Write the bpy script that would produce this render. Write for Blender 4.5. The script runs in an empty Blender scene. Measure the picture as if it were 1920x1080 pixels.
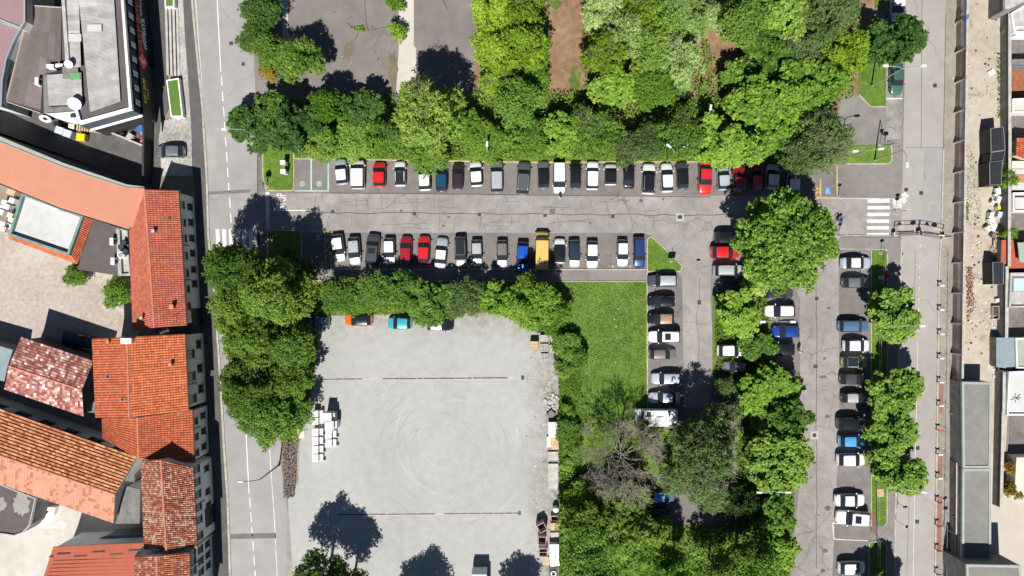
import bpy, bmesh, math, random
import numpy as np
from mathutils import Vector, Matrix
R = math.radians
C = bpy.context.scene.collection
scene = bpy.context.scene
# ---------------------------------------------------------------- camera
CAM_H = 100.0                       # survey drone hovering over the car park, looking straight down
PXM = 13.0                          # photograph pixels per metre on the ground
cam = bpy.data.cameras.new('camera')
cam.sensor_width = 36.0
cam.lens = 36.0 * CAM_H / (1920 / PXM)
cam.clip_end = 3000
camo = bpy.data.objects.new('camera', cam)
C.objects.link(camo)
camo.location = (0, 0, CAM_H)
scene.camera = camo
# ---------------------------------------------------------------- sun and sky
SUN_EL, SUN_AZ = 52.0, 188.5        # shadows fall up the picture and slightly to the right
w = bpy.data.worlds.new('World'); scene.world = w; w.use_nodes = True
nt = w.node_tree; nt.nodes.clear()
sky = nt.nodes.new('ShaderNodeTexSky'); sky.sky_type = 'NISHITA'; sky.sun_disc = False
sky.sun_elevation = R(SUN_EL); sky.sun_rotation = R(SUN_AZ)
sky.air_density = .55; sky.dust_density = .2; sky.ozone_density = 2.0; sky.altitude = 300
bg = nt.nodes.new('ShaderNodeBackground'); bg.inputs[1].default_value = 0.06
wo = nt.nodes.new('ShaderNodeOutputWorld')
nt.links.new(sky.outputs[0], bg.inputs[0]); nt.links.new(bg.outputs[0], wo.inputs[0])
sl = bpy.data.lights.new('sun', 'SUN'); sl.energy = 5.0; sl.angle = R(0.5); sl.color = (1.0, 0.955, 0.89)
so = bpy.data.objects.new('sun', sl); C.objects.link(so)
az = R(SUN_AZ)
to_sun = Vector((math.sin(az) * math.cos(R(SUN_EL)), math.cos(az) * math.cos(R(SUN_EL)), math.sin(R(SUN_EL))))
so.rotation_euler = to_sun.to_track_quat('Z', 'Y').to_euler()
so.location = to_sun * 200
vs = scene.view_settings
scene.display_settings.display_device = 'sRGB'
vs.view_transform = 'Standard'; vs.look = 'None'; vs.gamma = 1.0; vs.use_curve_mapping = False
vs.exposure = 0.50
scene.cycles.max_bounces = 6; scene.cycles.diffuse_bounces = 2; scene.cycles.transparent_max_bounces = 6
random.seed(7)
rng = np.random.default_rng(7)

# ---------------------------------------------------------------- helpers
def P(px, py, h=0.0):
    """where a point that stands h metres up must be to be seen at this spot of the photograph"""
    s = (CAM_H - h) / CAM_H / PXM
    return Vector(((px - 960) * s, (540 - py) * s, h))

def tag(o, label=None, cat=None, group=None, kind=None):
    if label: o['label'] = label
    if cat: o['category'] = cat
    if group: o['group'] = group
    if kind: o['kind'] = kind
    return o

def thing(name, label, cat, loc=(0, 0, 0), rz=0.0, group=None, scale=None):
    o = bpy.data.objects.new(name, None); C.objects.link(o)
    o.empty_display_size = 0.3
    o.location = loc; o.rotation_euler = (0, 0, rz)
    if scale: o.scale = scale
    return tag(o, label, cat, group)

def attach(o, parent, local=False):
    """parent a mesh; world-built meshes keep their place"""
    if parent is None: return o
    o.parent = parent
    if not local and parent.type == 'EMPTY':
        m = Matrix.Translation(parent.location) @ Matrix.Rotation(parent.rotation_euler.z, 4, 'Z')
        o.matrix_parent_inverse = m.inverted()
    return o

class MB:
    """collects shapes, builds ONE mesh object"""
    def __init__(s): s.v = []; s.f = []; s.m = []; s.mi = 0
    def add(s, vs, fs, mi=None):
        b = len(s.v); s.v += [tuple(v) for v in vs]
        for f in fs: s.f.append(tuple(i + b for i in f)); s.m.append(s.mi if mi is None else mi)
        return s
    def box(s, c, d, rz=0.0, mi=None, taper=1.0):
        cx, cy, cz = c; x, y, z = d[0] / 2, d[1] / 2, d[2] / 2
        co, si = math.cos(rz), math.sin(rz); vs = []
        for k, zz in ((1, -z), (taper, z)):
            for a, b in ((-x, -y), (x, -y), (x, y), (-x, y)):
                a *= k; b *= k
                vs.append((cx + a * co - b * si, cy + a * si + b * co, cz + zz))
        return s.add(vs, [(3, 2, 1, 0), (4, 5, 6, 7), (0, 1, 5, 4), (1, 2, 6, 5), (2, 3, 7, 6), (3, 0, 4, 7)], mi)
    def prism(s, pts, z0, z1, mi=None, top=True, bottom=True):
        """pts: world points; z1 None -> own z of each point is the top"""
        n = len(pts)
        pts = ccw(pts)
        vs = [(p[0], p[1], z0) for p in pts] + [(p[0], p[1], p[2] if z1 is None else z1) for p in pts]
        fs = [(i, (i + 1) % n, n + (i + 1) % n, n + i) for i in range(n)]
        if top: fs.append(tuple(range(n, 2 * n)))
        if bottom: fs.append(tuple(range(n - 1, -1, -1)))
        return s.add(vs, fs, mi)
    def tube(s, pts, r, n=6, mi=None, cap=True):
        pts = [Vector(p) for p in pts]; k = len(pts)
        rs = r if isinstance(r, (list, tuple)) else [r] * k
        vs = []; fs = []
        for i, p in enumerate(pts):
            t = (pts[min(i + 1, k - 1)] - pts[max(i - 1, 0)])
            if t.length < 1e-6: t = Vector((0, 0, 1))
            t.normalize()
            u = t.cross(Vector((0, 0, 1)) if abs(t.z) < .9 else Vector((1, 0, 0))).normalized(); v = t.cross(u)
            for j in range(n):
                a = 2 * math.pi * j / n
                vs.append(p + (u * math.cos(a) + v * math.sin(a)) * rs[i])
        for i in range(k - 1):
            for j in range(n):
                fs.append((i * n + j, (i + 1) * n + j, (i + 1) * n + (j + 1) % n, i * n + (j + 1) % n))
        if cap:
            fs.append(tuple(range(n))); fs.append(tuple(range((k - 1) * n + n - 1, (k - 1) * n - 1, -1)))
        return s.add(vs, fs, mi)
    def cyl(s, c, r, h, n=12, mi=None, r2=None):
        c = Vector(c); return s.tube([c, c + Vector((0, 0, h))], [r, r if r2 is None else r2], n, mi)
    def quad(s, a, b, c, d, mi=None): return s.add([a, b, c, d], [(0, 1, 2, 3)], mi)
    def data(s, name, mats, smooth=False):
        me = bpy.data.meshes.new(name); me.from_pydata(s.v, [], s.f)
        for m in (mats if isinstance(mats, (list, tuple)) else [mats]): me.materials.append(m)
        if any(s.m): me.polygons.foreach_set('material_index', s.m)
        if smooth: me.polygons.foreach_set('use_smooth', [True] * len(s.f))
        me.update()
        return me
    def build(s, name, mats, parent=None, local=False, smooth=False):
        o = bpy.data.objects.new(name, s.data(name, mats, smooth)); C.objects.link(o)
        return attach(o, parent, local)

def ccw(pts):
    a = sum(pts[i][0] * pts[(i + 1) % len(pts)][1] - pts[(i + 1) % len(pts)][0] * pts[i][1] for i in range(len(pts)))
    return list(pts) if a > 0 else list(pts)[::-1]

def inset(pts, d):
    """move every point of an outline inwards"""
    p = ccw([Vector(q) for q in pts]); n = len(p); out = []
    for i in range(n):
        e1 = (p[i] - p[i - 1]).to_2d().normalized(); e2 = (p[(i + 1) % n] - p[i]).to_2d().normalized()
        n1 = Vector((-e1.y, e1.x)); n2 = Vector((-e2.y, e2.x)); b = n1 + n2
        k = d / max(.3, b.length_squared / 2) if b.length > 1e-6 else d
        out.append(Vector((p[i].x + b.x * k, p[i].y + b.y * k, p[i].z)))
    return out

# ---------------------------------------------------------------- materials
class NT:
    def __init__(s, name, rough=.8, spec=.3):
        s.mat = bpy.data.materials.new(name); s.mat.use_nodes = True
        s.t = s.mat.node_tree; s.b = s.t.nodes['Principled BSDF']
        s.b.inputs['Roughness'].default_value = rough; s.b.inputs['Specular IOR Level'].default_value = spec
    def n(s, typ, **kw):
        x = s.t.nodes.new(typ)
        for k, v in kw.items(): setattr(x, k, v)
        return x
    def l(s, a, b): s.t.links.new(a, b)
    def co(s):
        if not hasattr(s, '_co'): s._co = s.n('ShaderNodeTexCoord').outputs['Object']
        return s._co
    def noise(s, scale, detail=3, rough=.55, vec=None, dist=0):
        x = s.n('ShaderNodeTexNoise'); x.inputs['Scale'].default_value = scale; x.inputs['Detail'].default_value = detail
        x.inputs['Roughness'].default_value = rough; x.inputs['Distortion'].default_value = dist
        s.l(vec or s.co(), x.inputs['Vector']); return x.outputs['Fac']
    def math(s, op, a, b=None, c=None):
        x = s.n('ShaderNodeMath', operation=op)
        for i, q in enumerate((a, b, c)):
            if q is None: continue
            if isinstance(q, (int, float)): x.inputs[i].default_value = q
            else: s.l(q, x.inputs[i])
        return x.outputs[0]
    def ramp(s, fac, stops, const=False):
        x = s.n('ShaderNodeValToRGB'); e = x.color_ramp.elements
        if const: x.color_ramp.interpolation = 'CONSTANT'
        while len(e) < len(stops): e.new(.5)
        for i, (p, c) in enumerate(stops): e[i].position = p; e[i].color = (*c, 1)
        s.l(fac, x.inputs[0]); return x.outputs[0]
    def mix(s, fac, a, b, mode='MIX'):
        x = s.n('ShaderNodeMix', data_type='RGBA', blend_type=mode)
        for i, q in ((0, fac), (6, a), (7, b)):
            if isinstance(q, (int, float)): x.inputs[i].default_value = q
            elif isinstance(q, tuple): x.inputs[i].default_value = (*q, 1)
            else: s.l(q, x.inputs[i])
        return x.outputs[2]
    def bump(s, h, strength=.2, dist=.05):
        x = s.n('ShaderNodeBump'); x.inputs['Strength'].default_value = strength; x.inputs['Distance'].default_value = dist
        s.l(h, x.inputs['Height']); s.l(x.outputs[0], s.b.inputs['Normal'])
    def col(s, c):
        if isinstance(c, tuple): s.b.inputs['Base Color'].default_value = (*c, 1)
        else: s.l(c, s.b.inputs['Base Color'])
        return s.mat

def ground(name, dark, light, big=.05, mid=.5, fine=6.0, crack=None, rough=.92, blot=None, bump=.25, lo=.36, hi=.64):
    """weathered surface: broad blotches, patches, grain, optional cracks (scale, width, colour) and stains"""
    m = NT(name, rough, .15)
    f = m.math('ADD', m.math('MULTIPLY', m.noise(big, 4), .36), m.math('MULTIPLY', m.noise(mid, 5, .6), .34))
    f = m.math('ADD', f, m.math('MULTIPLY', m.noise(fine, 3, .7), .30))
    c = m.ramp(f, [(lo, dark), (hi, light)])
    if blot:
        for (sc, thr, colr, amt) in blot:
            c = m.mix(m.math('MULTIPLY', m.ramp(m.noise(sc, 5, .65, dist=.6), [(thr, (0, 0, 0)), (min(1, thr + .1), (1, 1, 1))]), amt), c, colr)
    if crack:
        sc, wd, cc = crack
        nz = m.n('ShaderNodeTexNoise'); nz.inputs['Scale'].default_value = .6; nz.inputs['Detail'].default_value = 4; m.l(m.co(), nz.inputs['Vector'])
        add = m.n('ShaderNodeVectorMath', operation='MULTIPLY_ADD'); m.l(nz.outputs['Color'], add.inputs[0]); add.inputs[1].default_value = (2.2, 2.2, 0); m.l(m.co(), add.inputs[2])
        vo = m.n('ShaderNodeTexVoronoi', feature='DISTANCE_TO_EDGE'); vo.inputs['Scale'].default_value = sc; m.l(add.outputs[0], vo.inputs['Vector'])
        k = m.ramp(vo.outputs[0], [(0, (1, 1, 1)), (wd, (0, 0, 0))])
        k = m.math('MULTIPLY', k, m.ramp(m.noise(.12, 2), [(.4, (0, 0, 0)), (.6, (1, 1, 1))]))
        c = m.mix(m.math('MULTIPLY', k, .6), c, cc)
    if bump: m.bump(m.noise(fine * 1.6, 3, .7), bump, .04)
    return m.col(c)

def plain(name, c, rough=.6, var=.12, scale=2.0, metal=0, spec=.3, coat=0):
    m = NT(name, rough, spec); m.b.inputs['Metallic'].default_value = metal
    if coat: m.b.inputs['Coat Weight'].default_value = coat; m.b.inputs['Coat Roughness'].default_value = .08
    if var:
        d = tuple(x * (1 - var) for x in c); l = tuple(min(1, x * (1 + var)) for x in c)
        return m.col(m.ramp(m.noise(scale, 4, .6), [(.3, d), (.7, l)]))
    return m.col(c)

def islands(name, stops, rough=.85, noise=.25, nscale=3.0, const=False, bump=0):
    """each separate tile or leaf of a mesh takes its own colour out of the ramp"""
    m = NT(name, rough, .2)
    g = m.n('ShaderNodeNewGeometry')
    c = m.ramp(g.outputs['Random Per Island'], stops, const)
    c = m.mix(noise, c, m.ramp(m.noise(nscale, 4, .65), [(.3, (.12, .12, .12)), (.7, (1, 1, 1))]), 'MULTIPLY')
    return m.col(c)

def leafmat(name, stops, trans=.22, rough=.7):
    trans = min(trans, .24); m = NT(name, rough, .1)
    g = m.n('ShaderNodeNewGeometry')
    oi = m.n('ShaderNodeObjectInfo')
    f = m.math('ADD', m.math('MULTIPLY', g.outputs['Random Per Island'], .55), m.math('MULTIPLY', m.noise(.55, 3, .6), .75))
    f = m.math('ADD', f, m.math('MULTIPLY', oi.outputs['Random'], .45))
    f = m.math('SUBTRACT', f, .38)
    c = m.ramp(f, stops); m.col(c)
    tr = m.n('ShaderNodeBsdfTranslucent'); m.l(m.mix(.3, c, (.35, .5, .02), 'MIX'), tr.inputs[0])
    mx = m.n('ShaderNodeMixShader'); mx.inputs[0].default_value = trans
    out = [n for n in m.t.nodes if n.type == 'OUTPUT_MATERIAL'][0]
    m.l(m.b.outputs[0], mx.inputs[1]); m.l(tr.outputs[0], mx.inputs[2]); m.l(mx.outputs[0], out.inputs[0])
    return m.mat

W = {}
W['earth'] = ground('earth', (.16, .14, .11), (.27, .24, .19), bump=.4)
W['aisle'] = ground('aisle_asphalt', (.185, .170, .162), (.345, .320, .304), .11, .75, 5, (.20, .014, (.05, .046, .043)), blot=[(.35, .60, (.17, .155, .145), .5), (1.3, .66, (.12, .11, .10), .5)])
W['stall'] = ground('stall_asphalt', (.125, .115, .110), (.225, .206, .197), .1, .7, 8, (.12, .010, (.05, .045, .04)), blot=[(.8, .64, (.09, .08, .075), .5)])
W['street'] = ground('street_asphalt', (.235, .228, .222), (.345, .335, .326), .07, .4, 9, (.07, .005, (.12, .11, .1)), blot=[(.25, .62, (.22, .21, .2), .5)])
W['street2'] = ground('pale_street_asphalt', (.265, .248, .232), (.365, .343, .324), .06, .4, 9, (.06, .006, (.14, .13, .12)), blot=[(.25, .63, (.25, .235, .22), .5)])
W['dark_asphalt'] = ground('dark_asphalt', (.075, .073, .072), (.125, .12, .115), .1, .6, 6, blot=[(.5, .56, (.15, .14, .125), .6)])
W['walk'] = ground('pavement_asphalt', (.15, .138, .13), (.25, .232, .22), .1, .7, 8, (.2, .008, (.07, .06, .05)), blot=[(1.1, .62, (.3, .28, .26), .4)])
W['old'] = ground('abandoned_asphalt', (.14, .124, .118), (.235, .21, .198), .12, .5, 6, (.10, .008, (.05, .05, .03)), blot=[(.18, .56, (.21, .195, .175), .6), (.9, .66, (.10, .09, .08), .6)])
W['yard_edge'] = ground('gritty_concrete', (.2, .19, .165), (.36, .345, .305), .15, .9, 9, blot=[(.7, .58, (.18, .18, .10), .5), (1.4, .63, (.45, .43, .39), .6)])
W['dirt'] = ground('pale_dirt', (.29, .255, .205), (.50, .44, .36), .13, .9, 5, blot=[(.4, .56, (.25, .215, .165), .7), (.9, .66, (.60, .55, .47), .6), (1.2, .66, (.24, .22, .12), .5)])
W['litter'] = ground('leaf_litter', (.13, .075, .045), (.33, .22, .13), .15, 1.2, 9, blot=[(1.0, .62, (.36, .27, .17), .6)], bump=.8)
W['grass'] = ground('grass', (.050, .100, .016), (.152, .252, .042), .12, 1.1, 6, blot=[(.35, .56, (.19, .23, .06), .6), (3.5, .62, (.30, .32, .16), .55), (.7, .62, (.035, .08, .014), .7), (2.0, .66, (.03, .07, .012), .6)], bump=.9)
W['rough_grass'] = ground('rough_grass', (.04, .085, .012), (.15, .20, .035), .2, 1.2, 8, blot=[(.6, .57, (.22, .19, .09), .7)], bump=.9)
W['pebble'] = ground('pebble_paving', (.16, .155, .145), (.55, .53, .49), .2, 2.2, 7, blot=[(1.4, .62, (.1, .1, .1), .7), (.5, .68, (.5, .36, .22), .6)])
W['turf'] = ground('bright_turf', (.075, .15, .025), (.115, .205, .04), .2, 2, 12)
W['light_court'] = ground('light_concrete', (.40, .375, .34), (.56, .53, .48), .15, .7, 6, blot=[(.5, .6, (.34, .32, .29), .5), (.25, .66, (.72, .71, .68), .7)])
W['kerb'] = plain('kerb_stone', (.38, .355, .30), .85, .25, 1.2)
W['kerb_y'] = plain('yellowed_kerb', (.42, .36, .22), .85, .3, 1.0)
W['white_paint'] = ground('white_road_paint', (.58, .57, .54), (.80, .79, .76), .3, 2.5, 10, blot=[(2.2, .60, (.42, .40, .38), .7)], bump=0)
W['worn_paint'] = ground('worn_road_paint', (.42, .40, .37), (.72, .70, .66), .3, 2.5, 9, blot=[(2.0, .54, (.30, .28, .26), .8)], bump=0)
W['green_paint'] = ground('mint_road_paint', (.24, .42, .33), (.36, .60, .46), .3, 2.5, 9, blot=[(2.0, .6, (.25, .27, .24), .8)], bump=0)
W['yellow_paint'] = ground('yellow_road_paint', (.42, .30, .10), (.60, .45, .17), .3, 2.5, 9, blot=[(2.0, .6, (.28, .22, .12), .8)], bump=0)
W['blue_paint'] = ground('blue_road_paint', (.05, .19, .42), (.09, .28, .55), .3, 2.5, 9, blot=[(2.0, .66, (.2, .25, .32), .6)], bump=0)
W['seam'] = ground('tar_seam', (.06, .055, .05), (.12, .11, .10), .3, 2, 8)
W['iron'] = plain('cast_iron', (.07, .065, .06), .6, .3, 6, .4)
W['bare_conc'] = plain('bare_concrete', (.40, .385, .36), .9, .22, 1.2)
W['dark_conc'] = plain('dark_concrete', (.17, .165, .16), .9, .3, 1.0)
W['steel'] = plain('galvanised_steel', (.42, .43, .44), .45, .12, 3, .5)
W['dark_steel'] = plain('dark_steel', (.06, .062, .068), .5, .2, 3, .3)
W['white'] = plain('white_paint', (.78, .78, .76), .5, .06, 1.5)
W['plaster'] = plain('grey_white_plaster', (.60, .62, .60), .85, .12, .6)
W['cream'] = plain('cream_plaster', (.62, .55, .46), .85, .12, .6)
W['black'] = plain('black_plastic', (.015, .015, .017), .5, .2, 3)
W['black_wall'] = plain('black_wall', (.035, .034, .034), .7, .2, 1.2)
W['wood'] = plain('bare_wood', (.48, .34, .21), .8, .3, 3)
W['grey_wood'] = plain('grey_wood', (.40, .385, .36), .85, .3, 4)
W['bark'] = plain('bark', (.16, .135, .11), .95, .35, 4)
W['twig'] = plain('dead_twigs', (.25, .215, .185), .95, .3, 3)
W['red'] = plain('red_paint', (.55, .04, .03), .4, .1, 2)
W['plastic_y'] = plain('yellow_plastic', (.68, .55, .02), .4, .1, 2)
W['plastic_b'] = plain('pale_blue_plastic', (.46, .54, .62), .4, .08, 2)
W['green'] = plain('green_paint', (.12, .32, .12), .6, .15, 1.5)
W['teal'] = plain('teal_flashing', (.16, .27, .24), .5, .2, 1.5)
g_ = NT('window_glass', .08, .6); W['glass'] = g_.col((.02, .026, .032))
g_ = NT('painted_sky_glass', .15, .6); W['sky_glass'] = g_.col((.42, .56, .75)); g_.b.inputs['Roughness'].default_value = .5  # sky reflection painted into the pane colour as a rough pale blue
# ================================================================= THE GROUND
def sheet(name, px, z, mat, parent=None, kind='structure', world=False):
    m = MB(); pts = ccw([Vector(p) for p in px] if world else [P(*p) for p in px])
    m.add([(p.x, p.y, z) for p in pts], [tuple(range(len(pts)))])
    o = m.build(name, mat, parent)
    if parent is None: tag(o, kind=kind)
    return o
def slab(name, px, z, mat, kind='structure'):
    m = MB(); m.prism([P(*p) for p in px], -.02, z, bottom=False); return tag(m.build(name, mat), kind=kind)
def strip(mb, a, b, wd, z, h=None):
    """flat (or raised) strip from a to b"""
    a = Vector((a[0], a[1])); b = Vector((b[0], b[1])); d = (b - a).normalized(); n = Vector((-d.y, d.x)) * wd / 2
    p = [a + n, a - n, b - n, b + n]
    if h: mb.prism([(q.x, q.y, 0) for q in p], z, z + h, bottom=False)
    else: mb.add([(q.x, q.y, z) for q in ccw([(q.x, q.y) for q in p] and [Vector((q.x, q.y, 0)) for q in p])], [(0, 1, 2, 3)])
def marking(name, parent, segs, wd, z, mat):
    """each painted line is a part of its road"""
    out = []
    for a, b in segs:
        m = MB(); strip(m, P(*a), P(*b), wd, z); out.append(m.build(name, mat, parent))
    return out
def kerb(px, mat='kerb', wd=.16, h=.12, closed=False):
    m = MB(); pts = [P(*p) for p in px]
    if closed: pts.append(pts[0])
    L = sum((b - a).length for a, b in zip(pts, pts[1:]))
    for a, b in zip(pts, pts[1:]):
        n = max(1, int((b - a).length / 1.0)) if L < 120 else max(1, int((b - a).length / 2))
        for i in range(n):                                # stone after stone, a joint between
            p = a.lerp(b, i / n); q = a.lerp(b, (i + 1) / n); g = (b - a).normalized() * .012
            strip(m, p + g, q - g, wd + random.uniform(-.01, .01), -.01, h + .01 + random.uniform(-.008, .008))
    return tag(m.build('kerb', W[mat]), kind='structure')

sheet('ground', [(-900, -900, 0), (900, -900, 0), (900, 900, 0), (-900, 900, 0)], -.03, W['earth'], world=True)

# --- left street
LK = [(250, -1500), (350, -140), (358, -30), (366, 60), (380, 200), (388, 330), (391, 440), (403, 560), (413, 700), (420, 830), (427, 930), (433, 1110), (440, 1250), (520, 2600)]
RK = [(366, -1500), (466, -140), (470, -30), (476, 100), (482, 250), (484, 360), (487, 500), (505, 640), (520, 760), (528, 830), (538, 950), (549, 1110), (560, 1250), (640, 2600)]
street = sheet('street', LK + RK[::-1], 0.0, W['street'])
marking('lane_line', street, [((365.5, -120), (367, 0)), ((367, 0), (371, 60)), ((371, 60), (384, 230))], .12, .004, W['worn_paint'])
def along(pts, x0, d, g):
    pass
cl = [(404, -90), (408, 15), (414, 135)]
marking('lane_line', street, [(cl[0], cl[1]), (cl[1], cl[2])], .13, .004, W['white_paint'])
marking('lane_dash', street, [((415 + i * 1.9, 143 + i * 28.5), (416.4 + i * 1.9, 161 + i * 28.5)) for i in range(11)], .13, .004, W['white_paint'])
marking('lane_line', street, [((461, 808), (467, 925))], .13, .004, W['white_paint'])
marking('lane_dash', street, [((468.3 + i * 1.9, 934 + i * 27), (469.6 + i * 1.9, 952 + i * 27)) for i in range(7)], .13, .004, W['white_paint'])
marking('lane_line', street, [((413, 745), (418, 800)), ((418, 800), (422, 905))], .22, .004, W['worn_paint'])
marking('lane_line', street, [((504, 825), (508, 880)), ((508, 880), (514, 965)), ((514, 965), (520, 1085))], .13, .004, W['worn_paint'])
marking('asphalt_patch', street, [((432, 1006), (517, 1004))], .75, .004, W['stall'])
marking('asphalt_patch', street, [((391, 362), (470, 358))], .45, .004, W['stall'])
marking('asphalt_patch', street, [((412, 235), (414, 330))], 1.3, .004, W['street2'])
marking('zebra_stripe', street, [((407.5 + i * 12.4, 430), (409.5 + i * 12.2, 468)) for i in range(6)], .52, .004, W['white_paint'])
marking('manhole_cover', street, [((430, 81), (437, 81)), ((453, 120), (459, 120))], .5, .008, W['iron'])
# left verge: dark pavement, pebble strip, tiled terrace
pave = slab('pavement', [(342, -140), (350, -140), (358, -30), (366, 60), (380, 200), (388, 330), (391, 440), (403, 560), (413, 700), (420, 830), (427, 930), (433, 1110), (440, 1250),
      (408, 1250), (402, 1000), (394, 860), (376, 610), (366, 360), (360, 262), (357, 200), (347, 60), (342, -30)], .10, W['dark_asphalt'])
kerb([(350, -140), (358, -30), (366, 60), (380, 200), (388, 330), (391, 440), (403, 560), (413, 700), (420, 830), (427, 930), (433, 1110)], wd=.3)
sheet('alley', [(-300, 150), (80, 205), (150, 232), (205, 236), (300, 228), (300, 357), (240, 345), (-5, 250), (-300, 140)], .0, W['dark_asphalt'])
peb = slab('pebble_paving', [(329, -140), (342, -140), (342, -30), (347, 60), (357, 200), (360, 262), (361.5, 330), (305, 330), (298, 262), (303, 228), (336, 218), (340, 200), (338, 100), (331, -30)], .11, W['pebble'])
terr = slab('terrace', [(262, -140), (322, -140), (322, 0), (318, 15), (315, 150), (318, 200), (304, 229), (270, 229), (268, 0)], .16, W['dark_asphalt'])  # dark tone is partly paving, partly the shop's shade painted in
# --- car park
lot = sheet('car_park', [(482, 290), (1590, 300), (1700, 300), (1696, 400), (1690, 475), (1690, 1250), (1200, 1250), (1205, 520), (1205, 510), (484, 510)], .0, W['stall'])
aisle = sheet('car_park_lane', [(478, 362), (1530, 368), (1690, 374), (1690, 441), (1573, 441), (1572, 470), (1574, 800), (1560, 1090), (1560, 1250), (1478, 1250), (1482, 1080), (1500, 900), (1500, 560), (1450, 440), (1336, 441),
      (1332, 560), (1340, 700), (1330, 765), (1283, 765), (1279, 520), (1222, 442), (1210, 437), (480, 436)], .004, W['aisle'])
# lane cracks and tar seams
seg = []
y = 361.5
pts = [(x, 398 + (x - 600) * .0075 + random.uniform(-1.6, 1.6)) for x in range(600, 1400, 17)]
marking('tar_seam', aisle, list(zip(pts, pts[1:])), .11, .008, W['seam'])
pts = [(x, 361.5 + (x - 620) * .011 + random.uniform(-.5, .5)) for x in range(620, 1350, 23)]
marking('tar_seam', aisle, list(zip(pts, pts[1:])), .13, .008, W['seam'])
for x0 in (592, 660, 725, 777, 822, 850, 900, 962, 1045, 1110, 1150, 1190, 1228, 1297):
    for y0, y1 in ((364, 398), (402, 437)):
        if random.random() < .3: continue
        xs = x0 + random.uniform(-12, 12); pts = []
        yy = y0 + random.uniform(0, 6)
        while yy < y1 - random.uniform(0, 8):
            pts.append((xs, yy)); xs += random.uniform(-1.8, 1.8); yy += random.uniform(4, 8)
        if len(pts) > 1: marking('tar_seam', aisle, list(zip(pts, pts[1:])), .05, .008, W['seam'])
pts = [(1531 + random.uniform(-1.2, 1.2), y) for y in range(490, 1085, 24)]
marking('tar_seam', aisle, list(zip(pts, pts[1:])), .09, .008, W['seam'])
pts = [(1309 + random.uniform(-3, 3), y) for y in range(520, 700, 22)]
marking('tar_seam', aisle, list(zip(pts, pts[1:])), .06, .008, W['seam'])
def grate(px, py, w, h, parent, z=.012, frame=0):
    if frame:
        m = MB(); m.box((*P(px, py).to_2d(), z - .003), (frame, frame, .004)); m.build('grate_surround', W['bare_conc'], parent)
    m = MB(); p = P(px, py)
    m.box((p.x, p.y, z), (w, h, .01))
    for k in range(4): m.box((p.x - w / 2 + w * (k + .5) / 4, p.y, z + .012), (w / 9, h * .9, .012), mi=1)
    m.build('drain_grate', [W['iron'], W['dark_steel']], parent)
for px, py in ((624, 397), (777, 401), (899, 402), (1022, 404), (1149, 406)): grate(px, py, .5, .45, aisle)
grate(1275, 407, .6, .55, aisle, .016, 1.1); grate(1531, 560, .5, .5, aisle); grate(1529, 687, .6, .5, aisle); grate(1527, 816, .55, .55, aisle, .016, 1.15)
grate(1311, 567, .5, .6, aisle)
m = MB(); p = P(1036, 396); m.box((p.x, p.y, .014), (.75, .7, .01)); m.build('manhole_cover', plain('rusty_iron', (.17, .11, .09), .8, .3, 3), aisle)
# stop line, STOP, EV bays, disabled bays
marking('stop_line', aisle, [((501.5, 360), (501.5, 380)), ((501.5, 380), (502, 398)), ((502, 398), (502, 430))], .55, .009, W['worn_paint'])
marking('lane_line', aisle, [((520, 394.5), (588, 394.5))], .13, .009, W['white_paint'])
def text(name, body, size, M4, mat, parent=None, ext=0.0, sx=1.0, align='CENTER'):
    cu = bpy.data.curves.new(name, 'FONT'); cu.body = body; cu.size = size; cu.align_x = align; cu.align_y = 'CENTER'; cu.extrude = ext
    cu.materials.append(mat); o = bpy.data.objects.new(name, cu); C.objects.link(o)
    me = o.to_mesh().copy(); me.name = name
    bpy.data.objects.remove(o)
    sc = Matrix.Diagonal((sx, 1, 1, 1)); me.transform(M4 @ sc)
    o = bpy.data.objects.new(name, me); C.objects.link(o)
    if not me.materials: me.materials.append(mat)
    return attach(o, parent)
def flat_rot(px, py, z, deg): p = P(px, py); return Matrix.Translation((p.x, p.y, z)) @ Matrix.Rotation(R(deg), 4, 'Z')
text('stop_lettering', 'STOP', 2.0, flat_rot(528.5, 377, .009, 90), W['white_paint'], aisle, sx=.47)
marking('bay_line', lot, [((583.5, 299), (583.5, 359)), ((615.5, 299), (615.5, 356))], .22, .006, W['green_paint'])
marking('bay_line', lot, [((552, 357.8), (617, 358))], .17, .0105, W['green_paint'])
def ring(name, px, py, r0, r1, z, mat, parent, n=28):
    p = P(px, py); m = MB(); vs = []; fs = []
    for i in range(n):
        a = 2 * math.pi * i / n
        vs += [(p.x + math.cos(a) * r0, p.y + math.sin(a) * r0, z), (p.x + math.cos(a) * r1, p.y + math.sin(a) * r1, z)]
    fs = [(2 * i, 2 * i + 1, (2 * i + 3) % (2 * n), (2 * i + 2) % (2 * n)) for i in range(n)]
    return m.add(vs, fs).build(name, mat, parent)
for px in (566.5, 598.5):                            # charging emblem: ring with a plug and cable
    ring('charging_emblem', px, 344.5, .26, .36, .006, W['green_paint'], lot)
    ring('charging_emblem', px, 344.2, .06, .13, .006, W['green_paint'], lot, 14)
    marking('charging_emblem', lot, [((px - 2, 349.5), (px + 3, 348)), ((px - 1.5, 346.5), (px + 1.5, 340.5))], .09, .0075, W['green_paint'])
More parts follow.
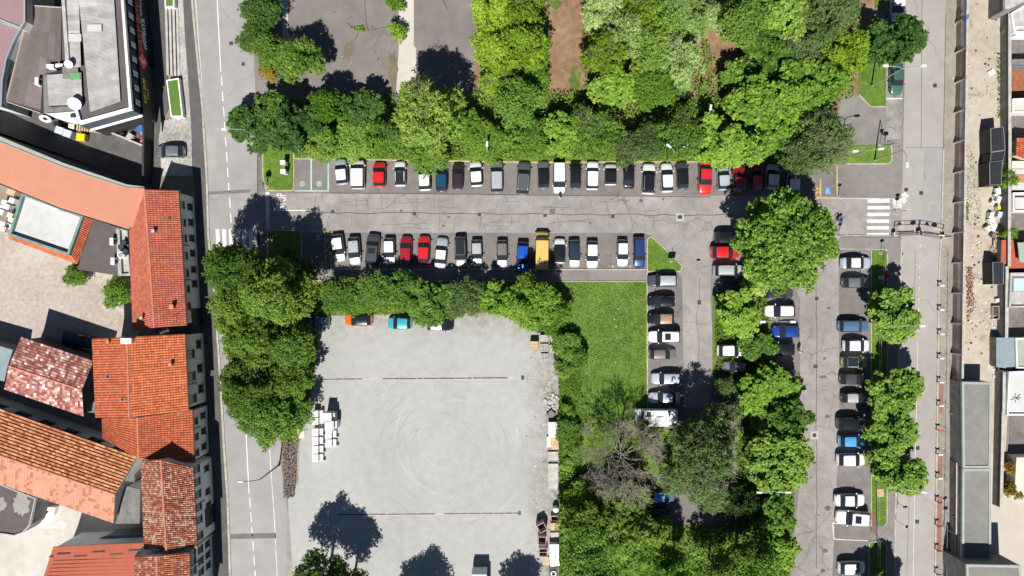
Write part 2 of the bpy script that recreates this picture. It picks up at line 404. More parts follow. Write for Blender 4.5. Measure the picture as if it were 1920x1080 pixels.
def disabled(px, py, rot):
    p = P(px, py); m = MB(); m.box((p.x, p.y, .006), (.84, .98, .003), R(rot)); m.build('disabled_panel', W['blue_paint'], lot)
    Mx = Matrix.Translation((p.x, p.y, .010)) @ Matrix.Rotation(R(rot), 4, 'Z')
    mm = MB(); n = 20
    vs = []; fs = []
    for i in range(n + 1):
        a = R(100) + R(270) * i / n
        for r in (.19, .26): vs.append(Mx @ Vector((math.cos(a) * r - .02, math.sin(a) * r - .14, 0)))
    fs = [(2 * i, 2 * i + 1, 2 * i + 3, 2 * i + 2) for i in range(n)]
    mm.add(vs, fs)
    def bar(a, b, w):
        a = Vector((*a, 0)); b = Vector((*b, 0)); d = (b - a).normalized(); q = Vector((-d.y, d.x, 0)) * w / 2
        mm.add([Mx @ (a + q), Mx @ (a - q), Mx @ (b - q), Mx @ (b + q)], [(0, 1, 2, 3)])
    bar((-.04, .26), (-.02, -.08), .09); bar((-.02, -.06), (.16, -.06), .08); bar((.16, -.02), (.24, -.32), .08); bar((-.03, .12), (.15, .1), .07)
    vs = [Mx @ Vector((-.05 + math.cos(R(a)) * .07, .36 + math.sin(R(a)) * .07, 0)) for a in range(0, 360, 30)]
    mm.add(vs, [tuple(range(12))])
    mm.build('wheelchair_emblem', W['worn_paint'], lot)
disabled(596.5, 445.5, 180); disabled(1552.5, 358, 0)
marking('bay_line', lot, [((609.8, 436), (609.8, 494)), ((624.2, 436), (623, 455)), ((621, 470), (624, 494))], .15, .006, W['yellow_paint'])
marking('bay_line', lot, [((587, 434.8), (625, 434.8))], .15, .0105, W['yellow_paint'])
marking('bay_hatching', lot, [((611, 459 - 5), (623, 442 - 3)), ((611, 472), (623, 456)), ((611, 482), (623, 470))], .22, .0075, W['yellow_paint'])
marking('bay_line', lot, [((1538.5, 335), (1538.5, 369.5)), ((1569.5, 310), (1569.5, 369))], .16, .006, W['yellow_paint'])
marking('bay_line', lot, [((1524, 371.2), (1570, 371.2))], .16, .0105, W['yellow_paint'])
marking('bay_hatching', lot, [((1529, 350), (1537.5, 362)), ((1529, 365), (1537.5, 352))], .2, .0075, W['yellow_paint'])
marking('bay_line', lot, [((1571, 371), (1680, 372.5))], .16, .006, W['worn_paint'])
marking('bay_line', lot, [((1149 + k * 33, 497), (1149 + k * 33, 502)) for k in range(2)], .1, .006, W['worn_paint'])
marking('zebra_stripe', aisle, [((1627 - i * .4, 376.8 + i * 12.6), (1668.5 - i * .4, 376.8 + i * 12.6)) for i in range(6)], .46, .009, W['white_paint'])
for i, (a, b) in enumerate((((1561, 981), (1636, 984)), ((1564, 1011), (1628, 1014)), ((1561, 981), (1564, 1011)))): marking('bay_line', lot, [(a, b)], .13, .006 + i * .004, W['worn_paint'])
# --- right street and its pavements
street_r = sheet('street', [(1720, -1500), (1700, -140), (1697, 100), (1691, 370), (1689, 470), (1682, 760), (1676, 1110), (1674, 1250), (1655, 2600), (1729, 2600), (1748, 1250), (1752, 1080), (1760, 500), (1764, 440), (1768, 280), (1776, -140), (1796, -1500)], .008, W['street2'])
marking('lane_line', street_r, [((1774.5, -40), (1774, 100))], .19, .013, W['white_paint'])
marking('lane_line', street_r, [((1773.6, 113), (1773.4, 122)), ((1773, 141), (1770.3, 271))], .19, .013, W['white_paint'])
marking('tar_seam', street_r, [((1729 - .3 * i, -40 + 46 * i), (1728.7 - .3 * i, 6 + 46 * i)) for i in range(7)], .07, .013, W['seam'])
marking('tar_seam', street_r, [((1698, 276), (1767, 276.5)), ((1688, 560), (1715, 561)), ((1716, 470), (1714, 610)), ((1709, 800), (1700, 1080))], .05, .013, W['seam'])
marking('lane_dash', street_r, [((1725.6 - i * .55, 458 + i * 20), (1725.5 - i * .55, 463 + i * 20)) for i in range(9)], .11, .013, W['worn_paint'])
marking('lane_line', street_r, [((1721, 640), (1717.5, 800)), ((1717.5, 800), (1712, 1080))], .07, .013, W['worn_paint'])
sheet('asphalt_patch', [(1732, 277), (1767, 277), (1763, 436), (1729, 436)], .0165, W['street'], street_r)
for px, py in ((1727, 362), (1721, 699.5), (1720.5, 840), (1719.5, 978), (1753, 160.5)): grate(px, py, .55, .55, street_r, .02)
m = MB(); p = P(1751, 387.5); m.box((p.x, p.y, .02), (.8, .5, .01)); m.build('manhole_cover', plain('rusty_iron', (.3, .24, .21), .8, .2, 3), street_r)
for px, py, wx, wy in ((1690, 422, .7, 1.2), (1756, 428, 1.1, .6)):
    m = MB(); p = P(px, py); m.box((p.x, p.y, .019), (wx, wy, .003)); m.build('faded_patch', ground('faded_orange_paint', (.42, .28, .19), (.5, .40, .31), .5, 3, 9), street_r)
m = MB(); p = P(1699, 355.5); m.cyl((p.x, p.y, .015), .3, .012, 16); m.build('manhole_cover', W['iron'], street_r)
m = MB(); p = P(1689.5, 475.5); m.cyl((p.x, p.y, .015), .32, .012, 16); m.build('manhole_cover', W['iron'], street_r)
# spilt white paint on the junction
pm = NT('spilt_white_paint', .8, .2)
sp = MB()
rr = random.Random(3)
for k in range(70):
    t = rr.random(); x = 1680 + t * 20 + rr.gauss(0, 4); yv = 384 - t * 18 + rr.gauss(0, 5); p = P(x, yv); a0 = rr.random() * 6; rx = rr.uniform(.1, .45) * (1 if k < 45 else .4); ry = rx * rr.uniform(.3, .8)
    vs = [(p.x + math.cos(a) * rx * math.cos(a0) - math.sin(a) * ry * math.sin(a0), p.y + math.cos(a) * rx * math.sin(a0) + math.sin(a) * ry * math.cos(a0), .02 + k * .0004) for a in [i * 2 * math.pi / 9 + rr.uniform(-.2, .2) for i in range(9)]]
    sp.add(vs, [tuple(range(9))])
so_ = sp.build('paint_spill', ground('chalky_spill', (.42, .40, .37), (.68, .66, .63), .5, 3, 9, bump=0), street_r); so_['kind'] = 'stuff'
# pavement between car park and right street
slab('pavement', [(1660, 180), (1661, 285), (1672, 300), (1672, 270), (1676, 262), (1690, 262), (1690, 372), (1571, 371), (1571, 310), (1590, 306), (1668, 309), (1672, 305), (1672, 300), (1590, 270), (1560, 250), (1580, 180)], .05, W['walk'])
sheet('lay_by', [(1661, -140), (1694, -140), (1693, 100), (1690, 262), (1661, 262)], .004, ground('patched_asphalt', (.15, .14, .135), (.36, .34, .32), .3, .9, 6, blot=[(.8, .55, (.12, .115, .11), .7), (1.4, .62, (.42, .40, .38), .6)]))
slab('pavement', [(1572, 445), (1689, 445), (1687, 540), (1682, 760), (1676, 1110), (1674, 1250), (1655, 1250), (1660, 1008), (1638, 1006), (1636, 985), (1662, 985), (1662, 470), (1572, 468)], .07, W['walk'])
kerb([(1690, 448), (1687, 540), (1682, 760), (1676, 1110)], wd=.2)
kerb([(1572, 441.8), (1680, 442.2)], wd=.14); kerb([(1573, 466.5), (1632, 467)], wd=.12)
marking('bay_line', lot, [((1661.5 + k, y), (1692, y)) for k, y in ((0, 185), (0, 36))], .14, .007, W['white_paint'])
slab('pavement', [(1776, -140), (1768.5, 280), (1764.5, 440), (1760.5, 500), (1752.5, 1080), (1748.5, 1250), (1775, 1250), (1778, 1080), (1788, 480), (1790, 250), (1795, -140)], .09, ground('weathered_pavement', (.19, .17, .145), (.33, .305, .265), .1, .8, 8, (.2, .01, (.08, .07, .06)), blot=[(.6, .6, (.36, .33, .28), .6)]))
kerb([(1768.5, 280), (1764.5, 440), (1760.5, 500), (1752.5, 1080)], wd=.22)
for y0, y1 in ((715, 775), (850, 895), (930, 1035)):
    q = lambda y: 1760.3 - (y - 500) * .0138
    sheet('red_paving', [(q(y0) + 2.5, y0), (q(y0) + 11, y0), (q(y1) + 11, y1), (q(y1) + 2.5, y1)], .096, ground('worn_red_paving', (.20, .10, .08), (.32, .17, .14), .3, 1.5, 9))
# --- dirt lot on the far right and forecourt
sheet('dirt_lot', [(1790, -140), (1890, -140), (1893, 250), (1893, 700), (1885, 860), (1872, 1100), (1800, 1100), (1800, 700)], .004, W['dirt'])
sheet('forecourt', [(1855, 850), (1990, 850), (1990, 1250), (1790, 1250), (1790, 1040), (1855, 1040)], .008, ground('sandy_concrete', (.40, .365, .315), (.50, .46, .40), .1, .6, 6))
# --- concrete yard with drainage grid, grain and old tyre circles
ym = NT('yard_concrete', .9, .15)
f = ym.math('ADD', ym.math('MULTIPLY', ym.noise(.05, 4), .4), ym.math('MULTIPLY', ym.noise(.9, 5, .6), .35)); f = ym.math('ADD', f, ym.math('MULTIPLY', ym.noise(7, 3, .7), .25))
c = ym.ramp(f, [(.33, (.305, .307, .298)), (.66, (.43, .43, .418))])
br = ym.n('ShaderNodeTexBrick'); br.inputs['Scale'].default_value = 3.0; br.inputs['Mortar Size'].default_value = .03; br.inputs['Color1'].default_value = (1, 1, 1, 1); br.inputs['Color2'].default_value = (.9, .9, .9, 1); br.inputs['Mortar'].default_value = (.7, .7, .68, 1)
ym.l(ym.co(), br.inputs['Vector'])
msk = ym.ramp(ym.noise(.07, 3), [(.42, (0, 0, 0)), (.62, (1, 1, 1))])
c = ym.mix(ym.math('MULTIPLY', msk, .8), c, ym.mix(1.0, c, br.outputs['Color'], 'MULTIPLY'))
for (cx, cy, sc, lo_, colr, amt) in ((845, 850, 1.35, .955, (.24, .24, .235), .35), (855, 820, .9, .965, (.50, .495, .485), .3), (800, 870, 2.2, .955, (.24, .24, .235), .35)):
    mp = ym.n('ShaderNodeMapping'); ym.l(ym.co(), mp.inputs[0]); q = P(cx, cy); mp.inputs['Location'].default_value = (-q.x, -q.y, 0)
    wv = ym.n('ShaderNodeTexWave', wave_type='RINGS', rings_direction='Z'); wv.inputs['Scale'].default_value = sc * .1; wv.inputs['Distortion'].default_value = 1.1; wv.inputs['Detail'].default_value = 2; wv.inputs['Detail Scale'].default_value = .5
    ym.l(mp.outputs[0], wv.inputs[0])
    k = ym.ramp(wv.outputs['Fac'], [(lo_, (0, 0, 0)), (min(1, lo_ + .07), (1, 1, 1))])
    ln = ym.n('ShaderNodeVectorMath', operation='LENGTH'); ym.l(mp.outputs[0], ln.inputs[0])
    k = ym.math('MULTIPLY', k, ym.ramp(ym.math('DIVIDE', ln.outputs['Value'], 20), [(.12, (0, 0, 0)), (.25, (1, 1, 1)), (.55, (1, 1, 1)), (.75, (0, 0, 0))]))
    k = ym.math('MULTIPLY', k, ym.ramp(ym.noise(.16, 3), [(.45, (0, 0, 0)), (.6, (1, 1, 1))]))
    c = ym.mix(ym.math('MULTIPLY', k, amt), c, colr)
sx_ = ym.n('ShaderNodeSeparateXYZ'); ym.l(ym.co(), sx_.inputs[0])
ed = ym.math('ADD', sx_.outputs[0], ym.math('MULTIPLY', ym.noise(.35, 5, .65), 7.0)); ed = ym.ramp(ym.math('DIVIDE', ym.math('SUBTRACT', ed, 3.6), 6.0), [(.25, (0, 0, 0)), (.95, (1, 1, 1))])
et = ym.math('ADD', sx_.outputs[1], ym.math('MULTIPLY', ym.noise(.3, 5, .65), 8.0)); et = ym.ramp(ym.math('DIVIDE', ym.math('ADD', et, 5.5), 7.0), [(.2, (0, 0, 0)), (.95, (1, 1, 1))])
dirt_ = ym.ramp(ym.noise(1.1, 6, .7), [(.35, (.15, .145, .11)), (.5, (.24, .235, .205)), (.68, (.40, .39, .36))])
c = ym.mix(ym.math('MULTIPLY', ym.math('MAXIMUM', ed, et), .85), c, dirt_)
ym.bump(ym.noise(9, 3, .7), .2, .03); ym.col(c)
yard = sheet('yard', [(594, 588), (1050, 588), (1046, 640), (1044, 700), (1043, 1250), (536, 1250), (548, 1060), (540, 935), (560, 905), (562, 835), (580, 770), (594, 690)], .012, ym.mat)
sheet('yard_edge', [(590, 585), (1060, 585), (1048, 660), (1047, 1250), (530, 1250), (540, 935), (556, 905), (556, 835), (575, 770), (590, 690)], .006, W['yard_edge'])
for y0, x0, x1 in ((709, 604, 978), (963, 598, 972)):
    rr = random.Random(y0)
    marking('drain_channel', yard, [((x0, y0 + 2), (x1, y0 - 1))], .42, .021, W['bare_conc'])
    x = x0
    while x < x1 - 5:
        e = min(x1, x + rr.uniform(12, 34)); yy = y0 + 2 - 3 * (x - x0) / (x1 - x0)
        if rr.random() < .8: marking('drain_grate', yard, [((x, yy), (e - 1, yy - .15))], .17, .026, W['iron'])
        x = e
    grate(x1 + 2, y0 - 1, .45, .6, yard, .03)
    if y0 > 900: grate(x0, y0 + 1, .4, .5, yard, .03)
# woodchip heap strip by the street
rr = random.Random(9)
ch = MB()
for k in range(2200):
    t = rr.random(); x = 541 + rr.uniform(-13, 14) * (1 - .35 * t) - t * 2 + 3; yv = 826 + t * 105; p = P(x, yv); a = rr.gauss(1.2, .7); L = rr.uniform(.12, .5) if k < 2560 else rr.uniform(1.5, 3.5); d = Vector((math.cos(a), math.sin(a), rr.uniform(-.2, .2))) * L / 2
    h = .05 + .45 * rr.random() * (1 - abs(x - 541) / 18)
    n = Vector((-math.sin(a), math.cos(a), 0)) * rr.uniform(.02, .06); c0 = Vector((p.x, p.y, h))
    ch.add([c0 - d - n, c0 - d + n, c0 + d + n, c0 + d - n, c0 - d + Vector((0, 0, .05)), c0 + d + Vector((0, 0, .05))], [(0, 3, 5, 4), (1, 4, 5, 2), (0, 4, 1), (2, 5, 3)])
tag(ch.build('woodchips', islands('woodchip_brown', [(0, (.11, .09, .08)), (.5, (.24, .205, .18)), (1, (.42, .375, .33))])), kind='stuff')
sheet('litter_strip', [(526, 828), (556, 826), (558, 900), (548, 925), (538, 930), (528, 880)], .020, W['litter'])
# --- grass and planting beds
GR = W['grass']
slab('lawn', [(1046, 527), (1212, 528), (1213, 802), (1330, 812), (1330, 905), (1212, 908), (1212, 984), (1380, 985), (1385, 1250), (1046, 1250), (1050, 660)], .06, GR)
slab('planting_bed', [(486, 526), (1046, 526), (1050, 585), (600, 592), (590, 690), (575, 770), (556, 830), (528, 830), (520, 760), (505, 640), (488, 530)], .06, W['rough_grass'])
slab('lawn', [(493, 270), (551, 270), (551, 353), (547, 357), (500, 357), (493, 330)], .11, GR)
slab('lawn', [(503, 432), (562, 432), (565, 436), (565, 524), (503, 524)], .11, GR)
slab('lawn', [(1213.5, 448), (1222, 444), (1278, 498), (1275, 508), (1213.5, 509)], .11, GR)
slab('lawn', [(1610, 95), (1660, 95), (1660, 200), (1632, 200), (1610, 178)], .11, GR)
slab('lawn', [(1640, -140), (1661, -140), (1661, 15), (1640, 15)], .11, GR)
slab('lawn', [(1586, 274), (1668, 271), (1671, 276), (1671, 302), (1666, 307), (1586, 307)], .11, GR)
slab('lawn', [(1633, 470), (1658, 470), (1663, 475), (1662, 980), (1657, 986), (1641, 987), (1634, 960)], .11, GR)
slab('lawn', [(1629, 1016), (1655, 1015), (1662, 1025), (1661, 1250), (1629, 1250)], .11, GR)
slab('verge', [(551, 250), (1480, 230), (1575, 240), (1590, 270), (1586, 306), (1500, 309), (1395, 303), (1000, 304), (800, 301), (551, 297.5)], .11, W['rough_grass'])
slab('planting_bed', [(1336, 548), (1440, 548), (1448, 700), (1500, 700), (1482, 1080), (1478, 1250), (1385, 1250), (1380, 760), (1336, 700)], .09, W['rough_grass'])
slab('planting_bed', [(1395, 440), (1515, 440), (1500, 520), (1440, 535), (1395, 535)], .09, W['rough_grass'])
sheet('path', [(486, 506), (1212, 506), (1212, 526), (486, 526)], .012, W['walk'])
kerb([(486, 504.5), (1212, 505.5)], 'kerb'); kerb([(486, 526), (1212, 527.5)], 'kerb', .12)
kerb([(1213.5, 448), (1222, 443.5), (1279, 498), (1276, 509), (1213.5, 509.5)], closed=True)
kerb([(1213, 510), (1214, 800)], 'kerb'); kerb([(551.5, 297.5), (800, 301.5), (1000, 304.5), (1395, 303.5)], 'kerb_y')
kerb([(493, 270), (493, 330), (500, 357.5), (547, 357.5), (551.5, 353), (551.5, 272)], 'kerb_y')
kerb([(502.5, 524), (502.5, 434), (506, 431.5), (560, 431.5), (565.5, 436), (565.5, 524)], 'kerb')
kerb([(1586, 307.5), (1666, 307.5), (1671.5, 302), (1671.5, 276), (1668, 271)], 'kerb'); kerb([(1610, 178), (1632, 200.5), (1660, 200.5)], 'kerb')
kerb([(1633, 987), (1633, 470), (1636, 467.5), (1660, 467.5), (1663.5, 474), (1662.5, 980), (1657, 987)], 'kerb', .13); kerb([(1629, 1080), (1629, 1016), (1655, 1014.5), (1662, 1024), (1661, 1080)], 'kerb', .13)
sheet('brown_paving', [(1633, 955), (1641, 963), (1644, 1006), (1633, 997)], .118, plain('brown_board', (.17, .095, .07), .8, .25, 3))
# --- abandoned ground at the top
old = sheet('abandoned_lot', [(480, -200), (1060, -200), (1060, 250), (486, 270), (478, 150)], .0, W['old'])
sheet('concrete_strip', [(747, -200), (776, -200), (776, 85), (780, 90), (780, 170), (742, 185), (748, 85)], .006, W['light_court'], old)
sheet('concrete_strip', [(528, -200), (540, -200), (540, 60), (545, 70), (530, 80)], .006, W['light_court'], old)
marking('tar_seam', old, [((686, -40), (684, 12)), ((684, 12), (687, 45)), ((687, 45), (691, 60)), ((652, 44), (672, 58)), ((690, 56), (735, 50)), ((830, 0), (840, 18)), ((672, 62), (664, 78))], .12, .007, W['seam'])
rr = random.Random(5)
def blob(name, px, py, rx, ry, z, mat, parent, n=22, rot=0):
    p = P(px, py); vs = []
    for i in range(n):
        a = 2 * math.pi * i / n; k = rr.uniform(.7, 1.15)
        x, y = math.cos(a) * rx * k / PXM, math.sin(a) * ry * k / PXM
        vs.append((p.x + x * math.cos(rot) - y * math.sin(rot), p.y + x * math.sin(rot) + y * math.cos(rot), z))
    m = MB(); m.add(vs, [tuple(range(n))]); o = m.build(name, mat, parent)
    if parent is None: tag(o, kind='structure')
    return o
W['weedy'] = ground('weedy_dirt', (.115, .092, .062), (.20, .165, .115), .4, 2, 8, blot=[(1.2, .58, (.10, .13, .04), .6)])
blob('leaf_litter', 652, 97, 10, 22, .009, W['weedy'], old, rot=-.3); blob('leaf_litter', 738, 130, 9, 38, .009, W['weedy'], old); blob('leaf_litter', 898, 90, 7, 30, .009, W['weedy'], old); blob('leaf_litter', 516, 158, 22, 8, .012, W['weedy'], old)
sheet('grove_floor', [(890, -200), (1640, -200), (1640, 95), (1610, 95), (1610, 178), (1575, 240), (1480, 262), (890, 262)], .012, W['litter'])
for px, py, rx, ry, cl_ in ((1042, 8, 12, 10, 'rough_grass'), (1078, 150, 12, 25, 'rough_grass'), (1320, 165, 14, 16, 'rough_grass'), (1340, 190, 14, 8, 'rough_grass')): blob('grass_patch', px, py, rx, ry, .018, W[cl_], None)
# --- courtyards on the left
cob = ground('cobble_court', (.27, .225, .195), (.52, .46, .41), .09, 1.6, 5, blot=[(.2, .6, (.56, .52, .48), .5), (.9, .62, (.22, .19, .165), .4)], bump=.5)
sheet('courtyard', [(-400, 380), (60, 430), (250, 500), (262, 640), (180, 690), (20, 690), (-400, 690)], .004, cob)
sheet('back_court', [(-400, 640), (300, 640), (300, 900), (-400, 900)], -.01, W['dark_conc'])
sheet('courtyard', [(-400, 900), (300, 900), (300, 1250), (-400, 1250)], .0, W['light_court'])

def stains(n, seed, region, parent, mat, rmin, rmax, z):
    r_ = random.Random(seed)
    for k in range(n):
        x = r_.uniform(region[0], region[2]); y = r_.uniform(region[1], region[3]); m = MB(); p = P(x, y); R0 = r_.uniform(rmin, rmax); a = r_.uniform(.4, 1.0)
        vs = [(p.x + math.cos(i * .5236) * R0 * r_.uniform(.7, 1.1), p.y + math.sin(i * .5236) * R0 * a * r_.uniform(.7, 1.1), z + k * .0002) for i in range(12)]
        m.add(vs, [tuple(range(12))]); m.build('oil_stain', mat, parent)
W['stain'] = ground('oil_stained_asphalt', (.085, .078, .074), (.16, .15, .142), .3, 1.5, 6)
for i in range(14): stains(1, i, (640 + 55 * i, 470, 660 + 55 * i, 496), lot, W['stain'], .15, .5, .004)
for i in range(10): stains(1, 50 + i, (640 + 70 * i, 335, 700 + 70 * i, 357), lot, W['stain'], .12, .4, .004)
stains(12, 77, (1490, 480, 1560, 1070), aisle, W['stain'], .15, .6, .009); stains(9, 78, (640, 370, 1330, 432), aisle, W['stain'], .1, .35, .009)
for k in range(26):                                    # short cross cracks of the lane
    r_ = random.Random(300 + k); x = r_.uniform(620, 1340); yv = r_.choice((378, 388, 412, 420, 428)) + r_.uniform(-4, 4); pts = [(x, yv)]
    for j in range(r_.randint(3, 8)): x += r_.uniform(4, 9); yv += r_.uniform(-1.3, 1.3); pts.append((x, yv))
    marking('tar_seam', aisle, list(zip(pts, pts[1:])), .045, .0085 + k * .0001, W['seam'])
# ================================================================= TREES
def unit(n, r):
    v = r.normal(size=(n, 3)); return v / np.linalg.norm(v, axis=1, keepdims=True)
def crown_data(key, Rn, Hs, nl, n, ll, lw, seed, lobe=(.24, .40), up=.55, outward=0.0, z0=-.45, interior=.14, tuft=(.26, .5), per=13):
    """leaf-sized faces in tufts, tufts on clumps, clumps spread through a crown of radius Rn; centre at the origin"""
    r = np.random.default_rng(seed)
    d = unit(nl * 3, r); d = d[d[:, 2] > z0][:nl]
    k = r.uniform(.45, .84, len(d)) ** .8
    cen = d * k[:, None] * np.array([Rn, Rn, Hs]); cen[:2] *= .2
    lr = r.uniform(lobe[0], lobe[1], len(d)) * Rn
    pr = lr ** 2; pr /= pr.sum()
    nt = int(n / per * 2.2)
    idx = r.choice(len(d), nt, p=pr)
    dd = unit(nt, r); dd[:, 2] = np.where(r.random(nt) < .75, np.abs(dd[:, 2]), dd[:, 2])
    rad = np.where(r.random(nt) < interior, r.uniform(.2, .75, nt), np.clip(r.normal(.95, .20, nt), .5, 1.5))
    sq = np.array([1, 1, .8])
    tp = cen[idx] + dd * (lr[idx] * rad)[:, None] * sq
    keep = np.ones(nt, bool)
    for j in range(len(d)):
        q = (tp - cen[j]) / sq
        keep &= ~(((q * q).sum(1) < (lr[j] * .62) ** 2) & (idx != j))
    tp = tp[keep]; dd = dd[keep]; tp = tp[:max(1, int(n / per))]; dd = dd[:len(tp)]
    tr = r.uniform(tuft[0], tuft[1], len(tp))
    ti = np.repeat(np.arange(len(tp)), per); m = len(ti)
    e = unit(m, r); e[:, 2] = np.abs(e[:, 2]) * .7 - .15
    e = e + dd[ti] * .45; e /= np.linalg.norm(e, axis=1, keepdims=True)
    pos = tp[ti] + e * (tr[ti] * r.uniform(.35, 1.15, m))[:, None]
    nrm = e * .55 + np.array([0, 0, up]) + r.normal(size=(m, 3)) * .38; nrm /= np.linalg.norm(nrm, axis=1, keepdims=True)
    t = r.normal(size=(m, 3)) * .5 + e * (1.0 + outward); t -= nrm * (t * nrm).sum(1, keepdims=True); t /= np.linalg.norm(t, axis=1, keepdims=True) + 1e-9
    b = np.cross(nrm, t)
    s = r.uniform(.7, 1.35, (m, 1))
    L = t * ll * .5 * s; B = b * lw * .5 * s; D = nrm * (lw * .18)
    V = np.stack([pos - L, pos - L * .1 + B - D, pos + L, pos - L * .1 - B - D], 1).reshape(-1, 3)
    me = bpy.data.meshes.new(key); nv = len(V)
    me.vertices.add(nv); me.vertices.foreach_set('co', V.astype(np.float32).ravel())
    F = np.arange(nv, dtype=np.int32)
    me.loops.add(nv); me.loops.foreach_set('vertex_index', F)
    me.polygons.add(m); me.polygons.foreach_set('loop_start', np.arange(0, nv, 4, dtype=np.int32)); me.polygons.foreach_set('loop_total', np.full(m, 4, np.int32))
    me.materials.append(None); me.update(calc_edges=True)
    return me, cen, lr
def trunk_data(key, H, Rn, cen, seed, r0=.22, nb=9):
    """trunk from the ground up to the crown, limbs reaching into its clumps (crown centre at height 0 of the crown frame)"""
    rr = random.Random(seed); m = MB()
    base = -H
    m.tube([(0, 0, base - .05), (.05, .02, base * .55), (.0, .06, base * .15), (rr.uniform(-.2, .2), rr.uniform(-.2, .2), .35 * Rn)], [r0 * 1.25, r0, r0 * .8, r0 * .3], 7)
    order = sorted(range(len(cen)), key=lambda i: rr.random())[:nb]
    for i in order:
        c = Vector(cen[i]); s = Vector((0, 0, base * rr.uniform(.1, .45)))
        mid = s.lerp(c, .5) + Vector((rr.uniform(-.3, .3), rr.uniform(-.3, .3), -.2))
        m.tube([s, mid, c * .98], [r0 * .5, r0 * .32, r0 * .1], 5)
    return m.data(key, W['bark'], True)
def twig_data(key, Rn, seed, n=150, L=(.35, .95)):
    """bare grey sprays that stand out of the leaves in two or three places"""
    rr = random.Random(seed); m = MB(); spots = [(rr.uniform(0, 6.28), rr.uniform(.5, 1.35)) for _ in range(4)]
    for k in range(n):
        a0, e0 = spots[k % len(spots)]
        a = a0 + rr.gauss(0, .32); el = min(1.5, e0 + rr.gauss(0, .22)); d = Vector((math.cos(a) * math.cos(el), math.sin(a) * math.cos(el), math.sin(el)))
        p = d * Rn * rr.uniform(.74, .98); p.z *= .82; p.z += .1
        q = p + (d * .6 + Vector((rr.uniform(-1, 1), rr.uniform(-1, 1), rr.uniform(-.3, .5)))).normalized() * rr.uniform(*L)
        m.tube([p, p.lerp(q, .5) + Vector((rr.uniform(-.1, .1), rr.uniform(-.1, .1), .05)), q], [.022, .017, .008], 3, cap=False)
    return m.data(key, W['twig'])
PROTO = {}
def proto(key, Rn, nl, n, ll, lw, seed, **kw):
    Hs = kw.pop('Hs', .8) * Rn; hb = kw.pop('hb', 1.15) * Rn; tw = kw.pop('tw', 0)
    me, cen, lr = crown_data('crown', Rn, Hs, nl, n, ll, lw, seed, **kw)
    PROTO[key] = (Rn, hb, me, trunk_data('trunk', hb, Rn, cen, seed, .05 * Rn), twig_data('twigs', Rn, seed, tw) if tw else None)
# S small, M middle, L large; fine, broad, clumpy, long-leaved
proto('fineS', 2.3, 13, 5200, .26, .17, 1)
proto('fineM', 4.0, 26, 15000, .27, .17, 2, lobe=(.2, .36))
proto('fineM2', 4.0, 20, 14000, .27, .17, 3, lobe=(.24, .4), tw=170)
proto('fineL', 6.0, 46, 32000, .29, .18, 4, lobe=(.16, .29))
proto('clumpS', 2.3, 15, 3600, .38, .30, 5, lobe=(.2, .34), up=.7)
proto('clumpM', 3.9, 34, 9500, .42, .33, 6, lobe=(.15, .27), up=.75)
proto('clumpL', 5.6, 58, 19000, .44, .34, 7, lobe=(.12, .23), up=.75)
proto('roundL', 7.2, 170, 42000, .44, .25, 8, lobe=(.10, .17), up=.6, Hs=.72, z0=-.3)
proto('longM', 4.0, 24, 13000, .50, .13, 9, lobe=(.2, .36), outward=1.6, up=.5)
proto('longM2', 4.0, 30, 13000, .46, .13, 10, lobe=(.17, .32), outward=1.6, up=.5, tw=110)
proto('longL', 5.6, 44, 24000, .52, .14, 11, lobe=(.16, .28), outward=1.4, up=.5)
proto('thinM', 4.2, 26, 8200, .27, .16, 12, lobe=(.2, .36), tw=260, interior=.3)
proto('bushS', 1.5, 9, 2300, .24, .15, 13, hb=.55, lobe=(.3, .5))
proto('bushM', 2.8, 20, 8200, .26, .16, 14, hb=.62, lobe=(.22, .38), tw=60)
proto('palmS', 1.5, 9, 900, .9, .10, 15, hb=.6, outward=4, up=.5)
LEAF = {
 'mid':    leafmat('leaf_mid', [(.10, (.038, .090, .016)), (.5, (.120, .230, .034)), (.9, (.29, .43, .080))]),
 'dark':   leafmat('leaf_dark', [(.10, (.018, .046, .012)), (.5, (.052, .118, .024)), (.9, (.13, .235, .050))], .25),
 'vivid':  leafmat('leaf_vivid', [(.10, (.045, .120, .013)), (.5, (.135, .262, .030)), (.9, (.29, .435, .065))]),
 'yellow': leafmat('leaf_yellow_green', [(.10, (.070, .130, .012)), (.5, (.225, .37, .028)), (.9, (.44, .60, .070))], .4),
 'pale':   leafmat('leaf_pale', [(.10, (.095, .165, .045)), (.5, (.29, .42, .12)), (.9, (.54, .68, .29))], .35),
 'olive':  leafmat('leaf_olive', [(.10, (.040, .078, .024)), (.5, (.120, .195, .055)), (.9, (.26, .36, .13))], .3),
 'autumn': leafmat('leaf_autumn', [(.10, (0.146, 0.124, 0.018)), (.5, (0.356, 0.262, 0.035)), (.9, (0.518, 0.373, 0.055))], .35),
 'elm':    leafmat('leaf_elm', [(.10, (.038, .085, .014)), (.5, (.130, .235, .032)), (.9, (.30, .43, .080))], .35),
 'lime':   leafmat('leaf_lime', [(.10, (.055, .125, .018)), (.5, (.215, .37, .055)), (.9, (.46, .62, .16))], .35),
 'rust':   leafmat('leaf_rust', [(.10, (0.162, 0.041, 0.024)), (.45, (0.356, 0.124, 0.038)), (.6, (0.356, 0.248, 0.038)), (.95, (0.486, 0.373, 0.072))], .3),
}
tree_rng = random.Random(11)
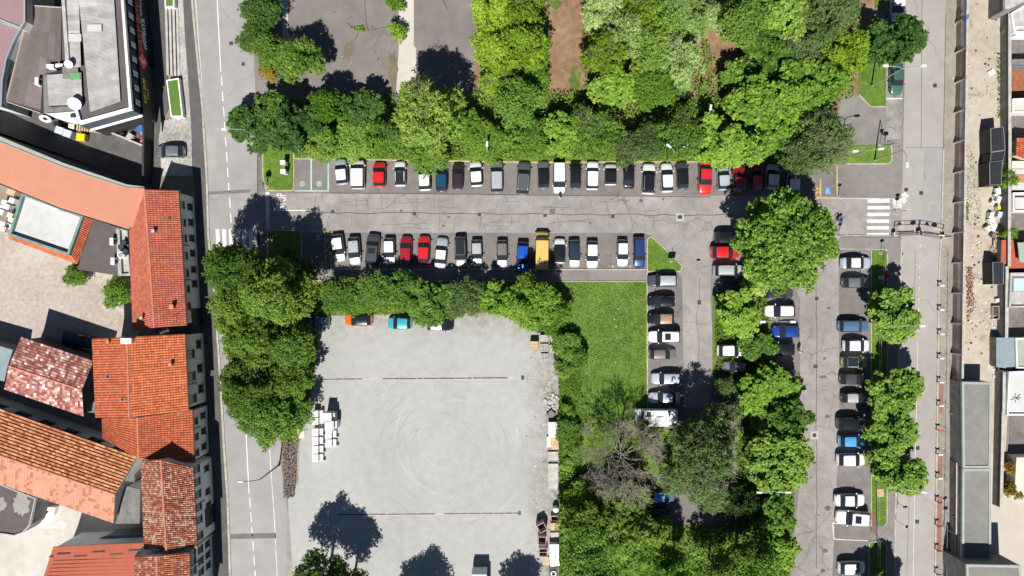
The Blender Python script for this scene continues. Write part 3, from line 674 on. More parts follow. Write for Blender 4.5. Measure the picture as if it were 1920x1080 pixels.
def tree(px, py, rpx, key, leaf, label, name='tree', group='trees of the park grove', hscale=1.0, cat='tree', ry=None):
    Rn, hb, me, tr, tw = PROTO[key]
    if group in (G1, G2, G4) and rpx < 70: hscale *= tree_rng.uniform(.72, 1.3)
    s0 = rpx / PXM / Rn
    hc = hb * s0 * hscale                                    # crown centre height
    s0 *= (1 - hc / CAM_H)
    lo_ = 1.0 if key == 'roundL' else .90
    hc = hb * s0 * hscale
    p = P(px, py, hc)
    rz = tree_rng.uniform(0, 6.28)
    if ry: rz = 0.0
    sc = (s0 * tree_rng.uniform(lo_, 1.0), (s0 if not ry else s0 * ry / rpx) * tree_rng.uniform(lo_, 1.0), s0 * hscale)
    t = thing(name, label, cat, (p.x, p.y, 0), rz, group, sc)
    for nm, data in (('crown', me), ('trunk', tr), ('twigs', tw)):
        if data is None: continue
        o = bpy.data.objects.new(nm, data); C.objects.link(o); o.parent = t; o.location = (0, 0, hb)
        if nm == 'twigs': o['kind'] = 'stuff'
        if nm == 'crown':
            o.material_slots[0].link = 'OBJECT'; o.material_slots[0].material = LEAF[leaf]
    return t
G1 = 'trees along the north edge of the car park'
G2 = 'trees of the grove'
G3 = 'trees over the left street'
G4 = 'bushes between car park and concrete yard'
G5 = 'street trees of the right median'
G6 = 'trees between the car rows'
G7 = 'trees on the lower lawn'
TREES = [
 # top corner beside the abandoned lot
 (490, 18, 40, 'fineM', 'dark', 'dark green tree at the top edge beside the wide grey street', G2, 1.1),
 (478, 72, 34, 'fineM2', 'elm', 'yellowish green tree leaning over the street edge, below the dark one', G2, 1.0),
 (500, 95, 36, 'fineM', 'mid', 'mid green tree between the street and the abandoned asphalt lot', G2, 1.0),
 (503, 132, 20, 'fineS', 'autumn', 'small yellow-leaved tree by the low rail at the street edge', G2, .9),
 (567, 118, 46, 'longM', 'mid', 'round green tree standing out into the abandoned asphalt lot', G2, .8),
 (741, 12, 17, 'bushS', 'vivid', 'upper bright green bush on the narrow concrete strip', 'bushes on the concrete strip', 1.3),
 (742, 64, 18, 'bushS', 'vivid', 'lower bright green bush on the narrow concrete strip', 'bushes on the concrete strip', 1.3),
 # row behind the upper cars
 (478, 240, 48, 'clumpM', 'dark', 'dark broad-leaved tree over the street corner by the small lawn', G1, 1.0),
 (556, 242, 52, 'clumpM', 'dark', 'dark green tree above the two charging bays', G1, 1.0),
 (516, 195, 36, 'clumpS', 'mid', 'dark clumpy tree at the corner of abandoned lot and street', G1, 1.0),
 (612, 205, 40, 'fineM', 'vivid', 'bright green tree whose shadow falls on the abandoned lot', G1, 1.0),
 (676, 205, 42, 'clumpM', 'dark', 'clumpy green tree between the bright tree and the large mottled tree', G1, 1.0),
 (606, 268, 36, 'longM', 'mid', 'green tree with white blossom specks behind the charging bays', G1, .9),
 (664, 262, 44, 'fineM', 'mid', 'green tree behind the silver hatchback and the white minivan', G1, .9),
 (722, 262, 38, 'longM2', 'vivid', 'bright tree behind the red hatchback of the upper row', G1, .9),
 (812, 215, 74, 'longM2', 'elm', 'large mottled green tree with grey twigs, casting shadow on the abandoned lot', G1, 1.2),
 (800, 290, 42, 'fineM2', 'elm', 'twiggy green tree hanging over the white and blue hatchbacks', G1, .7),
 (915, 268, 46, 'fineM', 'vivid', 'light green tree behind the white hatchback and grey estate', G1, .8),
 (878, 240, 40, 'clumpM', 'vivid', 'bright bushy tree beside the large mottled tree', G1, .9),
 (975, 195, 52, 'fineM', 'mid', 'green tree between the yellow-green grove and the upper car row', G1, 1.0),
 (1002, 262, 40, 'fineM2', 'vivid', 'fresh green tree behind the dark grey hatchback', G1, .8),
 (1050, 255, 40, 'clumpM', 'vivid', 'vivid green clumpy tree behind the white minivan facing the lane', G1, .8),
 (1120, 240, 54, 'longM2', 'elm', 'tree with grey twigs at the lower end of the litter strip', G1, .9),
 (1170, 280, 36, 'thinM', 'olive', 'thin twiggy tree drooping over the black soft-top car', G1, .8),
 (1218, 262, 44, 'fineM', 'olive', 'green tree behind the white estate with black roof', G1, .8),
 (1276, 248, 52, 'fineM2', 'elm', 'broad green tree around the double park lamp', G1, .9),
 (1345, 268, 56, 'clumpM', 'vivid', 'bright leafy tree hanging over the blue-grey hatchback', G1, .8),
 (1400, 275, 36, 'clumpS', 'vivid', 'small bright tree above the two red cars in shade', G1, .9),
 (1535, 262, 62, 'thinM', 'olive', 'grey green twiggy tree beside the asphalt path', G1, .9),
 (1500, 285, 44, 'fineM2', 'olive', 'low olive tree above the shaded white hatchbacks', G1, .8),
 (1565, 290, 30, 'thinM', 'olive', 'sparse twiggy tree at the disabled bay by the path', G1, .9),
 # grove at the top: yellow block
 (925, 20, 42, 'longM', 'yellow', 'yellow-green tree at the top edge beside the abandoned lot', G2, 1.0),
 (980, 25, 46, 'longM2', 'yellow', 'yellow-green tree at the top edge beside the brown litter strip', G2, 1.0),
 (930, 85, 46, 'longM', 'yellow', 'yellow-green tree in the middle of the bright block, lot side', G2, 1.0),
 (984, 95, 46, 'longM', 'yellow', 'yellow-green tree in the middle of the bright block, litter side', G2, 1.0),
 (940, 145, 42, 'longM2', 'yellow', 'lowest yellow-green tree above the large tree shadow', G2, 1.0),
 (1000, 148, 40, 'longM', 'vivid', 'green tree below the yellow block beside the litter strip', G2, 1.0),
 # pale block
 (1136, 25, 48, 'longM', 'pale', 'pale tree at the top edge just past the brown litter strip', G2, 1.0),
 (1200, 20, 48, 'longM2', 'yellow', 'yellowish tree at the top edge between two pale trees', G2, 1.0),
 (1285, 25, 58, 'longL', 'pale', 'wide pale tree at the top edge above the litter clearing', G2, 1.0),
 (1134, 97, 44, 'longM2', 'yellow', 'yellow-green tree by the middle of the brown litter strip', G2, 1.0),
 (1165, 65, 46, 'longM', 'pale', 'pale silvery tree second from the top by the litter strip', G2, 1.1),
 (1215, 100, 52, 'fineM', 'elm', 'green tree in the middle of the pale grove', G2, 1.0),
 (1274, 112, 50, 'longM2', 'pale', 'pale feathery tree beside the litter clearing', G2, 1.0),
 (1250, 60, 44, 'fineM2', 'vivid', 'bright green tree shaded between the pale crowns', G2, .9),
 (1338, 40, 34, 'longM', 'pale', 'pale tree on the far side of the litter clearing top', G2, .9),
 (1150, 165, 46, 'clumpM', 'vivid', 'vivid clumpy tree below the pale grove', G2, .9),
 (1225, 170, 46, 'fineM', 'vivid', 'bright green tree above the black shade by the park lamp', G2, .9),
 (1268, 158, 30, 'longM', 'pale', 'small pale tree at the lower tip of the clearing', G2, .9),
 # right block
 (1395, 45, 52, 'fineM', 'mid', 'mid green tree at the top edge past the litter clearing', G2, 1.0),
 (1470, 25, 54, 'clumpM', 'elm', 'clumpy green tree at the top edge in the dense block', G2, 1.0),
 (1545, 35, 58, 'longL', 'olive', 'feathery olive tree at the top edge near the street tree', G2, 1.0),
 (1430, 105, 56, 'clumpM', 'elm', 'yellowish clumpy tree in the dense block beside the clearing', G2, 1.0),
 (1510, 100, 54, 'longM2', 'olive', 'olive tree with pale branches in the dense block', G2, 1.0),
 (1580, 95, 46, 'longM', 'yellow', 'yellow-green tree beside the lawn patch with the street lamp', G2, 1.0),
 (1385, 150, 34, 'clumpS', 'mid', 'small dark round tree at the edge of the litter clearing', G2, .9),
 (1415, 190, 56, 'clumpM', 'vivid', 'vivid leafy tree in the lower dense block by the clearing', G2, 1.0),
 (1490, 170, 56, 'clumpM', 'vivid', 'vivid leafy tree in the middle of the dense block', G2, 1.05),
 (1545, 155, 44, 'clumpM', 'vivid', 'vivid leafy tree beside the path junction', G2, 1.0),
 (1440, 245, 48, 'clumpM', 'vivid', 'lowest vivid tree above the shaded red cars', G2, .9),
 (1500, 218, 44, 'clumpM', 'mid', 'leafy green tree between the vivid block and the twiggy trees', G2, .9),
 (1676, 78, 54, 'clumpM', 'dark', 'dark street tree hanging over the parked green car', G2, 1.0),
 # big round tree
 (1470, 452, 99, 'roundL', 'lime', 'huge round light green tree at the end of the parking lane', G6, .95),
 (1418, 522, 34, 'clumpM', 'lime', 'light green tree crouching under the flank of the huge round tree', G6, .6),
 # left street cluster
 (446, 510, 62, 'fineL', 'elm', 'tall tree over the zebra crossing of the left street', G3, 1.4),
 (440, 575, 58, 'fineL', 'elm', 'tree leaning over the street beside the pale tenement gate', G3, 1.05),
 (552, 512, 44, 'fineM', 'dark', 'dark shaded tree on the small lawn by the disabled bay', G3, 1.0),  # dark leaf colour carries the shade this lower tree stands in
 (525, 545, 68, 'fineL', 'elm', 'broad tree in the middle of the street cluster', G3, 1.4),
 (470, 640, 62, 'fineL', 'elm', 'tree over the street in the middle of the cluster, street side', G3, 1.05),
 (545, 645, 52, 'fineM2', 'mid', 'darker green tree overhanging the concrete yard corner', G3, 1.0),
 (475, 725, 64, 'fineL', 'elm', 'wide tree over the lower part of the street cluster', G3, 1.05),
 (550, 705, 46, 'fineM', 'elm', 'tree overhanging the yard at the end of the drain channel', G3, 1.0),
 (500, 785, 54, 'fineM2', 'mid', 'lowest tree of the street cluster with a twiggy grey patch', G3, .9),
 (555, 770, 38, 'fineM', 'mid', 'small tree beside the woodchip strip and white machines', G3, .9),
 # bushes along the lower car row
 (640, 560, 42, 'fineM', 'mid', 'bushy tree above the blue-grey van by the yard', G4, .75),
 (698, 551, 42, 'fineM2', 'mid', 'bushy tree hanging over the orange car', G4, .75),
 (760, 555, 44, 'longM', 'mid', 'bushy tree between the orange and the turquoise car', G4, .75),
 (815, 570, 48, 'clumpM', 'mid', 'bushy tree over the half hidden dark car', G4, .75),
 (868, 560, 40, 'fineM2', 'olive', 'olive bushy tree with grey twigs north of the yard', G4, .75),
 (940, 562, 38, 'clumpM', 'vivid', 'bright bushy tree beside the gap in the hedge row', G4, .75),
 (1000, 560, 50, 'longM', 'vivid', 'feathery bright tree by the corner of the lawn', G4, .85),
 (1030, 590, 44, 'fineM', 'vivid', 'fresh green tree above the stacked pallets', G4, .8),
 (985, 590, 30, 'fineS', 'vivid', 'small bright tree at the yard corner above the pallets', G4, .8),
 (1063, 652, 30, 'fineS', 'mid', 'low bush on the lawn beside the grey pallets', G4, .7),
 (1082, 668, 22, 'bushM', 'vivid', 'low bright bush a step out on the lawn below the pallets', G4, 1.0),
 (1059, 690, 20, 'bushM', 'mid', 'low bush at the yard edge above the concrete rubble', G4, 1.0),
 (1058, 772, 17, 'bushS', 'vivid', 'small bush beside the dark diamond-laid slab', G4, .9),
 (1064, 806, 26, 'fineS', 'mid', 'bush beside the white sheet pile', G4, .6),
 (1074, 838, 18, 'bushM', 'vivid', 'low bright bush on the lawn by the plywood sheets', G4, 1.0),
 (1060, 868, 13, 'bushS', 'vivid', 'tiny bush at the upper concrete slab', G4, .9),
 # between the car columns
 (1385, 585, 44, 'clumpM', 'vivid', 'bright tree beside the dark navy car under the big round tree', G6, .8),
 (1362, 600, 28, 'clumpS', 'yellow', 'small yellow-green tree at the edge of the middle lane', G6, .8),
 (1422, 652, 37, 'clumpM', 'mid', 'green tree over the nose of the yellow car', G6, .55),
 (1362, 728, 23, 'fineM2', 'olive', 'small olive tree beside the shaded dark silver car', G6, .8),
 (1447, 748, 66, 'clumpL', 'vivid', 'wide leafy tree below the half hidden blue-grey car', G6, .6),
 (1470, 790, 52, 'clumpM', 'mid', 'leafy tree reaching out to the framed drain grate', G6, .95),
 (1450, 860, 66, 'clumpL', 'mid', 'wide leafy tree above the double street lamp', G6, .95),
 (1310, 855, 78, 'thinM', 'olive', 'large thin olive tree with grey twigs beside the camper', G7, 1.0),
 (1290, 826, 42, 'thinM', 'olive', 'thin olive tree drooping over the tail of the camper', G7, .9),
 (1272, 896, 48, 'thinM', 'olive', 'thin olive tree between bare tree and blue car', G7, .8),
 (1350, 800, 50, 'thinM', 'olive', 'thin olive tree at the lower end of the middle lane', G7, .9),
 (1330, 920, 46, 'thinM', 'olive', 'thin pale tree above the blue car parked on gravel', G7, .8),
 (1452, 965, 44, 'clumpM', 'mid', 'leafy tree just below the double street lamp', G6, .85),
 (1455, 1025, 46, 'clumpM', 'vivid', 'leafy tree at the lane edge near the bottom', G6, .85),
 (1405, 1050, 50, 'fineM', 'mid', 'green tree at the bottom edge beside the lane trees', G7, 1.4),
 (1350, 1075, 46, 'fineM', 'mid', 'broad green tree at the bottom edge of the lawn', G7, 1.5),
 (1385, 955, 44, 'fineM2', 'dark', 'dark shaded tree between the olive tree and the double lamp', G7, .6),  # shade on this crown is put into its dark leaf colour
 (1095, 985, 54, 'fineM', 'elm', 'green tree on the lawn beside the empty crates', G7, .9),
 (1165, 945, 50, 'fineM2', 'mid', 'green tree below the bare grey tree', G7, .8),
 (1190, 1010, 64, 'longL', 'elm', 'wide bright tree near the bottom of the lawn', G7, .9),
 (1115, 1060, 54, 'fineM', 'mid', 'bright tree at the bottom edge beside the white tank', G7, .9),
 (1255, 1066, 42, 'longM', 'vivid', 'light green tree at the bottom beside the dark hollow', G7, 1.5),
 (1090, 925, 30, 'bushM', 'vivid', 'low green bush on the lawn below the bare tree', G7, 1.0),
 (1235, 990, 26, 'bushM', 'yellow', 'pale yellow bush below the black car on gravel', G7, 1.0),
 (1215, 815, 30, 'bushM', 'vivid', 'low bush growing beside the white camper', G7, 1.0),
 # right median
 (1674, 588, 52, 'clumpM', 'mid', 'uppermost tree of the right median, by the blue-grey estate', G5, .8),
 (1675, 733, 52, 'clumpM', 'mid', 'median tree beside the silver car with black rear', G5, .8),
 (1668, 806, 48, 'clumpM', 'mid', 'median tree beside the light blue hatchback', G5, .8),
 (1680, 876, 54, 'clumpM', 'mid', 'lowest visible median tree above the cardboard sheet', G5, .8),
 (1664, 1118, 46, 'clumpM', 'mid', 'median tree at the bottom edge whose shadow falls on the lawn', G5, .9),
 # yard bottom
 (600, 1078, 56, 'fineL', 'mid', 'tree at the bottom of the concrete yard beside the street', 'trees below the concrete yard', 1.3),
 (650, 1098, 46, 'fineM', 'mid', 'tree at the bottom edge casting a long shadow on the yard', 'trees below the concrete yard', 1.4),
 (783, 1158, 52, 'fineM', 'mid', 'tree below the yard casting the middle tree shadow', 'trees below the concrete yard', 1.1),
 (975, 1150, 44, 'fineM', 'mid', 'tree below the yard casting the shadow beside the empty crates', 'trees below the concrete yard', 1.1),
 # left courtyards and right gardens
 (147, 515, 24, 'bushM', 'vivid', 'bush at the foot of the flat brown roof', 'courtyard shrubs', 1.0),
 (224, 549, 29, 'bushM', 'vivid', 'round dense shrub against the red tiled tenement', 'courtyard shrubs', 1.0),
 (1886, 335, 16, 'palmS', 'vivid', 'spiky green shrub by the pink striped terrace', 'garden plants by the dirt lot', 1.3),
 (1889, 307, 9, 'palmS', 'vivid', 'small spiky shrub above the striped terrace', 'garden plants by the dirt lot', 1.3),
 (1886, 440, 14, 'palmS', 'vivid', 'feathery green shrub beside the white scrap heap', 'garden plants by the dirt lot', 1.3),
 (1884, 62, 8, 'bushS', 'elm', 'tuft of green weeds at the garden wall near the top', 'garden plants by the dirt lot', 1.0),
 (1893, 875, 14, 'bushS', 'rust', 'rust red creeper bush over the garden fence', 'garden plants by the dirt lot', 1.2),
 (1899, 915, 17, 'bushS', 'autumn', 'yellowing creeper bush at the corner of the sandy forecourt', 'garden plants by the dirt lot', 1.2),
 (112, 236, 5, 'bushS', 'vivid', 'small green potted bush behind the pale bins', 'courtyard shrubs', 1.0),
]
for (px, py, r_, key, leaf, lab, grp, hs) in TREES:
    nm = 'bush' if key.startswith('bush') or key.startswith('palm') else ('shrub' if r_ < 25 else 'tree')
    tree(px, py, r_, key, leaf, lab, nm, grp, hs, 'shrub' if nm != 'tree' else 'tree')
# the bare tree
def bare_tree(px, py, label, h, spread, seed, n1=13):
    rr = random.Random(seed); p = P(px, py, h * .6); t = thing('bare_tree', label, 'tree', (p.x, p.y, 0), 0, G7)
    tr = MB(); tr.tube([(0, 0, -.05), (.1, .1, h * .25), (.05, .2, h * .5)], [.24, .18, .13], 8); tr.build('trunk', W['twig'], t, local=True, smooth=True)
    def grow(mb, p, d, L, r, depth):
        q = p + d * L; mid = p.lerp(q, .5) + Vector((rr.uniform(-1, 1), rr.uniform(-1, 1), rr.uniform(-.4, .6))) * L * .1
        mb.tube([p, mid, q], [r, r * .8, r * .55], 5 if depth < 2 else 3, cap=False)
        if depth == 5: return
        for k in range(rr.choice((3, 3, 4)) if depth < 4 else 3):
            e = (d + Vector((rr.gauss(0, .55), rr.gauss(0, .55), rr.gauss(.05, .3)))).normalized()
            grow(mb, mid.lerp(q, rr.uniform(.2, 1)), e, L * rr.uniform(.58, .85), max(.023, r * .6), depth + 1)
    for k in range(n1):
        a = 2 * math.pi * k / n1 + rr.uniform(-.25, .25); el = rr.uniform(.05, .9)
        mb = MB(); grow(mb, Vector((0, .15, h * rr.uniform(.3, .5))), Vector((math.cos(a) * math.cos(el), math.sin(a) * math.cos(el), math.sin(el))), spread * rr.uniform(.26, .36), .065, 1)
        mb.build('branch', W['twig'], t, local=True)
    return t
bare_tree(1170, 866, 'leafless grey tree with spreading twigs on the lower lawn', 9.5, 8.6, 4, 20)
# undergrowth: leafy ground cover under the trees
def cover(poly, n, seed, leaf, hmax=.9, ll=.3, lw=.2, name='undergrowth', zt=.06):
    r = np.random.default_rng(seed); pts = [P(*q) for q in poly]
    xs = [p.x for p in pts]; ys = [p.y for p in pts]
    x = r.uniform(min(xs), max(xs), n * 2); y = r.uniform(min(ys), max(ys), n * 2)
    ins = np.zeros(len(x), bool); j = len(pts) - 1
    for i in range(len(pts)):
        a, b = pts[i], pts[j]; c = ((a.y > y) != (b.y > y)) & (x < (b.x - a.x) * (y - a.y) / ((b.y - a.y) or 1e-9) + a.x); ins ^= c; j = i
    x = x[ins][:n]; y = y[ins][:n]; m = len(x)
    hump = .5 + .5 * np.sin(x * .9 + seed) * np.cos(y * 1.1 + seed * 2)
    z = zt + r.random(m) * hmax * (.25 + .75 * hump)
    pos = np.stack([x, y, z], 1); nrm = r.normal(size=(m, 3)) * .5 + np.array([0, 0, .8]); nrm /= np.linalg.norm(nrm, axis=1, keepdims=True)
    t = r.normal(size=(m, 3)); t -= nrm * (t * nrm).sum(1, keepdims=True); t /= np.linalg.norm(t, axis=1, keepdims=True); b = np.cross(nrm, t); s = r.uniform(.6, 1.4, (m, 1))
    L = t * ll / 2 * s; B = b * lw / 2 * s
    V = np.stack([pos - L, pos + B, pos + L, pos - B], 1).reshape(-1, 3)
    me = bpy.data.meshes.new(name); me.vertices.add(len(V)); me.vertices.foreach_set('co', V.astype(np.float32).ravel()); me.loops.add(len(V)); me.loops.foreach_set('vertex_index', np.arange(len(V), dtype=np.int32))
    me.polygons.add(m); me.polygons.foreach_set('loop_start', np.arange(0, len(V), 4, dtype=np.int32)); me.polygons.foreach_set('loop_total', np.full(m, 4, np.int32)); me.materials.append(LEAF[leaf]); me.update(calc_edges=True)
    o = bpy.data.objects.new(name, me); C.objects.link(o); return tag(o, kind='stuff')
cover([(500, 185), (900, 170), (1480, 190), (1570, 250), (1570, 298), (1400, 299), (1000, 299), (640, 295), (555, 293), (555, 270), (490, 265)], 26000, 1, 'mid', 1.5)
cover([(560, 292), (1395, 290), (1395, 302), (1000, 303), (800, 300), (560, 296)], 5000, 2, 'vivid', .35, .2, .13)
cover([(900, -20), (1030, -20), (1028, 170), (1090, 190), (1092, 20), (1110, 0), (1290, -20), (1285, 180), (1320, 60), (1372, 190), (1400, -20), (1610, -20), (1600, 180), (1500, 230), (900, 200)], 16000, 3, 'mid', 1.0)
cover([(570, 528), (1040, 528), (1050, 580), (600, 592), (590, 690), (560, 830), (528, 826), (505, 640), (492, 530)], 17000, 4, 'mid', 1.0)
cover([(1047, 600), (1085, 620), (1095, 800), (1080, 1090), (1047, 1090)], 6500, 5, 'vivid', .4, .22, .14)
cover([(1050, 880), (1200, 900), (1260, 990), (1380, 990), (1380, 1090), (1050, 1090)], 12000, 6, 'mid', .9)
cover([(1340, 552), (1435, 552), (1445, 700), (1495, 705), (1478, 1085), (1385, 1085), (1385, 760), (1340, 700)], 9000, 7, 'mid', .8)
cover([(1050, 530), (1210, 530), (1211, 790), (1190, 900), (1050, 900)], 17000, 8, 'vivid', .16, .17, .08, 'grass_tufts')
cover([(1062, 540), (1180, 545), (1190, 640), (1110, 720), (1062, 700)], 5200, 9, 'pale', .16, .12, .09, 'clover_flowers', .08)
cover([(495, 275), (549, 275), (549, 352), (500, 354)], 1600, 10, 'vivid', .1, .13, .06, 'grass_tufts', .11)
cover([(1634, 472), (1661, 475), (1660, 982), (1636, 982)], 3000, 11, 'vivid', .12, .13, .06, 'grass_tufts', .11)
cover([(1612, 98), (1658, 98), (1658, 198), (1633, 198), (1612, 178)], 1400, 12, 'vivid', .12, .13, .06, 'grass_tufts', .11)
cover([(1588, 276), (1669, 273), (1669, 305), (1588, 305)], 900, 13, 'vivid', .12, .13, .06, 'grass_tufts', .11)
cover([(1216, 449), (1222, 447), (1274, 500), (1216, 506)], 700, 14, 'vivid', .1, .12, .06, 'grass_tufts', .11)
cover([(1808, 255), (1830, 300), (1840, 400), (1836, 420), (1806, 425)], 500, 15, 'olive', .22, .16, .08, 'weeds', .01)
cover([(1808, 380), (1815, 380), (1815, 412), (1808, 412)], 200, 16, 'vivid', .4, .25, .14, 'weeds', .01)
cover([(1868, 100), (1880, 100), (1880, 230), (1870, 220)], 300, 17, 'olive', .4, .25, .14, 'weeds', .01)
cover([(650, 44), (672, 50), (672, 60), (655, 52)], 60, 18, 'vivid', .3, .2, .12, 'weeds', .01)
cover([(668, 52), (682, 50), (684, 60), (670, 60)], 160, 19, 'vivid', .5, .26, .16, 'weeds', .01)
cover([(983, 618), (1000, 612), (1010, 700), (1038, 720), (1042, 900), (1030, 900), (1015, 700)], 700, 20, 'olive', .15, .14, .08, 'weeds', .02)
cover([(1810, 500), (1822, 500), (1826, 580), (1812, 600)], 420, 21, 'rust', .35, .22, .12, 'weeds', .01)
# ================================================================= BUILDINGS
TILE = {
 'red':   islands('red_clay_tiles', [(0, (.36, .088, .042)), (.5, (.44, .118, .055)), (1, (.52, .15, .072))], .8, .25, 1.2),
 'orange':islands('orange_clay_tiles', [(0, (.40, .10, .042)), (.5, (.52, .145, .06)), (1, (.60, .19, .085))], .8, .25, 1.0),
 'brick': islands('brick_red_tiles', [(0, (.33, .092, .06)), (.5, (.40, .115, .072)), (1, (.47, .145, .09))], .8, .22, .8),
 'old':   islands('weathered_tiles', [(0, (.20, .075, .05)), (.3, (.34, .10, .055)), (.55, (.44, .16, .095)), (.78, (.46, .29, .205)), (1, (.56, .43, .34))], .9, .35, 1.5),
 'old2':  islands('weathered_orange_tiles', [(0, (.24, .07, .04)), (.35, (.42, .12, .06)), (.7, (.52, .20, .10)), (1, (.50, .32, .22))], .9, .35, 1.5),
 'lichen':islands('lichen_tiles', [(0, (.30, .085, .045)), (.2, (.44, .15, .07)), (.6, (.54, .23, .11)), (.9, (.60, .33, .18)), (1, (.42, .095, .042))], .9, .3, .5),
 'salmon':islands('salmon_tiles', [(0, (.38, .135, .08)), (.16, (.44, .175, .11)), (.26, (.50, .245, .16)), (1, (.535, .28, .19))], .9, .12, .5),
 'patch': islands('patchwork_tiles', [(0, (.22, .09, .075)), (.25, (.34, .13, .11)), (.45, (.44, .19, .16)), (.62, (.52, .26, .22)), (.78, (.58, .40, .36)), (.89, (.74, .68, .64))], .8, .15, 1.0, const=True),
}
W['salmon_flat'] = plain('salmon_sheet_roof', (.47, .205, .132), .75, .05, .5)
W['red_sheet'] = plain('red_sheet_roof', (.38, .098, .055), .7, .08, .8)
W['ridge'] = plain('ridge_tile', (.50, .20, .13), .85, .2, 2)
W['mauve'] = plain('mauve_sheet_roof', (.27, .175, .185), .6, .12, .25)
W['corr_brown'] = islands('corrugated_brown_sheet', [(0, (.15, .125, .12)), (.5, (.185, .155, .148)), (1, (.225, .19, .18))], .7, .25, .9)
W['corr_grey'] = islands('corrugated_fibre_cement', [(0, (.36, .355, .35)), (.5, (.40, .395, .39)), (.9, (.44, .435, .43)), (1, (.52, .515, .50))], .8, .35, .7)
W['felt_brown'] = plain('brown_roof_felt', (.105, .088, .088), .9, .12, .6)
W['felt_grey'] = ground('grey_roof_felt', (.15, .147, .135), (.245, .24, .222), .12, .7, 6, blot=[(.5, .62, (.17, .165, .15), .5), (1.2, .68, (.40, .39, .36), .5)])
W['white_roof'] = ground('white_roof_membrane', (.42, .42, .41), (.56, .56, .555), .2, 1.0, 5, blot=[(.7, .64, (.52, .53, .52), .5)], bump=.05)
W['slate_blue'] = plain('blue_grey_sheet', (.22, .28, .31), .5, .12, .8)
W['green_trim'] = plain('pale_green_trim', (.31, .345, .30), .6, .1, 1)

def lerp(a, b, t): return a + (b - a) * t
def slope(mb, A, B, Cc, D, cw=.29, rl=.40, hgt=.095, lap=.05, jit=.012):
    """clay tiles: A-B along the ridge, D-C along the eaves; every tile a piece of its own"""
    n = max(2, round(((B - A).length + (Cc - D).length) / 2 / cw)); m = max(2, round(((D - A).length + (Cc - B).length) / 2 / rl))
    nor = (B - A).cross(D - A)
    if nor.z < 0: nor = -nor
    nor.normalize(); rr = random.Random(n * 31 + m)
    def pt(u, v): return lerp(lerp(A, B, u), lerp(D, Cc, u), v)
    for i in range(n):
        for j in range(m):
            u0, u1 = i / n, (i + 1) / n; um = (u0 + u1) / 2; v0, v1 = j / m, (j + 1) / m
            jz = rr.uniform(0, jit)
            lo = nor * (jz); hi = nor * (lap + jz); r0 = nor * (hgt + jz); r1 = nor * (hgt + lap + jz)
            mb.add([pt(u0, v0) + lo, pt(um, v0) + r0, pt(u1, v0) + lo, pt(u0, v1) + hi, pt(um, v1) + r1, pt(u1, v1) + hi, pt(um, v1) + nor * .0],
                   [(0, 3, 4, 1), (1, 4, 5, 2), (3, 6, 4), (4, 6, 5)])
def corrug(mb, A, B, Cc, D, pitch=.22, hgt=.05, sheets=3, rows=None):
    """ribbed sheets running from A-B down to D-C"""
    n = max(2, round(((B - A).length + (Cc - D).length) / 2 / pitch)); nor = (B - A).cross(D - A)
    if nor.z < 0: nor = -nor
    nor.normalize(); L = ((D - A).length + (Cc - B).length) / 2; rows = rows or max(1, round(L / 6))
    def pt(u, v): return lerp(lerp(A, B, u), lerp(D, Cc, u), v)
    for j in range(rows):
        v0, v1 = j / rows, (j + 1) / rows
        for i0 in range(0, n, sheets):
            i1 = min(n, i0 + sheets); vs = []; k = 0
            for i in range((i1 - i0) * 2 + 1):
                u = (i0 + i / 2) / n; h = hgt if i % 2 else 0
                vs += [pt(u, v0) + nor * h, pt(u, v1) + nor * (h + .012)]; k += 1
            mb.add(vs, [(2 * a, 2 * a + 1, 2 * a + 3, 2 * a + 2) for a in range(k - 1)])
def ridge_tiles(mb, a, b, r=.14, L=.42):
    n = max(1, round((b - a).length / L))
    for i in range(n):
        p = lerp(a, b, i / n); q = lerp(a, b, (i + 1.04) / n); mb.tube([p + Vector((0, 0, .03)), q + Vector((0, 0, .05))], [r * .95, r], 8)
def H3(p): return P(*p)
def gable(name, label, cat, ra, rb, eavesL, eavesR, tileL, tileR, wall='plaster', group=None, over=.25, cw=.29, rl=.40, eave_trim='dark_steel', ridge_mat='ridge'):
    """ra, rb: ridge ends (px,py,h); eavesL/R: eave line below ra and rb on each side"""
    A, B = H3(ra), H3(rb); L0, L1 = H3(eavesL[0]), H3(eavesL[1]); R0, R1 = H3(eavesR[0]), H3(eavesR[1])
    cen = (A + B) / 2; t = thing(name, label, cat, (cen.x, cen.y, 0), 0, group)
    out = [L0, A, R0, R1, B, L1]
    wl = inset(out, over); m = MB()
    for p in wl: p.z -= .12
    m.prism(wl, 0, None, bottom=False); m.build('wall', W[wall], t)
    m = MB()                                                # roof boarding under the tiles
    for q in ((A, B, L1, L0), (A, B, R1, R0)):
        q = [v - Vector((0, 0, .03)) for v in q]; m.add(q + [v - Vector((0, 0, .07)) for v in q], [(0, 1, 2, 3), (7, 6, 5, 4)] + [(i, (i + 1) % 4, 4 + (i + 1) % 4, 4 + i) for i in range(4)])
    roof = m.build('roof', W['wood'], t)
    for (x0, x1, tl) in ((L0, L1, tileL), (R0, R1, tileR)):
        m = MB(); slope(m, A, B, x1, x0, cw, rl, lap=.15 if tl == 'lichen' else .05, hgt=.04 if tl == 'lichen' else .095); o = m.build('roof_tiles', TILE[tl], roof); o['kind'] = 'stuff'
    m = MB(); ridge_tiles(m, A, B); m.build('ridge', W[ridge_mat], roof)
    for a, b in ((L0, L1), (R0, R1)):
        m = MB(); d = (b - a).normalized(); n = Vector((-d.y, d.x, 0)); n = n if (a - cen).dot(n) > 0 else -n
        m.tube([a + n * .05 - Vector((0, 0, .06)), b + n * .05 - Vector((0, 0, .06))], .075, 6); m.build('gutter', W[eave_trim], roof)
    return t
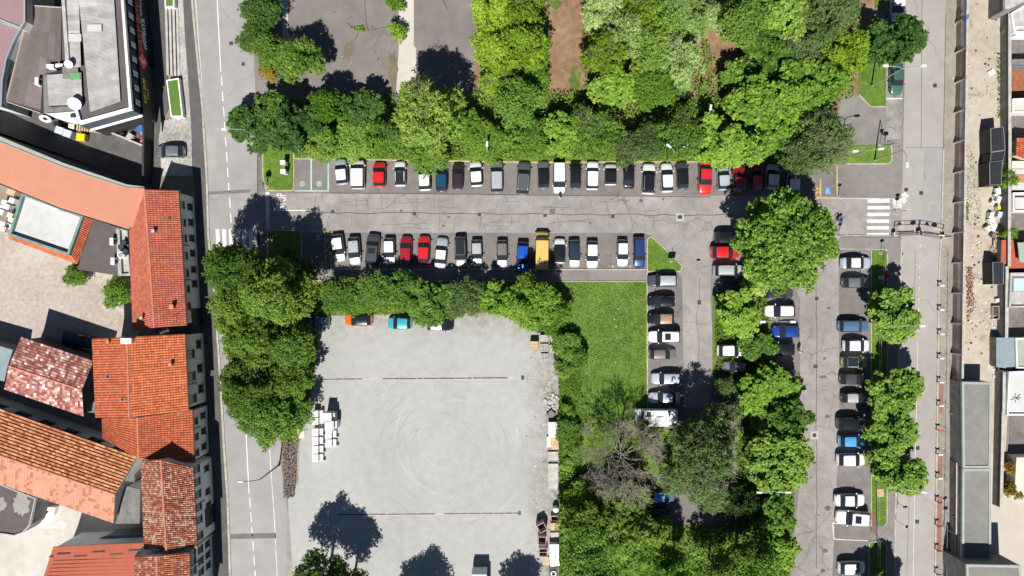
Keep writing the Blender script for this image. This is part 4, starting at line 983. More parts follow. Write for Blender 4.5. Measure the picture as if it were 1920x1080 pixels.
def flat_block(name, label, cat, px, h, roofmat, wall, group=None, parapet=.0, pw=.25, pmat=None, over=0.0):
    pts = ccw([P(x, y, h) for x, y in px]); c = sum(pts, Vector()) / len(pts)
    t = thing(name, label, cat, (c.x, c.y, 0), 0, group)
    m = MB(); wl = inset(pts, over) if over else pts
    m.prism(wl, 0, h - (.12 if over else .02), bottom=False, top=bool(over)); m.build('wall', W[wall], t)
    m = MB(); ins = inset(pts, pw) if parapet else pts
    if over: m.prism(pts, h - .15, h, bottom=True)
    else: m.add([(p.x, p.y, h - .0) for p in ins], [tuple(range(len(ins)))])
    m.build('roof', W[roofmat], t)
    if parapet:
        m = MB(); n = len(pts); o = [(p.x, p.y) for p in inset(pts, -.03)]; i = [(p.x, p.y) for p in ins]
        vs = [(*q, h - .25) for q in o] + [(*q, h + parapet) for q in o] + [(*q, h + parapet) for q in i] + [(*q, h - .01) for q in i]
        fs = []
        for k in range(n):
            k2 = (k + 1) % n
            for r_ in range(3): fs.append((r_ * n + k, r_ * n + k2, (r_ + 1) * n + k2, (r_ + 1) * n + k))
        m.add(vs, fs); m.build('parapet', W[pmat or wall], t)
    return t, pts
def window(parent, a, b, u, z, w_, h_, depth=.02, glass='glass', frame='dark_conc', sill=True):
    """a window in the wall that runs a->b (outside on the right hand); centre at distance u from a, height z"""
    d = (b - a); d.z = 0; d.normalize(); n = Vector((d.y, -d.x, 0)); c = Vector((a.x, a.y, z)) + d * u
    up = Vector((0, 0, 1)); fw = .08; m = MB()
    def bar(cc, sx, sz, dp):
        vs = []
        for s1 in (-1, 1):
            for s2, s3 in ((-1, -1), (1, -1), (1, 1), (-1, 1)): vs.append(cc + d * sx / 2 * s2 + up * sz / 2 * s3 + n * (dp if s1 > 0 else -.02))
        m.add(vs, [(0, 1, 2, 3), (7, 6, 5, 4), (0, 4, 5, 1), (1, 5, 6, 2), (2, 6, 7, 3), (3, 7, 4, 0)])
    for s in (-1, 1): bar(c + d * s * (w_ / 2 - fw / 2), fw, h_, .07); bar(c + up * s * (h_ / 2 - fw / 2), w_ - 2 * fw, fw, .068)
    bar(c, .05, h_ - 2 * fw, .05)
    if sill: bar(c - up * (h_ / 2 + .05), w_ + .2, .08, .16)
    o = m.build('window', W[frame], parent)
    m = MB(); q = n * .025; m.quad(c - d * (w_ / 2 - .03) - up * (h_ / 2 - .03) + q, c + d * (w_ / 2 - .03) - up * (h_ / 2 - .03) + q, c + d * (w_ / 2 - .03) + up * (h_ / 2 - .03) + q, c - d * (w_ / 2 - .03) + up * (h_ / 2 - .03) + q)
    m.build('pane', W[glass], o)
    return o
def chimney(parent, px, py, h, r, top, mat='bare_conc'):
    p = P(px, py, h); m = MB(); m.box((p.x, p.y, h - .2 + top / 2), (r, r, top)); m.box((p.x, p.y, h - .2 + top + .04), (r * 1.25, r * 1.25, .08)); return m.build('chimney', W[mat], parent)
def skylight(parent, px, py, h, s=.6):
    p = P(px, py, h); m = MB(); m.box((p.x, p.y, h + .05), (s, s, .14)); m.box((p.x, p.y, h + .125), (s * .75, s * .75, .02), mi=1); return m.build('skylight', [W['steel'], W['glass']], parent)
def aerial(parent, px, py, h):
    p = P(px, py, h); m = MB(); m.tube([p - Vector((0, 0, 1.5)), p + Vector((0, 0, .3))], .03, 5); m.tube([p + Vector((-.6, -.25, 0)), p + Vector((.6, .25, 0))], .02, 4)
    for k in range(5): q = p + Vector((-.5, -.2, 0)) + Vector((.25, .1, 0)) * k; m.tube([q - Vector((-.12, .3, 0)), q + Vector((-.12, .3, 0))], .012, 4)
    return m.build('aerial', W['steel'], parent)
def pipe(parent, a, b, u, z0, z1, r=.06):
    d = (b - a); d.z = 0; d.normalize(); n = Vector((d.y, -d.x, 0)); c = Vector((a.x, a.y, 0)) + d * u + n * (r + .02); m = MB(); m.tube([c + Vector((0, 0, z0)), c + Vector((0, 0, z1))], r, 6); return m.build('downpipe', W['dark_steel'], parent)
GH = 'old tenements along the left street'
# --- A, B, C, D, E down the street
def east_windows(t, r0, r1, rows, over=.25):
    """r0, r1: the two ends of the eaves over the street, given from south to north"""
    a, b = H3(r0), H3(r1); d = (b - a); d.z = 0; L = d.length; d.normalize(); n = Vector((d.y, -d.x, 0))
    a = a - n * over + Vector((0, 0, 0)); b = b - n * over
    for (z, w_, h_, us, kw) in rows:
        for u in us: window(t, a, b, u * L, z, w_, h_, **kw)
    return a, b, L
tA = gable('tenement', 'red tiled tenement whose street wall stands above the zebra crossing', 'house', (271.5, 355, 6.3), (290, 614, 6.3), ((243, 432, 5.2), (250, 622, 5.2)), ((335, 357, 5.2), (350, 610, 5.2)), 'brick', 'brick', group=GH)
a, b, L = east_windows(tA, (350, 610, 5.2), (335, 357, 5.2), [(4.1, .95, 1.25, [.14, .27, .39, .52, .65, .77, .9], {}), (1.75, 1.0, 1.3, [.31, .42, .545, .66, .78, .90], {})])
pipe(tA, a, b, L * .34, 2.6, 5.0); pipe(tA, a, b, L * .60, 2.6, 5.0)
m = MB(); d = (b - a).normalized(); n = Vector((d.y, -d.x, 0)); d.z = 0; c = a + d * L * .055 + n * .0; m.box((c.x + n.x * .02, c.y + n.y * .02, 1.55), (.16, 2.5, 3.0), math.atan2(d.y, d.x) - math.pi / 2); m.build('gate', W['black'], tA)
chimney(tA, 291, 434, 6.1, .35, .8); chimney(tA, 326, 575, 5.7, .45, .9, 'ridge'); chimney(tA, 268, 596, 6.0, .3, .7); skylight(tA, 317, 410, 5.7, .3)
m = MB(); q = [P(268, 352, 6.5), P(272, 356, 6.4), P(250, 427, 5.5), P(243, 425, 5.5)]
m.add(q, [(0, 1, 2, 3)]); m.build('valley_flashing', W['ridge'], tA)
tB = gable('tenement', 'bright orange tiled tenement with two skylights and a white chimney stack', 'house', (238.5, 632, 8.0), (243, 782, 8.0), ((173.5, 635, 6.4), (180, 783, 6.4)), ((347, 626, 6.2), (353.5, 769, 6.2)), 'red', 'orange', group=GH, cw=.34, rl=.36)
a, b, L = east_windows(tB, (353.5, 769, 6.2), (347, 626, 6.2), [(4.6, 1.1, 2.2, [.12, .42, .72], {}), (1.9, 1.25, 1.3, [.22, .50, .83], {})])
pipe(tB, a, b, L * .32, 3.0, 6.0); aerial(tB, 308, 622, 8.6)
chimney(tB, 206, 641, 7.2, .3, .7, 'ridge'); chimney(tB, 323, 683, 6.7, .35, .8, 'ridge'); skylight(tB, 203, 706, 7.1, .55); skylight(tB, 230, 749, 7.8, .45)
p = P(240, 639, 8.2); m = MB(); m.box((p.x, p.y, 8.1), (1.2, .6, 1.0)); m.box((p.x, p.y, 8.66), (1.4, .75, .1)); m.build('chimney', W['white'], tB)
tC = gable('tenement', 'vivid red tiled tenement, wedge shaped, south of the one with two skylights', 'house', (258, 783, 6.6), (260.5, 860, 6.6), ((192, 784, 5.4), (193, 822, 5.4)), ((361, 768, 5.2), (364.5, 868, 5.2)), 'red', 'red', group=GH)
a, b, L = east_windows(tC, (364.5, 868, 5.2), (361, 768, 5.2), [(4.1, .9, 1.15, [.15, .45, .75], {}), (1.75, .95, 1.25, [.2, .5, .8], {})])
pipe(tC, a, b, L * .62, 2.6, 5.0)
tD = gable('tenement', 'tenement under a mottled old roof of bleached and red tiles', 'house', (302, 862, 8.2), (312.5, 1034, 8.2), ((265, 863, 6.6), (271, 1030, 6.6)), ((362, 876, 6.4), (369.5, 1027, 6.4)), 'old', 'old', group=GH, cw=.27, rl=.30)
a, b, L = east_windows(tD, (369.5, 1027, 6.4), (362, 876, 6.4), [(4.9, .95, 1.3, [.1, .3, .46, .62, .78, .94], {}), (2.0, .95, 1.25, [.18, .4, .58, .88], {})])
pipe(tD, a, b, L * .5, 3.0, 6.0)
p = a + (b - a).normalized() * L * .26; m = MB(); m.box((p.x + .02, p.y, 1.5), (.18, 2.6, 3.0), .05); m.build('gate', W['black'], tD)
tE = gable('tenement', 'old tiled house at the bottom edge, its roof just above the mottled one', 'house', (294, 1042, 9.2), (297, 1180, 9.2), ((253, 1043, 8.0), (255, 1180, 8.0)), ((355, 1036, 7.6), (360, 1180, 7.6)), 'old', 'old2', group=GH, cw=.27, rl=.38)
a, b, L = east_windows(tE, (360, 1180, 7.6), (355, 1036, 7.6), [(6.2, .95, 1.25, [.55, .7, .84, .95], {}), (4.0, .95, 1.25, [.6, .75, .9], {}), (1.8, .95, 1.2, [.6, .75, .9], {})])
pipe(tE, a, b, L * .78, 3.0, 7.2)
# --- long salmon building
def wing(name, label, cat, quad, h0, h1, mat, wall, group=None, slabh=.12):
    """single pitch sheet roof: quad px with heights per corner"""
    pts = ccw([H3(q) for q in quad]); c = sum(pts, Vector()) / len(pts); t = thing(name, label, cat, (c.x, c.y, 0), 0, group)
    wl = inset(pts, .2); m = MB()
    for p in wl: p.z -= slabh + .05
    m.prism(wl, 0, None, bottom=False); m.build('wall', W[wall], t)
    m = MB(); n = len(pts); m.add([p for p in pts] + [p - Vector((0, 0, slabh)) for p in pts], [tuple(range(n)), tuple(range(2 * n - 1, n - 1, -1))] + [(i, n + i, n + (i + 1) % n, (i + 1) % n) for i in range(n)])
    m.build('roof', W[mat] if isinstance(mat, str) else mat, t)
    return t, pts
tS, pS = wing('long_building', 'long building under a smooth salmon sheet roof with a grey gutter', 'building', [(-160, 190, 4.2), (0, 266, 4.2), (120, 314, 4.2), (236, 352, 4.2), (270, 353, 4.6), (241, 431, 3.9), (115, 392, 3.7), (0, 345, 3.7), (-170, 285, 3.7)], 0, 0, 'salmon_flat', 'plaster', GH)
m = MB(); q = [(-160, 178), (0, 256), (120, 306), (238, 346), (270, 350)]; q2 = [(-160, 190), (0, 265.5), (120, 313.5), (236, 351.5), (270, 352.8)]
for (x0, x1, y0, y1) in zip(q, q[1:], q2, q2[1:]):
    m.prism([P(*x0, 4.3), P(*x1, 4.3), P(*y1, 4.3), P(*y0, 4.3)], 4.0, 4.32)
m.build('gutter', W['green_trim'], tS)
m = MB(); pp = [P(*q_, 4.36) for q_ in q2]; m.tube(pp, .07, 6); m.build('roof_edge', W['slate_blue'], tS)
m = MB(); pp = [P(-170, 285, 3.75), P(0, 345, 3.75), P(115, 392, 3.75), P(241, 431, 3.95)]; m.tube(pp, .06, 6); m.build('roof_edge', W['dark_steel'], tS)
# --- white flat-roofed box with tile skirt
tW, pW = flat_block('flat_roof_annex', 'annex with a white flat roof, teal edging and a skirt of orange tiles', 'building', [(46, 363), (160, 406), (133, 479), (21, 441)], 3.0, 'white_roof', 'plaster', None, .55, .3, 'teal')
def px3(pts, h): return [P(x, y, h) for x, y in pts]
m = MB(); slope(m, P(21, 441, 3.3), P(133, 480, 3.3), P(145, 494.5, 2.5), P(15, 446, 2.5), .3, .4); o = m.build('roof_tiles', TILE['orange'], tW); o['kind'] = 'stuff'
m = MB(); slope(m, P(133, 480, 3.3), P(159, 406, 3.3), P(174, 411, 2.5), P(145, 494.5, 2.5), .3, .4); o = m.build('roof_tiles', TILE['red'], tW); o['kind'] = 'stuff'
p = P(117, 393, 3.4); m = MB(); m.box((p.x, p.y, 3.25), (.8, .5, .5), -.35); m.build('roof_vent', W['steel'], tW)
flat_block('brown_roof_annex', 'annex under a plain brown felt roof between white annex and tenement', 'building', [(175, 411), (218, 428), (222, 517), (145, 505)], 3.4, 'felt_brown', 'plaster', None, .0)
tT, _ = flat_block('roof_terrace', 'narrow pale roof terrace with fans and air conditioners', 'building', [(219, 427), (241, 433), (246, 514), (223, 517)], 3.0, 'bare_conc', 'plaster', None, .35, .15, 'green_trim')
m = MB(); p = P(231, 470, 3.0); m.box((*P(224.5, 472, 3.2).to_2d(), 3.2), (.5, 6.3, .5), .05); m.build('duct', W['green_trim'], tT)
# --- patchwork roofed house
tP = gable('patchwork_house', 'house with a patchwork roof of white, pink and brown tiles', 'house', (17, 686, 6.0), (153.5, 731, 6.0), ((40, 632, 4.8), (175, 677, 4.8)), ((8, 729, 4.8), (157, 780, 4.8)), 'patch', 'patch', wall='black_wall', cw=.36, rl=.36)
wing('lean_to', 'small lean-to with striped weathered tiles beside the patchwork house', 'shed', [(166, 694, 3.6), (176, 690, 3.6), (178, 736, 3.0), (163, 737, 3.0)], 0, 0, TILE['old'], 'dark_conc')
flat_block('sheet_roof_shed', 'shed with blue-grey sheet roof at the left picture border', 'shed', [(-60, 632), (24, 656), (15, 684), (8, 715), (-60, 700)], 3.4, 'slate_blue', 'dark_conc', None)
flat_block('yard_shed', 'small grey shed between patchwork house and orange tenement', 'shed', [(160, 741), (178, 739), (180, 775), (158, 772)], 2.6, 'dark_conc', 'dark_conc', None)
# --- long lichen covered building
tL = gable('long_tiled_building', 'long building with lichen orange tiles above and speckled salmon tiles below', 'building', (-140, 806, 6.6), (216, 927, 6.6), ((-140, 717, 5.0), (256, 857, 5.0)), ((-140, 858, 5.0), (213, 980, 5.0)), 'lichen', 'salmon', cw=.42, rl=.46, over=.35)
a = H3((256, 857, 5.0)); b = H3((-140, 717, 5.0)); d = (b - a); d.z = 0; L = d.length; d.normalize(); n = Vector((d.y, -d.x, 0)); a -= n * .35; b -= n * .35
for u in (3.2, 6.8, 10.4, 14.0, 17.6, 21.2, 24.8): window(tL, a, b, u, 3.6, 1.9, 1.6, glass='glass', frame='slate_blue')
skylight(tL, 153, 903, 6.35, .5)
flat_block('small_grey_roof', 'small grey felt roof tucked between speckled gable and mottled tenement', 'shed', [(238, 912), (263, 918), (262, 982), (216, 982)], 3.9, 'dark_conc', 'plaster', None)
tX, _ = wing('red_sheet_building', 'building with a flat red sheet roof and slotted vents at the bottom edge', 'building', [(100, 1025, 6.0), (270, 1018, 6.0), (252, 1043, 6.2), (254, 1200, 6.8), (35, 1200, 6.8), (82, 1080, 6.3)], 0, 0, 'red_sheet', 'plaster')
for (x, y) in ((120, 1038), (152, 1042), (186, 1034.5), (220, 1038.5), (254, 1031.5), (97, 1043)):
    p = P(x, y, 6.05); m = MB(); m.box((p.x, p.y, 6.12), (1.75 if x > 100 else .6, .16, .12), .05); m.build('roof_vent', W['dark_steel'], tX)
for k in range(9):
    y = 1052 + k * 7; m = MB(); m.tube([P(97 - k * 3 + 3, y, 6.24 + k * .025), P(252, y - 6, 6.2 + k * .025)], .03, 4); m.build('sheet_joint', W['red_sheet'], tX)
# dark curved canopy bottom left
cv = [(-60, 890), (0, 907), (68, 934), (57, 983), (48, 983)] + [(48 - 4 * k, 983 + 20 * math.sin(math.pi * (1 - k / 24) * .62 + .35) - 12) for k in range(0, 25, 4)] + [(-60, 990)]
tK, _ = flat_block('curved_canopy', 'dark felt canopy with a rounded edge over the bottom courtyard', 'canopy', [(-60, 890), (0, 907), (68, 934), (57, 984), (44, 998), (28, 1004), (10, 1001), (-60, 996)], 4.0, 'felt_brown', 'dark_conc', None, .18, .12, 'steel')
blob_m = ground('bleached_felt', (.25, .24, .21), (.34, .33, .29), .5, 2, 8)
for (x, y, rx, ry) in ((40, 945, 16, 22), (2, 946, 9, 14)):
    p = P(x, y, 4.02); rr2 = random.Random(x); m = MB(); vs = []
    for i in range(26):
        al = 2 * math.pi * i / 26; k = rr2.uniform(.75, 1.1); vs.append((p.x + math.cos(al) * rx / PXM * k, p.y + math.sin(al) * ry / PXM * k, 4.012))
    m.add(vs, [tuple(range(26))]); m.build('bleached_patch', blob_m, tK)
flat_block('stone_porch', 'curved white stone porch wall beside the dark canopy', 'wall', [(72, 960), (84, 951), (104, 952), (100, 966), (88, 980), (74, 986), (62, 984), (70, 976), (84, 968), (92, 958), (82, 958), (66, 978)], .9, 'white', 'white', None)
wing('glass_lean_to', 'greenish glass lean-to between courtyard and red sheet roof', 'shed', [(160, 1020, 2.6), (200, 1004, 3.2), (268, 1000, 3.2), (268, 1014, 2.6)], 0, 0, 'slate_blue', 'dark_conc')
# --- top left: mauve roofs, brown corrugated roof
tM, _ = flat_block('mauve_roof_hall', 'hall with a mauve sheet roof, its corner rounded, beside the ribbed brown roof', 'building', [(-120, -120), (48, -120), (48, 40), (40, 54), (-120, -10)], 6.0, 'mauve', 'plaster', None, .15, .18, 'green_trim')
flat_block('mauve_roof_hall', 'lower mauve hall with a long curved gutter along its edge', 'building', [(-120, 0), (40, 54), (28, 76), (14, 110), (6, 150), (4, 200), (10, 203), (-120, 170)], 5.2, 'mauve', 'plaster', None, .15, .2, 'slate_blue')
tN, _ = wing('ribbed_roof_hall', 'low hall under a ribbed brown sheet roof with white air conditioners', 'building', [(58, 10, 4.4), (116, 14, 4.4), (128, 128, 4.0), (76, 212, 4.0), (12, 190, 4.4)], 0, 0, 'felt_brown', 'black_wall')
m = MB(); corrug(m, P(58, 10, 4.46), P(116, 14, 4.46), P(112, 215, 4.12), P(13, 188, 4.46), .24, .05, 4, 4)
# trim by the hall outline
o = m.build('ribbed_sheets', W['corr_brown'], tN); o['kind'] = 'stuff'
m = MB(); m.tube([P(57, 10, 4.5), P(116, 14, 4.5)], .1, 6); m.tube([P(57, 10, 4.5), P(12, 190, 4.5)], .14, 6); m.tube([P(12, 190, 4.4), P(76, 212, 4.1)], .1, 6); m.build('roof_edge', plain('beige_flashing', (.36, .29, .25), .7), tN)
# --- the black shop
SH = 7.2
tQ = thing('shop_building', 'black shop building with grey corrugated roof, red lettering and a terrace', 'shop', (*P(180, 110, SH).to_2d(), 0))
NE = (222, -150); out = [(116, -150), NE, (231, 0), (247, 206), (147, 234), (138, 203), (76, 208), (80, 140), (128, 127), (116, 0)]
wl = [P(x, y, SH - .3) for x, y in out]; m = MB(); m.prism(wl, 0, SH - .3, bottom=False); m.build('wall', W['black_wall'], tQ)
m = MB(); dk = [P(x, y, SH - .28) for x, y in ((116, -150), NE, (231, 0), (246, 205), (148, 232), (122, 126), (116, 0))]; m.prism(dk, SH - .3, SH - .26); m.build('flat_roof', W['felt_brown'], tQ)
m = MB(); corrug(m, P(214, 0, SH + .0), P(226, 190, SH + .0), P(169, 210, SH + .45), P(148, 0, SH + .45), .17, .035, 5, 2); corrug(m, P(203, -150, SH + .0), P(214, 0, SH + .0), P(148, 0, SH + .45), P(140, -150, SH + .45), .17, .035, 5, 2)
corrug(m, P(148, 0, SH + .3), P(152, 126, SH + .3), P(130, 126, SH + .1), P(125, 0, SH + .1), .17, .035, 4, 1); corrug(m, P(140, -150, SH + .3), P(148, 0, SH + .3), P(125, 0, SH + .1), P(117, -150, SH + .1), .17, .035, 4, 1)
o = m.build('corrugated_sheets', W['corr_grey'], tQ); o['kind'] = 'stuff'
m = MB(); corrug(m, P(152, 136, SH + .12), P(155, 196, SH + .12), P(92, 198, SH - .1), P(88, 140, SH - .1), .17, .035, 4, 1); o = m.build('corrugated_sheets', W['corr_grey'], tQ); o['kind'] = 'stuff'
m = MB(); m.prism([P(x, y, SH) for x, y in ((79, 139), (88, 139), (93, 200), (153, 197), (154, 204), (140, 206), (80, 210))], SH - .6, SH - .2); m.build('roof_gutter', W['dark_conc'], tQ)
m = MB(); wpar = [(231, 0), (247, 205), (148, 233), (138, 202), (143, 200), (151, 226), (241.5, 201), (226.5, 0), (217, -150), (222, -150)]
m.prism([P(x, y, SH + .15) for x, y in wpar], SH - .35, SH + .12); m.build('parapet', W['white'], tQ)
m = MB(); m.prism([P(x, y, SH + .3) for x, y in ((116, 0), (122, 0), (131, 122), (124, 124))], SH - .3, SH + .4); m.prism([P(x, y, SH + .3) for x, y in ((108, -150), (114, -150), (122, -.5), (116, -.5))], SH - .3, SH + .4); m.build('coping', W['bare_conc'], tQ)
m = MB(); p = P(178, 53, SH + .3); m.box((p.x, p.y, SH + .42), (1.9, .95, .05)); m.box((*P(141, 71, SH + .3).to_2d(), SH + .36), (1.7, 1.0, .06)); m.build('clear_sheet', W['white_roof'], tQ)
p = P(143, 144, SH); m = MB(); m.box((p.x, p.y, SH + .2), (1.3, .9, .14), .07); m.build('roof_hatch', W['green'], tQ)
p = P(135, 139, SH); m = MB(); m.box((p.x - .1, p.y + .2, SH + .1), (2.1, 1.6, .2), .07); m.build('roof_upstand', W['dark_conc'], tQ)
m = MB(); m.prism([P(x, y, 5.4) for x, y in ((82, 211), (140, 207), (147, 233), (104, 221))], 4.0, 5.4); m.build('white_annex', W['white'], tQ)
p = P(137, 217, 5.5); m = MB(); m.box((p.x, p.y, 5.5), (.6, .5, .25)); m.build('vent', W['dark_steel'], tQ)
a = P(247, 206, SH); b = P(231, 0, SH); a.z = b.z = 0; d = (b - a).normalized(); n = Vector((d.y, -d.x, 0)); ang = math.atan2(d.y, d.x)
for k in range(11): window(tQ, a, b, 1.4 + k * 1.97, 5.55, .95, 1.45, glass='sky_glass', frame='black', sill=False)
m = MB(); c = a + d * 12 + n * .06; m.box((c.x, c.y, 3.35), (30, .14, 2.3), ang); sb = m.build('sign_board', W['black'], tQ)
def wall_text(body, u, z, size, mat, sx=1.0, name='sign_lettering'):
    M4 = Matrix(((d.x, 0, n.x, a.x + d.x * u + n.x * .16), (d.y, 0, n.y, a.y + d.y * u + n.y * .16), (0, 1, 0, z), (0, 0, 0, 1)))
    return text(name, body, size, M4, mat, sb, .02, sx)
W['sign_red'] = plain('sign_red', (.80, .09, .08), .5, 0); W['sign_yellow'] = plain('sign_yellow', (.95, .85, .06), .5, 0); W['sign_white'] = plain('sign_white', (.85, .85, .85), .5, 0)
wall_text('EASY BUY', 12.35, 3.85, 1.5, W['sign_red'], 1.05)
wall_text('euro', 17.9, 4.0, .9, W['sign_yellow'], .9)
wall_text('MODA CASA TUTTO DI PIU', 14.2, 3.0, .62, W['sign_white'], 1.0); wall_text('ENTRATA', 11.9, 2.5, .95, W['sign_white'], 1.05)
wall_text('9.00 / 20.00', 3.5, 3.7, .85, W['sign_yellow'], .85); wall_text('7 su 7', 3.3, 2.9, .7, W['sign_yellow'], .85)
c = a + d * 7.75 + n * .16; m = MB(); m.add([c + Vector((0, 0, 4.75)), c - d * 1.15 + Vector((0, 0, 3.55)), c + Vector((0, 0, 2.35)), c + d * 1.15 + Vector((0, 0, 3.55))], [(0, 1, 2, 3)]); m.build('sign_emblem', W['sign_red'], sb)
wall_text('E', 7.75, 3.55, 1.35, W['sign_white'], 1.0, 'emblem_letter').location = n * .02
# entrance canopy and door
c = a + d * 10.5 + n * .02; m = MB(); m.box((c.x, c.y, 1.15), (5, .1, 2.2), ang); m.build('shop_door', W['glass'], tQ)
# south facade band
a2 = P(147, 234, SH); b2 = P(247, 206, SH); a2.z = b2.z = 0; d2 = (b2 - a2).normalized(); n2 = Vector((d2.y, -d2.x, 0)); L2 = (b2 - a2).length
m = MB()
for k in range(4): c = a2 + d2 * L2 / 2 + n2 * .04; m.box((c.x, c.y, 5.1 + k * .45), (L2, .1, .34), math.atan2(d2.y, d2.x))
m.build('cladding', plain('blue_black_cladding', (.07, .085, .11), .4, .15, 1), tQ)
m = MB(); c = a2 + d2 * L2 / 2 + n2 * .12; m.box((c.x, c.y, 4.55), (L2, .3, .12), math.atan2(d2.y, d2.x)); m.build('ledge', W['white'], tQ)
# steps down from the terrace, planters, shed things
tstep = thing('terrace_steps', 'three pale stone steps along the shop terrace', 'steps', (*P(325, 80).to_2d(), 0))
for k in range(4):
    x0 = 313.5 + k * 5.8; m = MB(); m.prism([P(x, y) for x, y in ((x0, 14), (x0 + 4.3, 14), (x0 + 7.8, 143), (x0 + 3.4, 143))], .0, .72 - k * .17, bottom=False); m.build('step', W['bare_conc'], tstep)
def planter(px, label, h=1.0):
    c = sum((P(*q) for q in px), Vector()) / len(px); t = thing('turf_planter', label, 'planter', (c.x, c.y, 0), 0, 'turf planters of the shop terrace')
    pts = [P(x, y, h) for x, y in px]; i = inset(pts, .17); m = MB(); n_ = len(pts); o = ccw(pts)
    vs = [(p.x, p.y, 0) for p in o] + [(p.x, p.y, h) for p in o] + [(p.x, p.y, h) for p in i] + [(p.x, p.y, h - .08) for p in i]; fs = []
    for k in range(n_):
        k2 = (k + 1) % n_
        for r_ in range(3): fs.append((r_ * n_ + k, r_ * n_ + k2, (r_ + 1) * n_ + k2, (r_ + 1) * n_ + k))
    m.add(vs, fs).build('kerb_frame', W['white'], t); m = MB(); m.add([(p.x, p.y, h - .06) for p in i], [tuple(range(n_))]); m.build('turf', W['turf'], t)
planter([(311.5, 150), (335, 146), (343, 219), (320, 219)], 'long planter of bright turf with white rim below the steps')
planter([(307, -60), (324, -60), (327, 13), (309, 14)], 'planter of bright turf at the top edge above the steps')
# --- right side: grey flat-roofed block
GW = 'grey garage blocks by the dirt lot'
flat_block('garage_block', 'long grey flat-roofed block, upper half, beside the dirt lot', 'building', [(1803, 716), (1858, 717), (1856.5, 877), (1804.5, 877)], 2.8, 'felt_grey', 'dark_conc', GW, .12, .3, 'green_trim')
flat_block('garage_block', 'long grey flat-roofed block, lower half, with a boot-shaped stain', 'building', [(1804, 879), (1857, 879), (1857, 1050), (1803, 1050)], 2.7, 'felt_grey', 'dark_conc', GW, .12, .3, 'green_trim')
flat_block('taller_block', 'taller grey block at the bottom edge casting shade on the long one', 'building', [(1811, 1058), (1912, 1060), (1918, 1200), (1815, 1200)], 5.2, 'felt_grey', 'dark_conc', GW, .12, .3, 'green_trim')
# --- garden houses at the right picture border
GG = 'garden houses beyond the dirt lot'
def house(label, px, h, roof, wall, par=.25, pm=None, nm='garden_house'): h = min(h * .55, 1.9); return flat_block(nm, label, 'house', px, h, roof, wall, GG, par, .2, pm)
house('house corner with pale roof at the top picture border', [(1893, 26), (1990, -30), (1990, 62), (1899, 62)], 3.4, 'bare_conc', 'cream', .3, 'white')
flat_block('grey_canopy', 'grey canopy roof at the top corner over the garden', 'canopy', [(1882, -60), (1990, -60), (1990, -25), (1893, 22), (1880, 20)], 3.0, 'bare_conc', 'dark_conc', GG, .1)
sheet('garden_ground', [(1888, -140), (2060, -140), (2060, 860), (1893, 860)], .010, ground('garden_paving', (.11, .10, .095), (.21, .19, .175), .3, 1.2, 6))
house('white roofed block above the terracotta patio', [(1904, 50), (1990, 48), (1990, 66), (1904, 66)], 3.2, 'white_roof', 'white', .15)
house('tall shaded block above the terracotta patio', [(1897, 112), (1990, 108), (1990, 124), (1893, 126)], 3.0, 'dark_conc', 'dark_conc', .1)
sheet('terracotta_patio', [(1876, 118), (1990, 118), (1990, 190), (1880, 190)], .02, plain('terracotta_paving', (.26, .10, .055), .8, .25, 2))
house('stepped white roof below the terracotta patio', [(1897, 186), (1990, 182), (1990, 211), (1897, 211)], 4.2, 'cream', 'cream', .2, 'white')
t1 = gable('garden_house', 'small house with an orange tiled roof beyond the black sheds', 'house', (1925, 258, 2.7), (1925, 300, 2.7), ((1907, 258, 2.0), (1905, 292, 2.0)), ((1945, 256, 2.0), (1945, 302, 2.0)), 'orange', 'red', wall='cream', group=GG)
for k, (mt, y0, y1) in enumerate((('cream', 302, 316), ('white_roof', 317, 327), ('salmon_flat', 328, 341), ('white_roof', 342, 356))):
    house(('cream strip', 'upper white strip', 'pink strip', 'lower white strip')[k] + ' of the striped roof terrace', [(1898, y0), (1990, y0 - 1), (1990, y1), (1897, y1)], 3.2 + .12 * k, mt, 'cream', 0, nm='terrace_strip')
t2 = house('house with a pale roof and white rooftop box beside the scrap heap', [(1897, 362), (1990, 360), (1990, 397), (1897, 397)], 4.4, 'bare_conc', 'cream', .3, 'white')[0]
p = P(1912, 381, 2.3); m = MB(); m.box((p.x + .6, p.y, 2.1), (2.6, 1.6, .5)); m.build('rooftop_box', W['white_roof'], t2)
house('dark timber deck with pale battens below the shaded yard', [(1878, 450), (1990, 450), (1990, 504), (1876, 504)], 2.4, 'red_sheet', 'dark_conc', 0, nm='timber_deck')
for k, x in enumerate((1882, 1899, 1916)): pass
aw = thing('awning', 'faded green awning over the dark timber deck', 'awning', (*P(1914, 478, 3).to_2d(), 0), 0, GG)
m = MB(); q = [P(1908, 455, 2.4), P(1990, 452, 2.5), P(1990, 492, 2.4), P(1912, 492, 2.3)]; m.add(q + [v - Vector((0, 0, .06)) for v in q], [(0, 1, 2, 3), (7, 6, 5, 4), (0, 4, 5, 1), (1, 5, 6, 2), (2, 6, 7, 3), (3, 7, 4, 0)]); m.build('canvas', plain('green_canvas', (.26, .36, .28), .7), aw)
m = MB(); [m.tube([P(x, y, 0), P(x, y, 2.3)], .05, 6) for x, y in ((1910, 458), (1914, 490))]; m.build('post', W['steel'], aw)
t3 = house('house with a large roof skylight below the timber deck', [(1893, 512), (1990, 510), (1990, 576), (1890, 576)], 3.6, 'bare_conc', 'cream', .25, 'bare_conc')[0]
p = P(1910, 534, 2.0); m = MB(); m.box((p.x + .6, p.y, 1.98), (3.0, 2.1, .2)); m.box((p.x + .6, p.y, 2.10), (2.7, 1.8, .03), mi=1); m.build('skylight', [W['steel'], W['sky_glass']], t3)
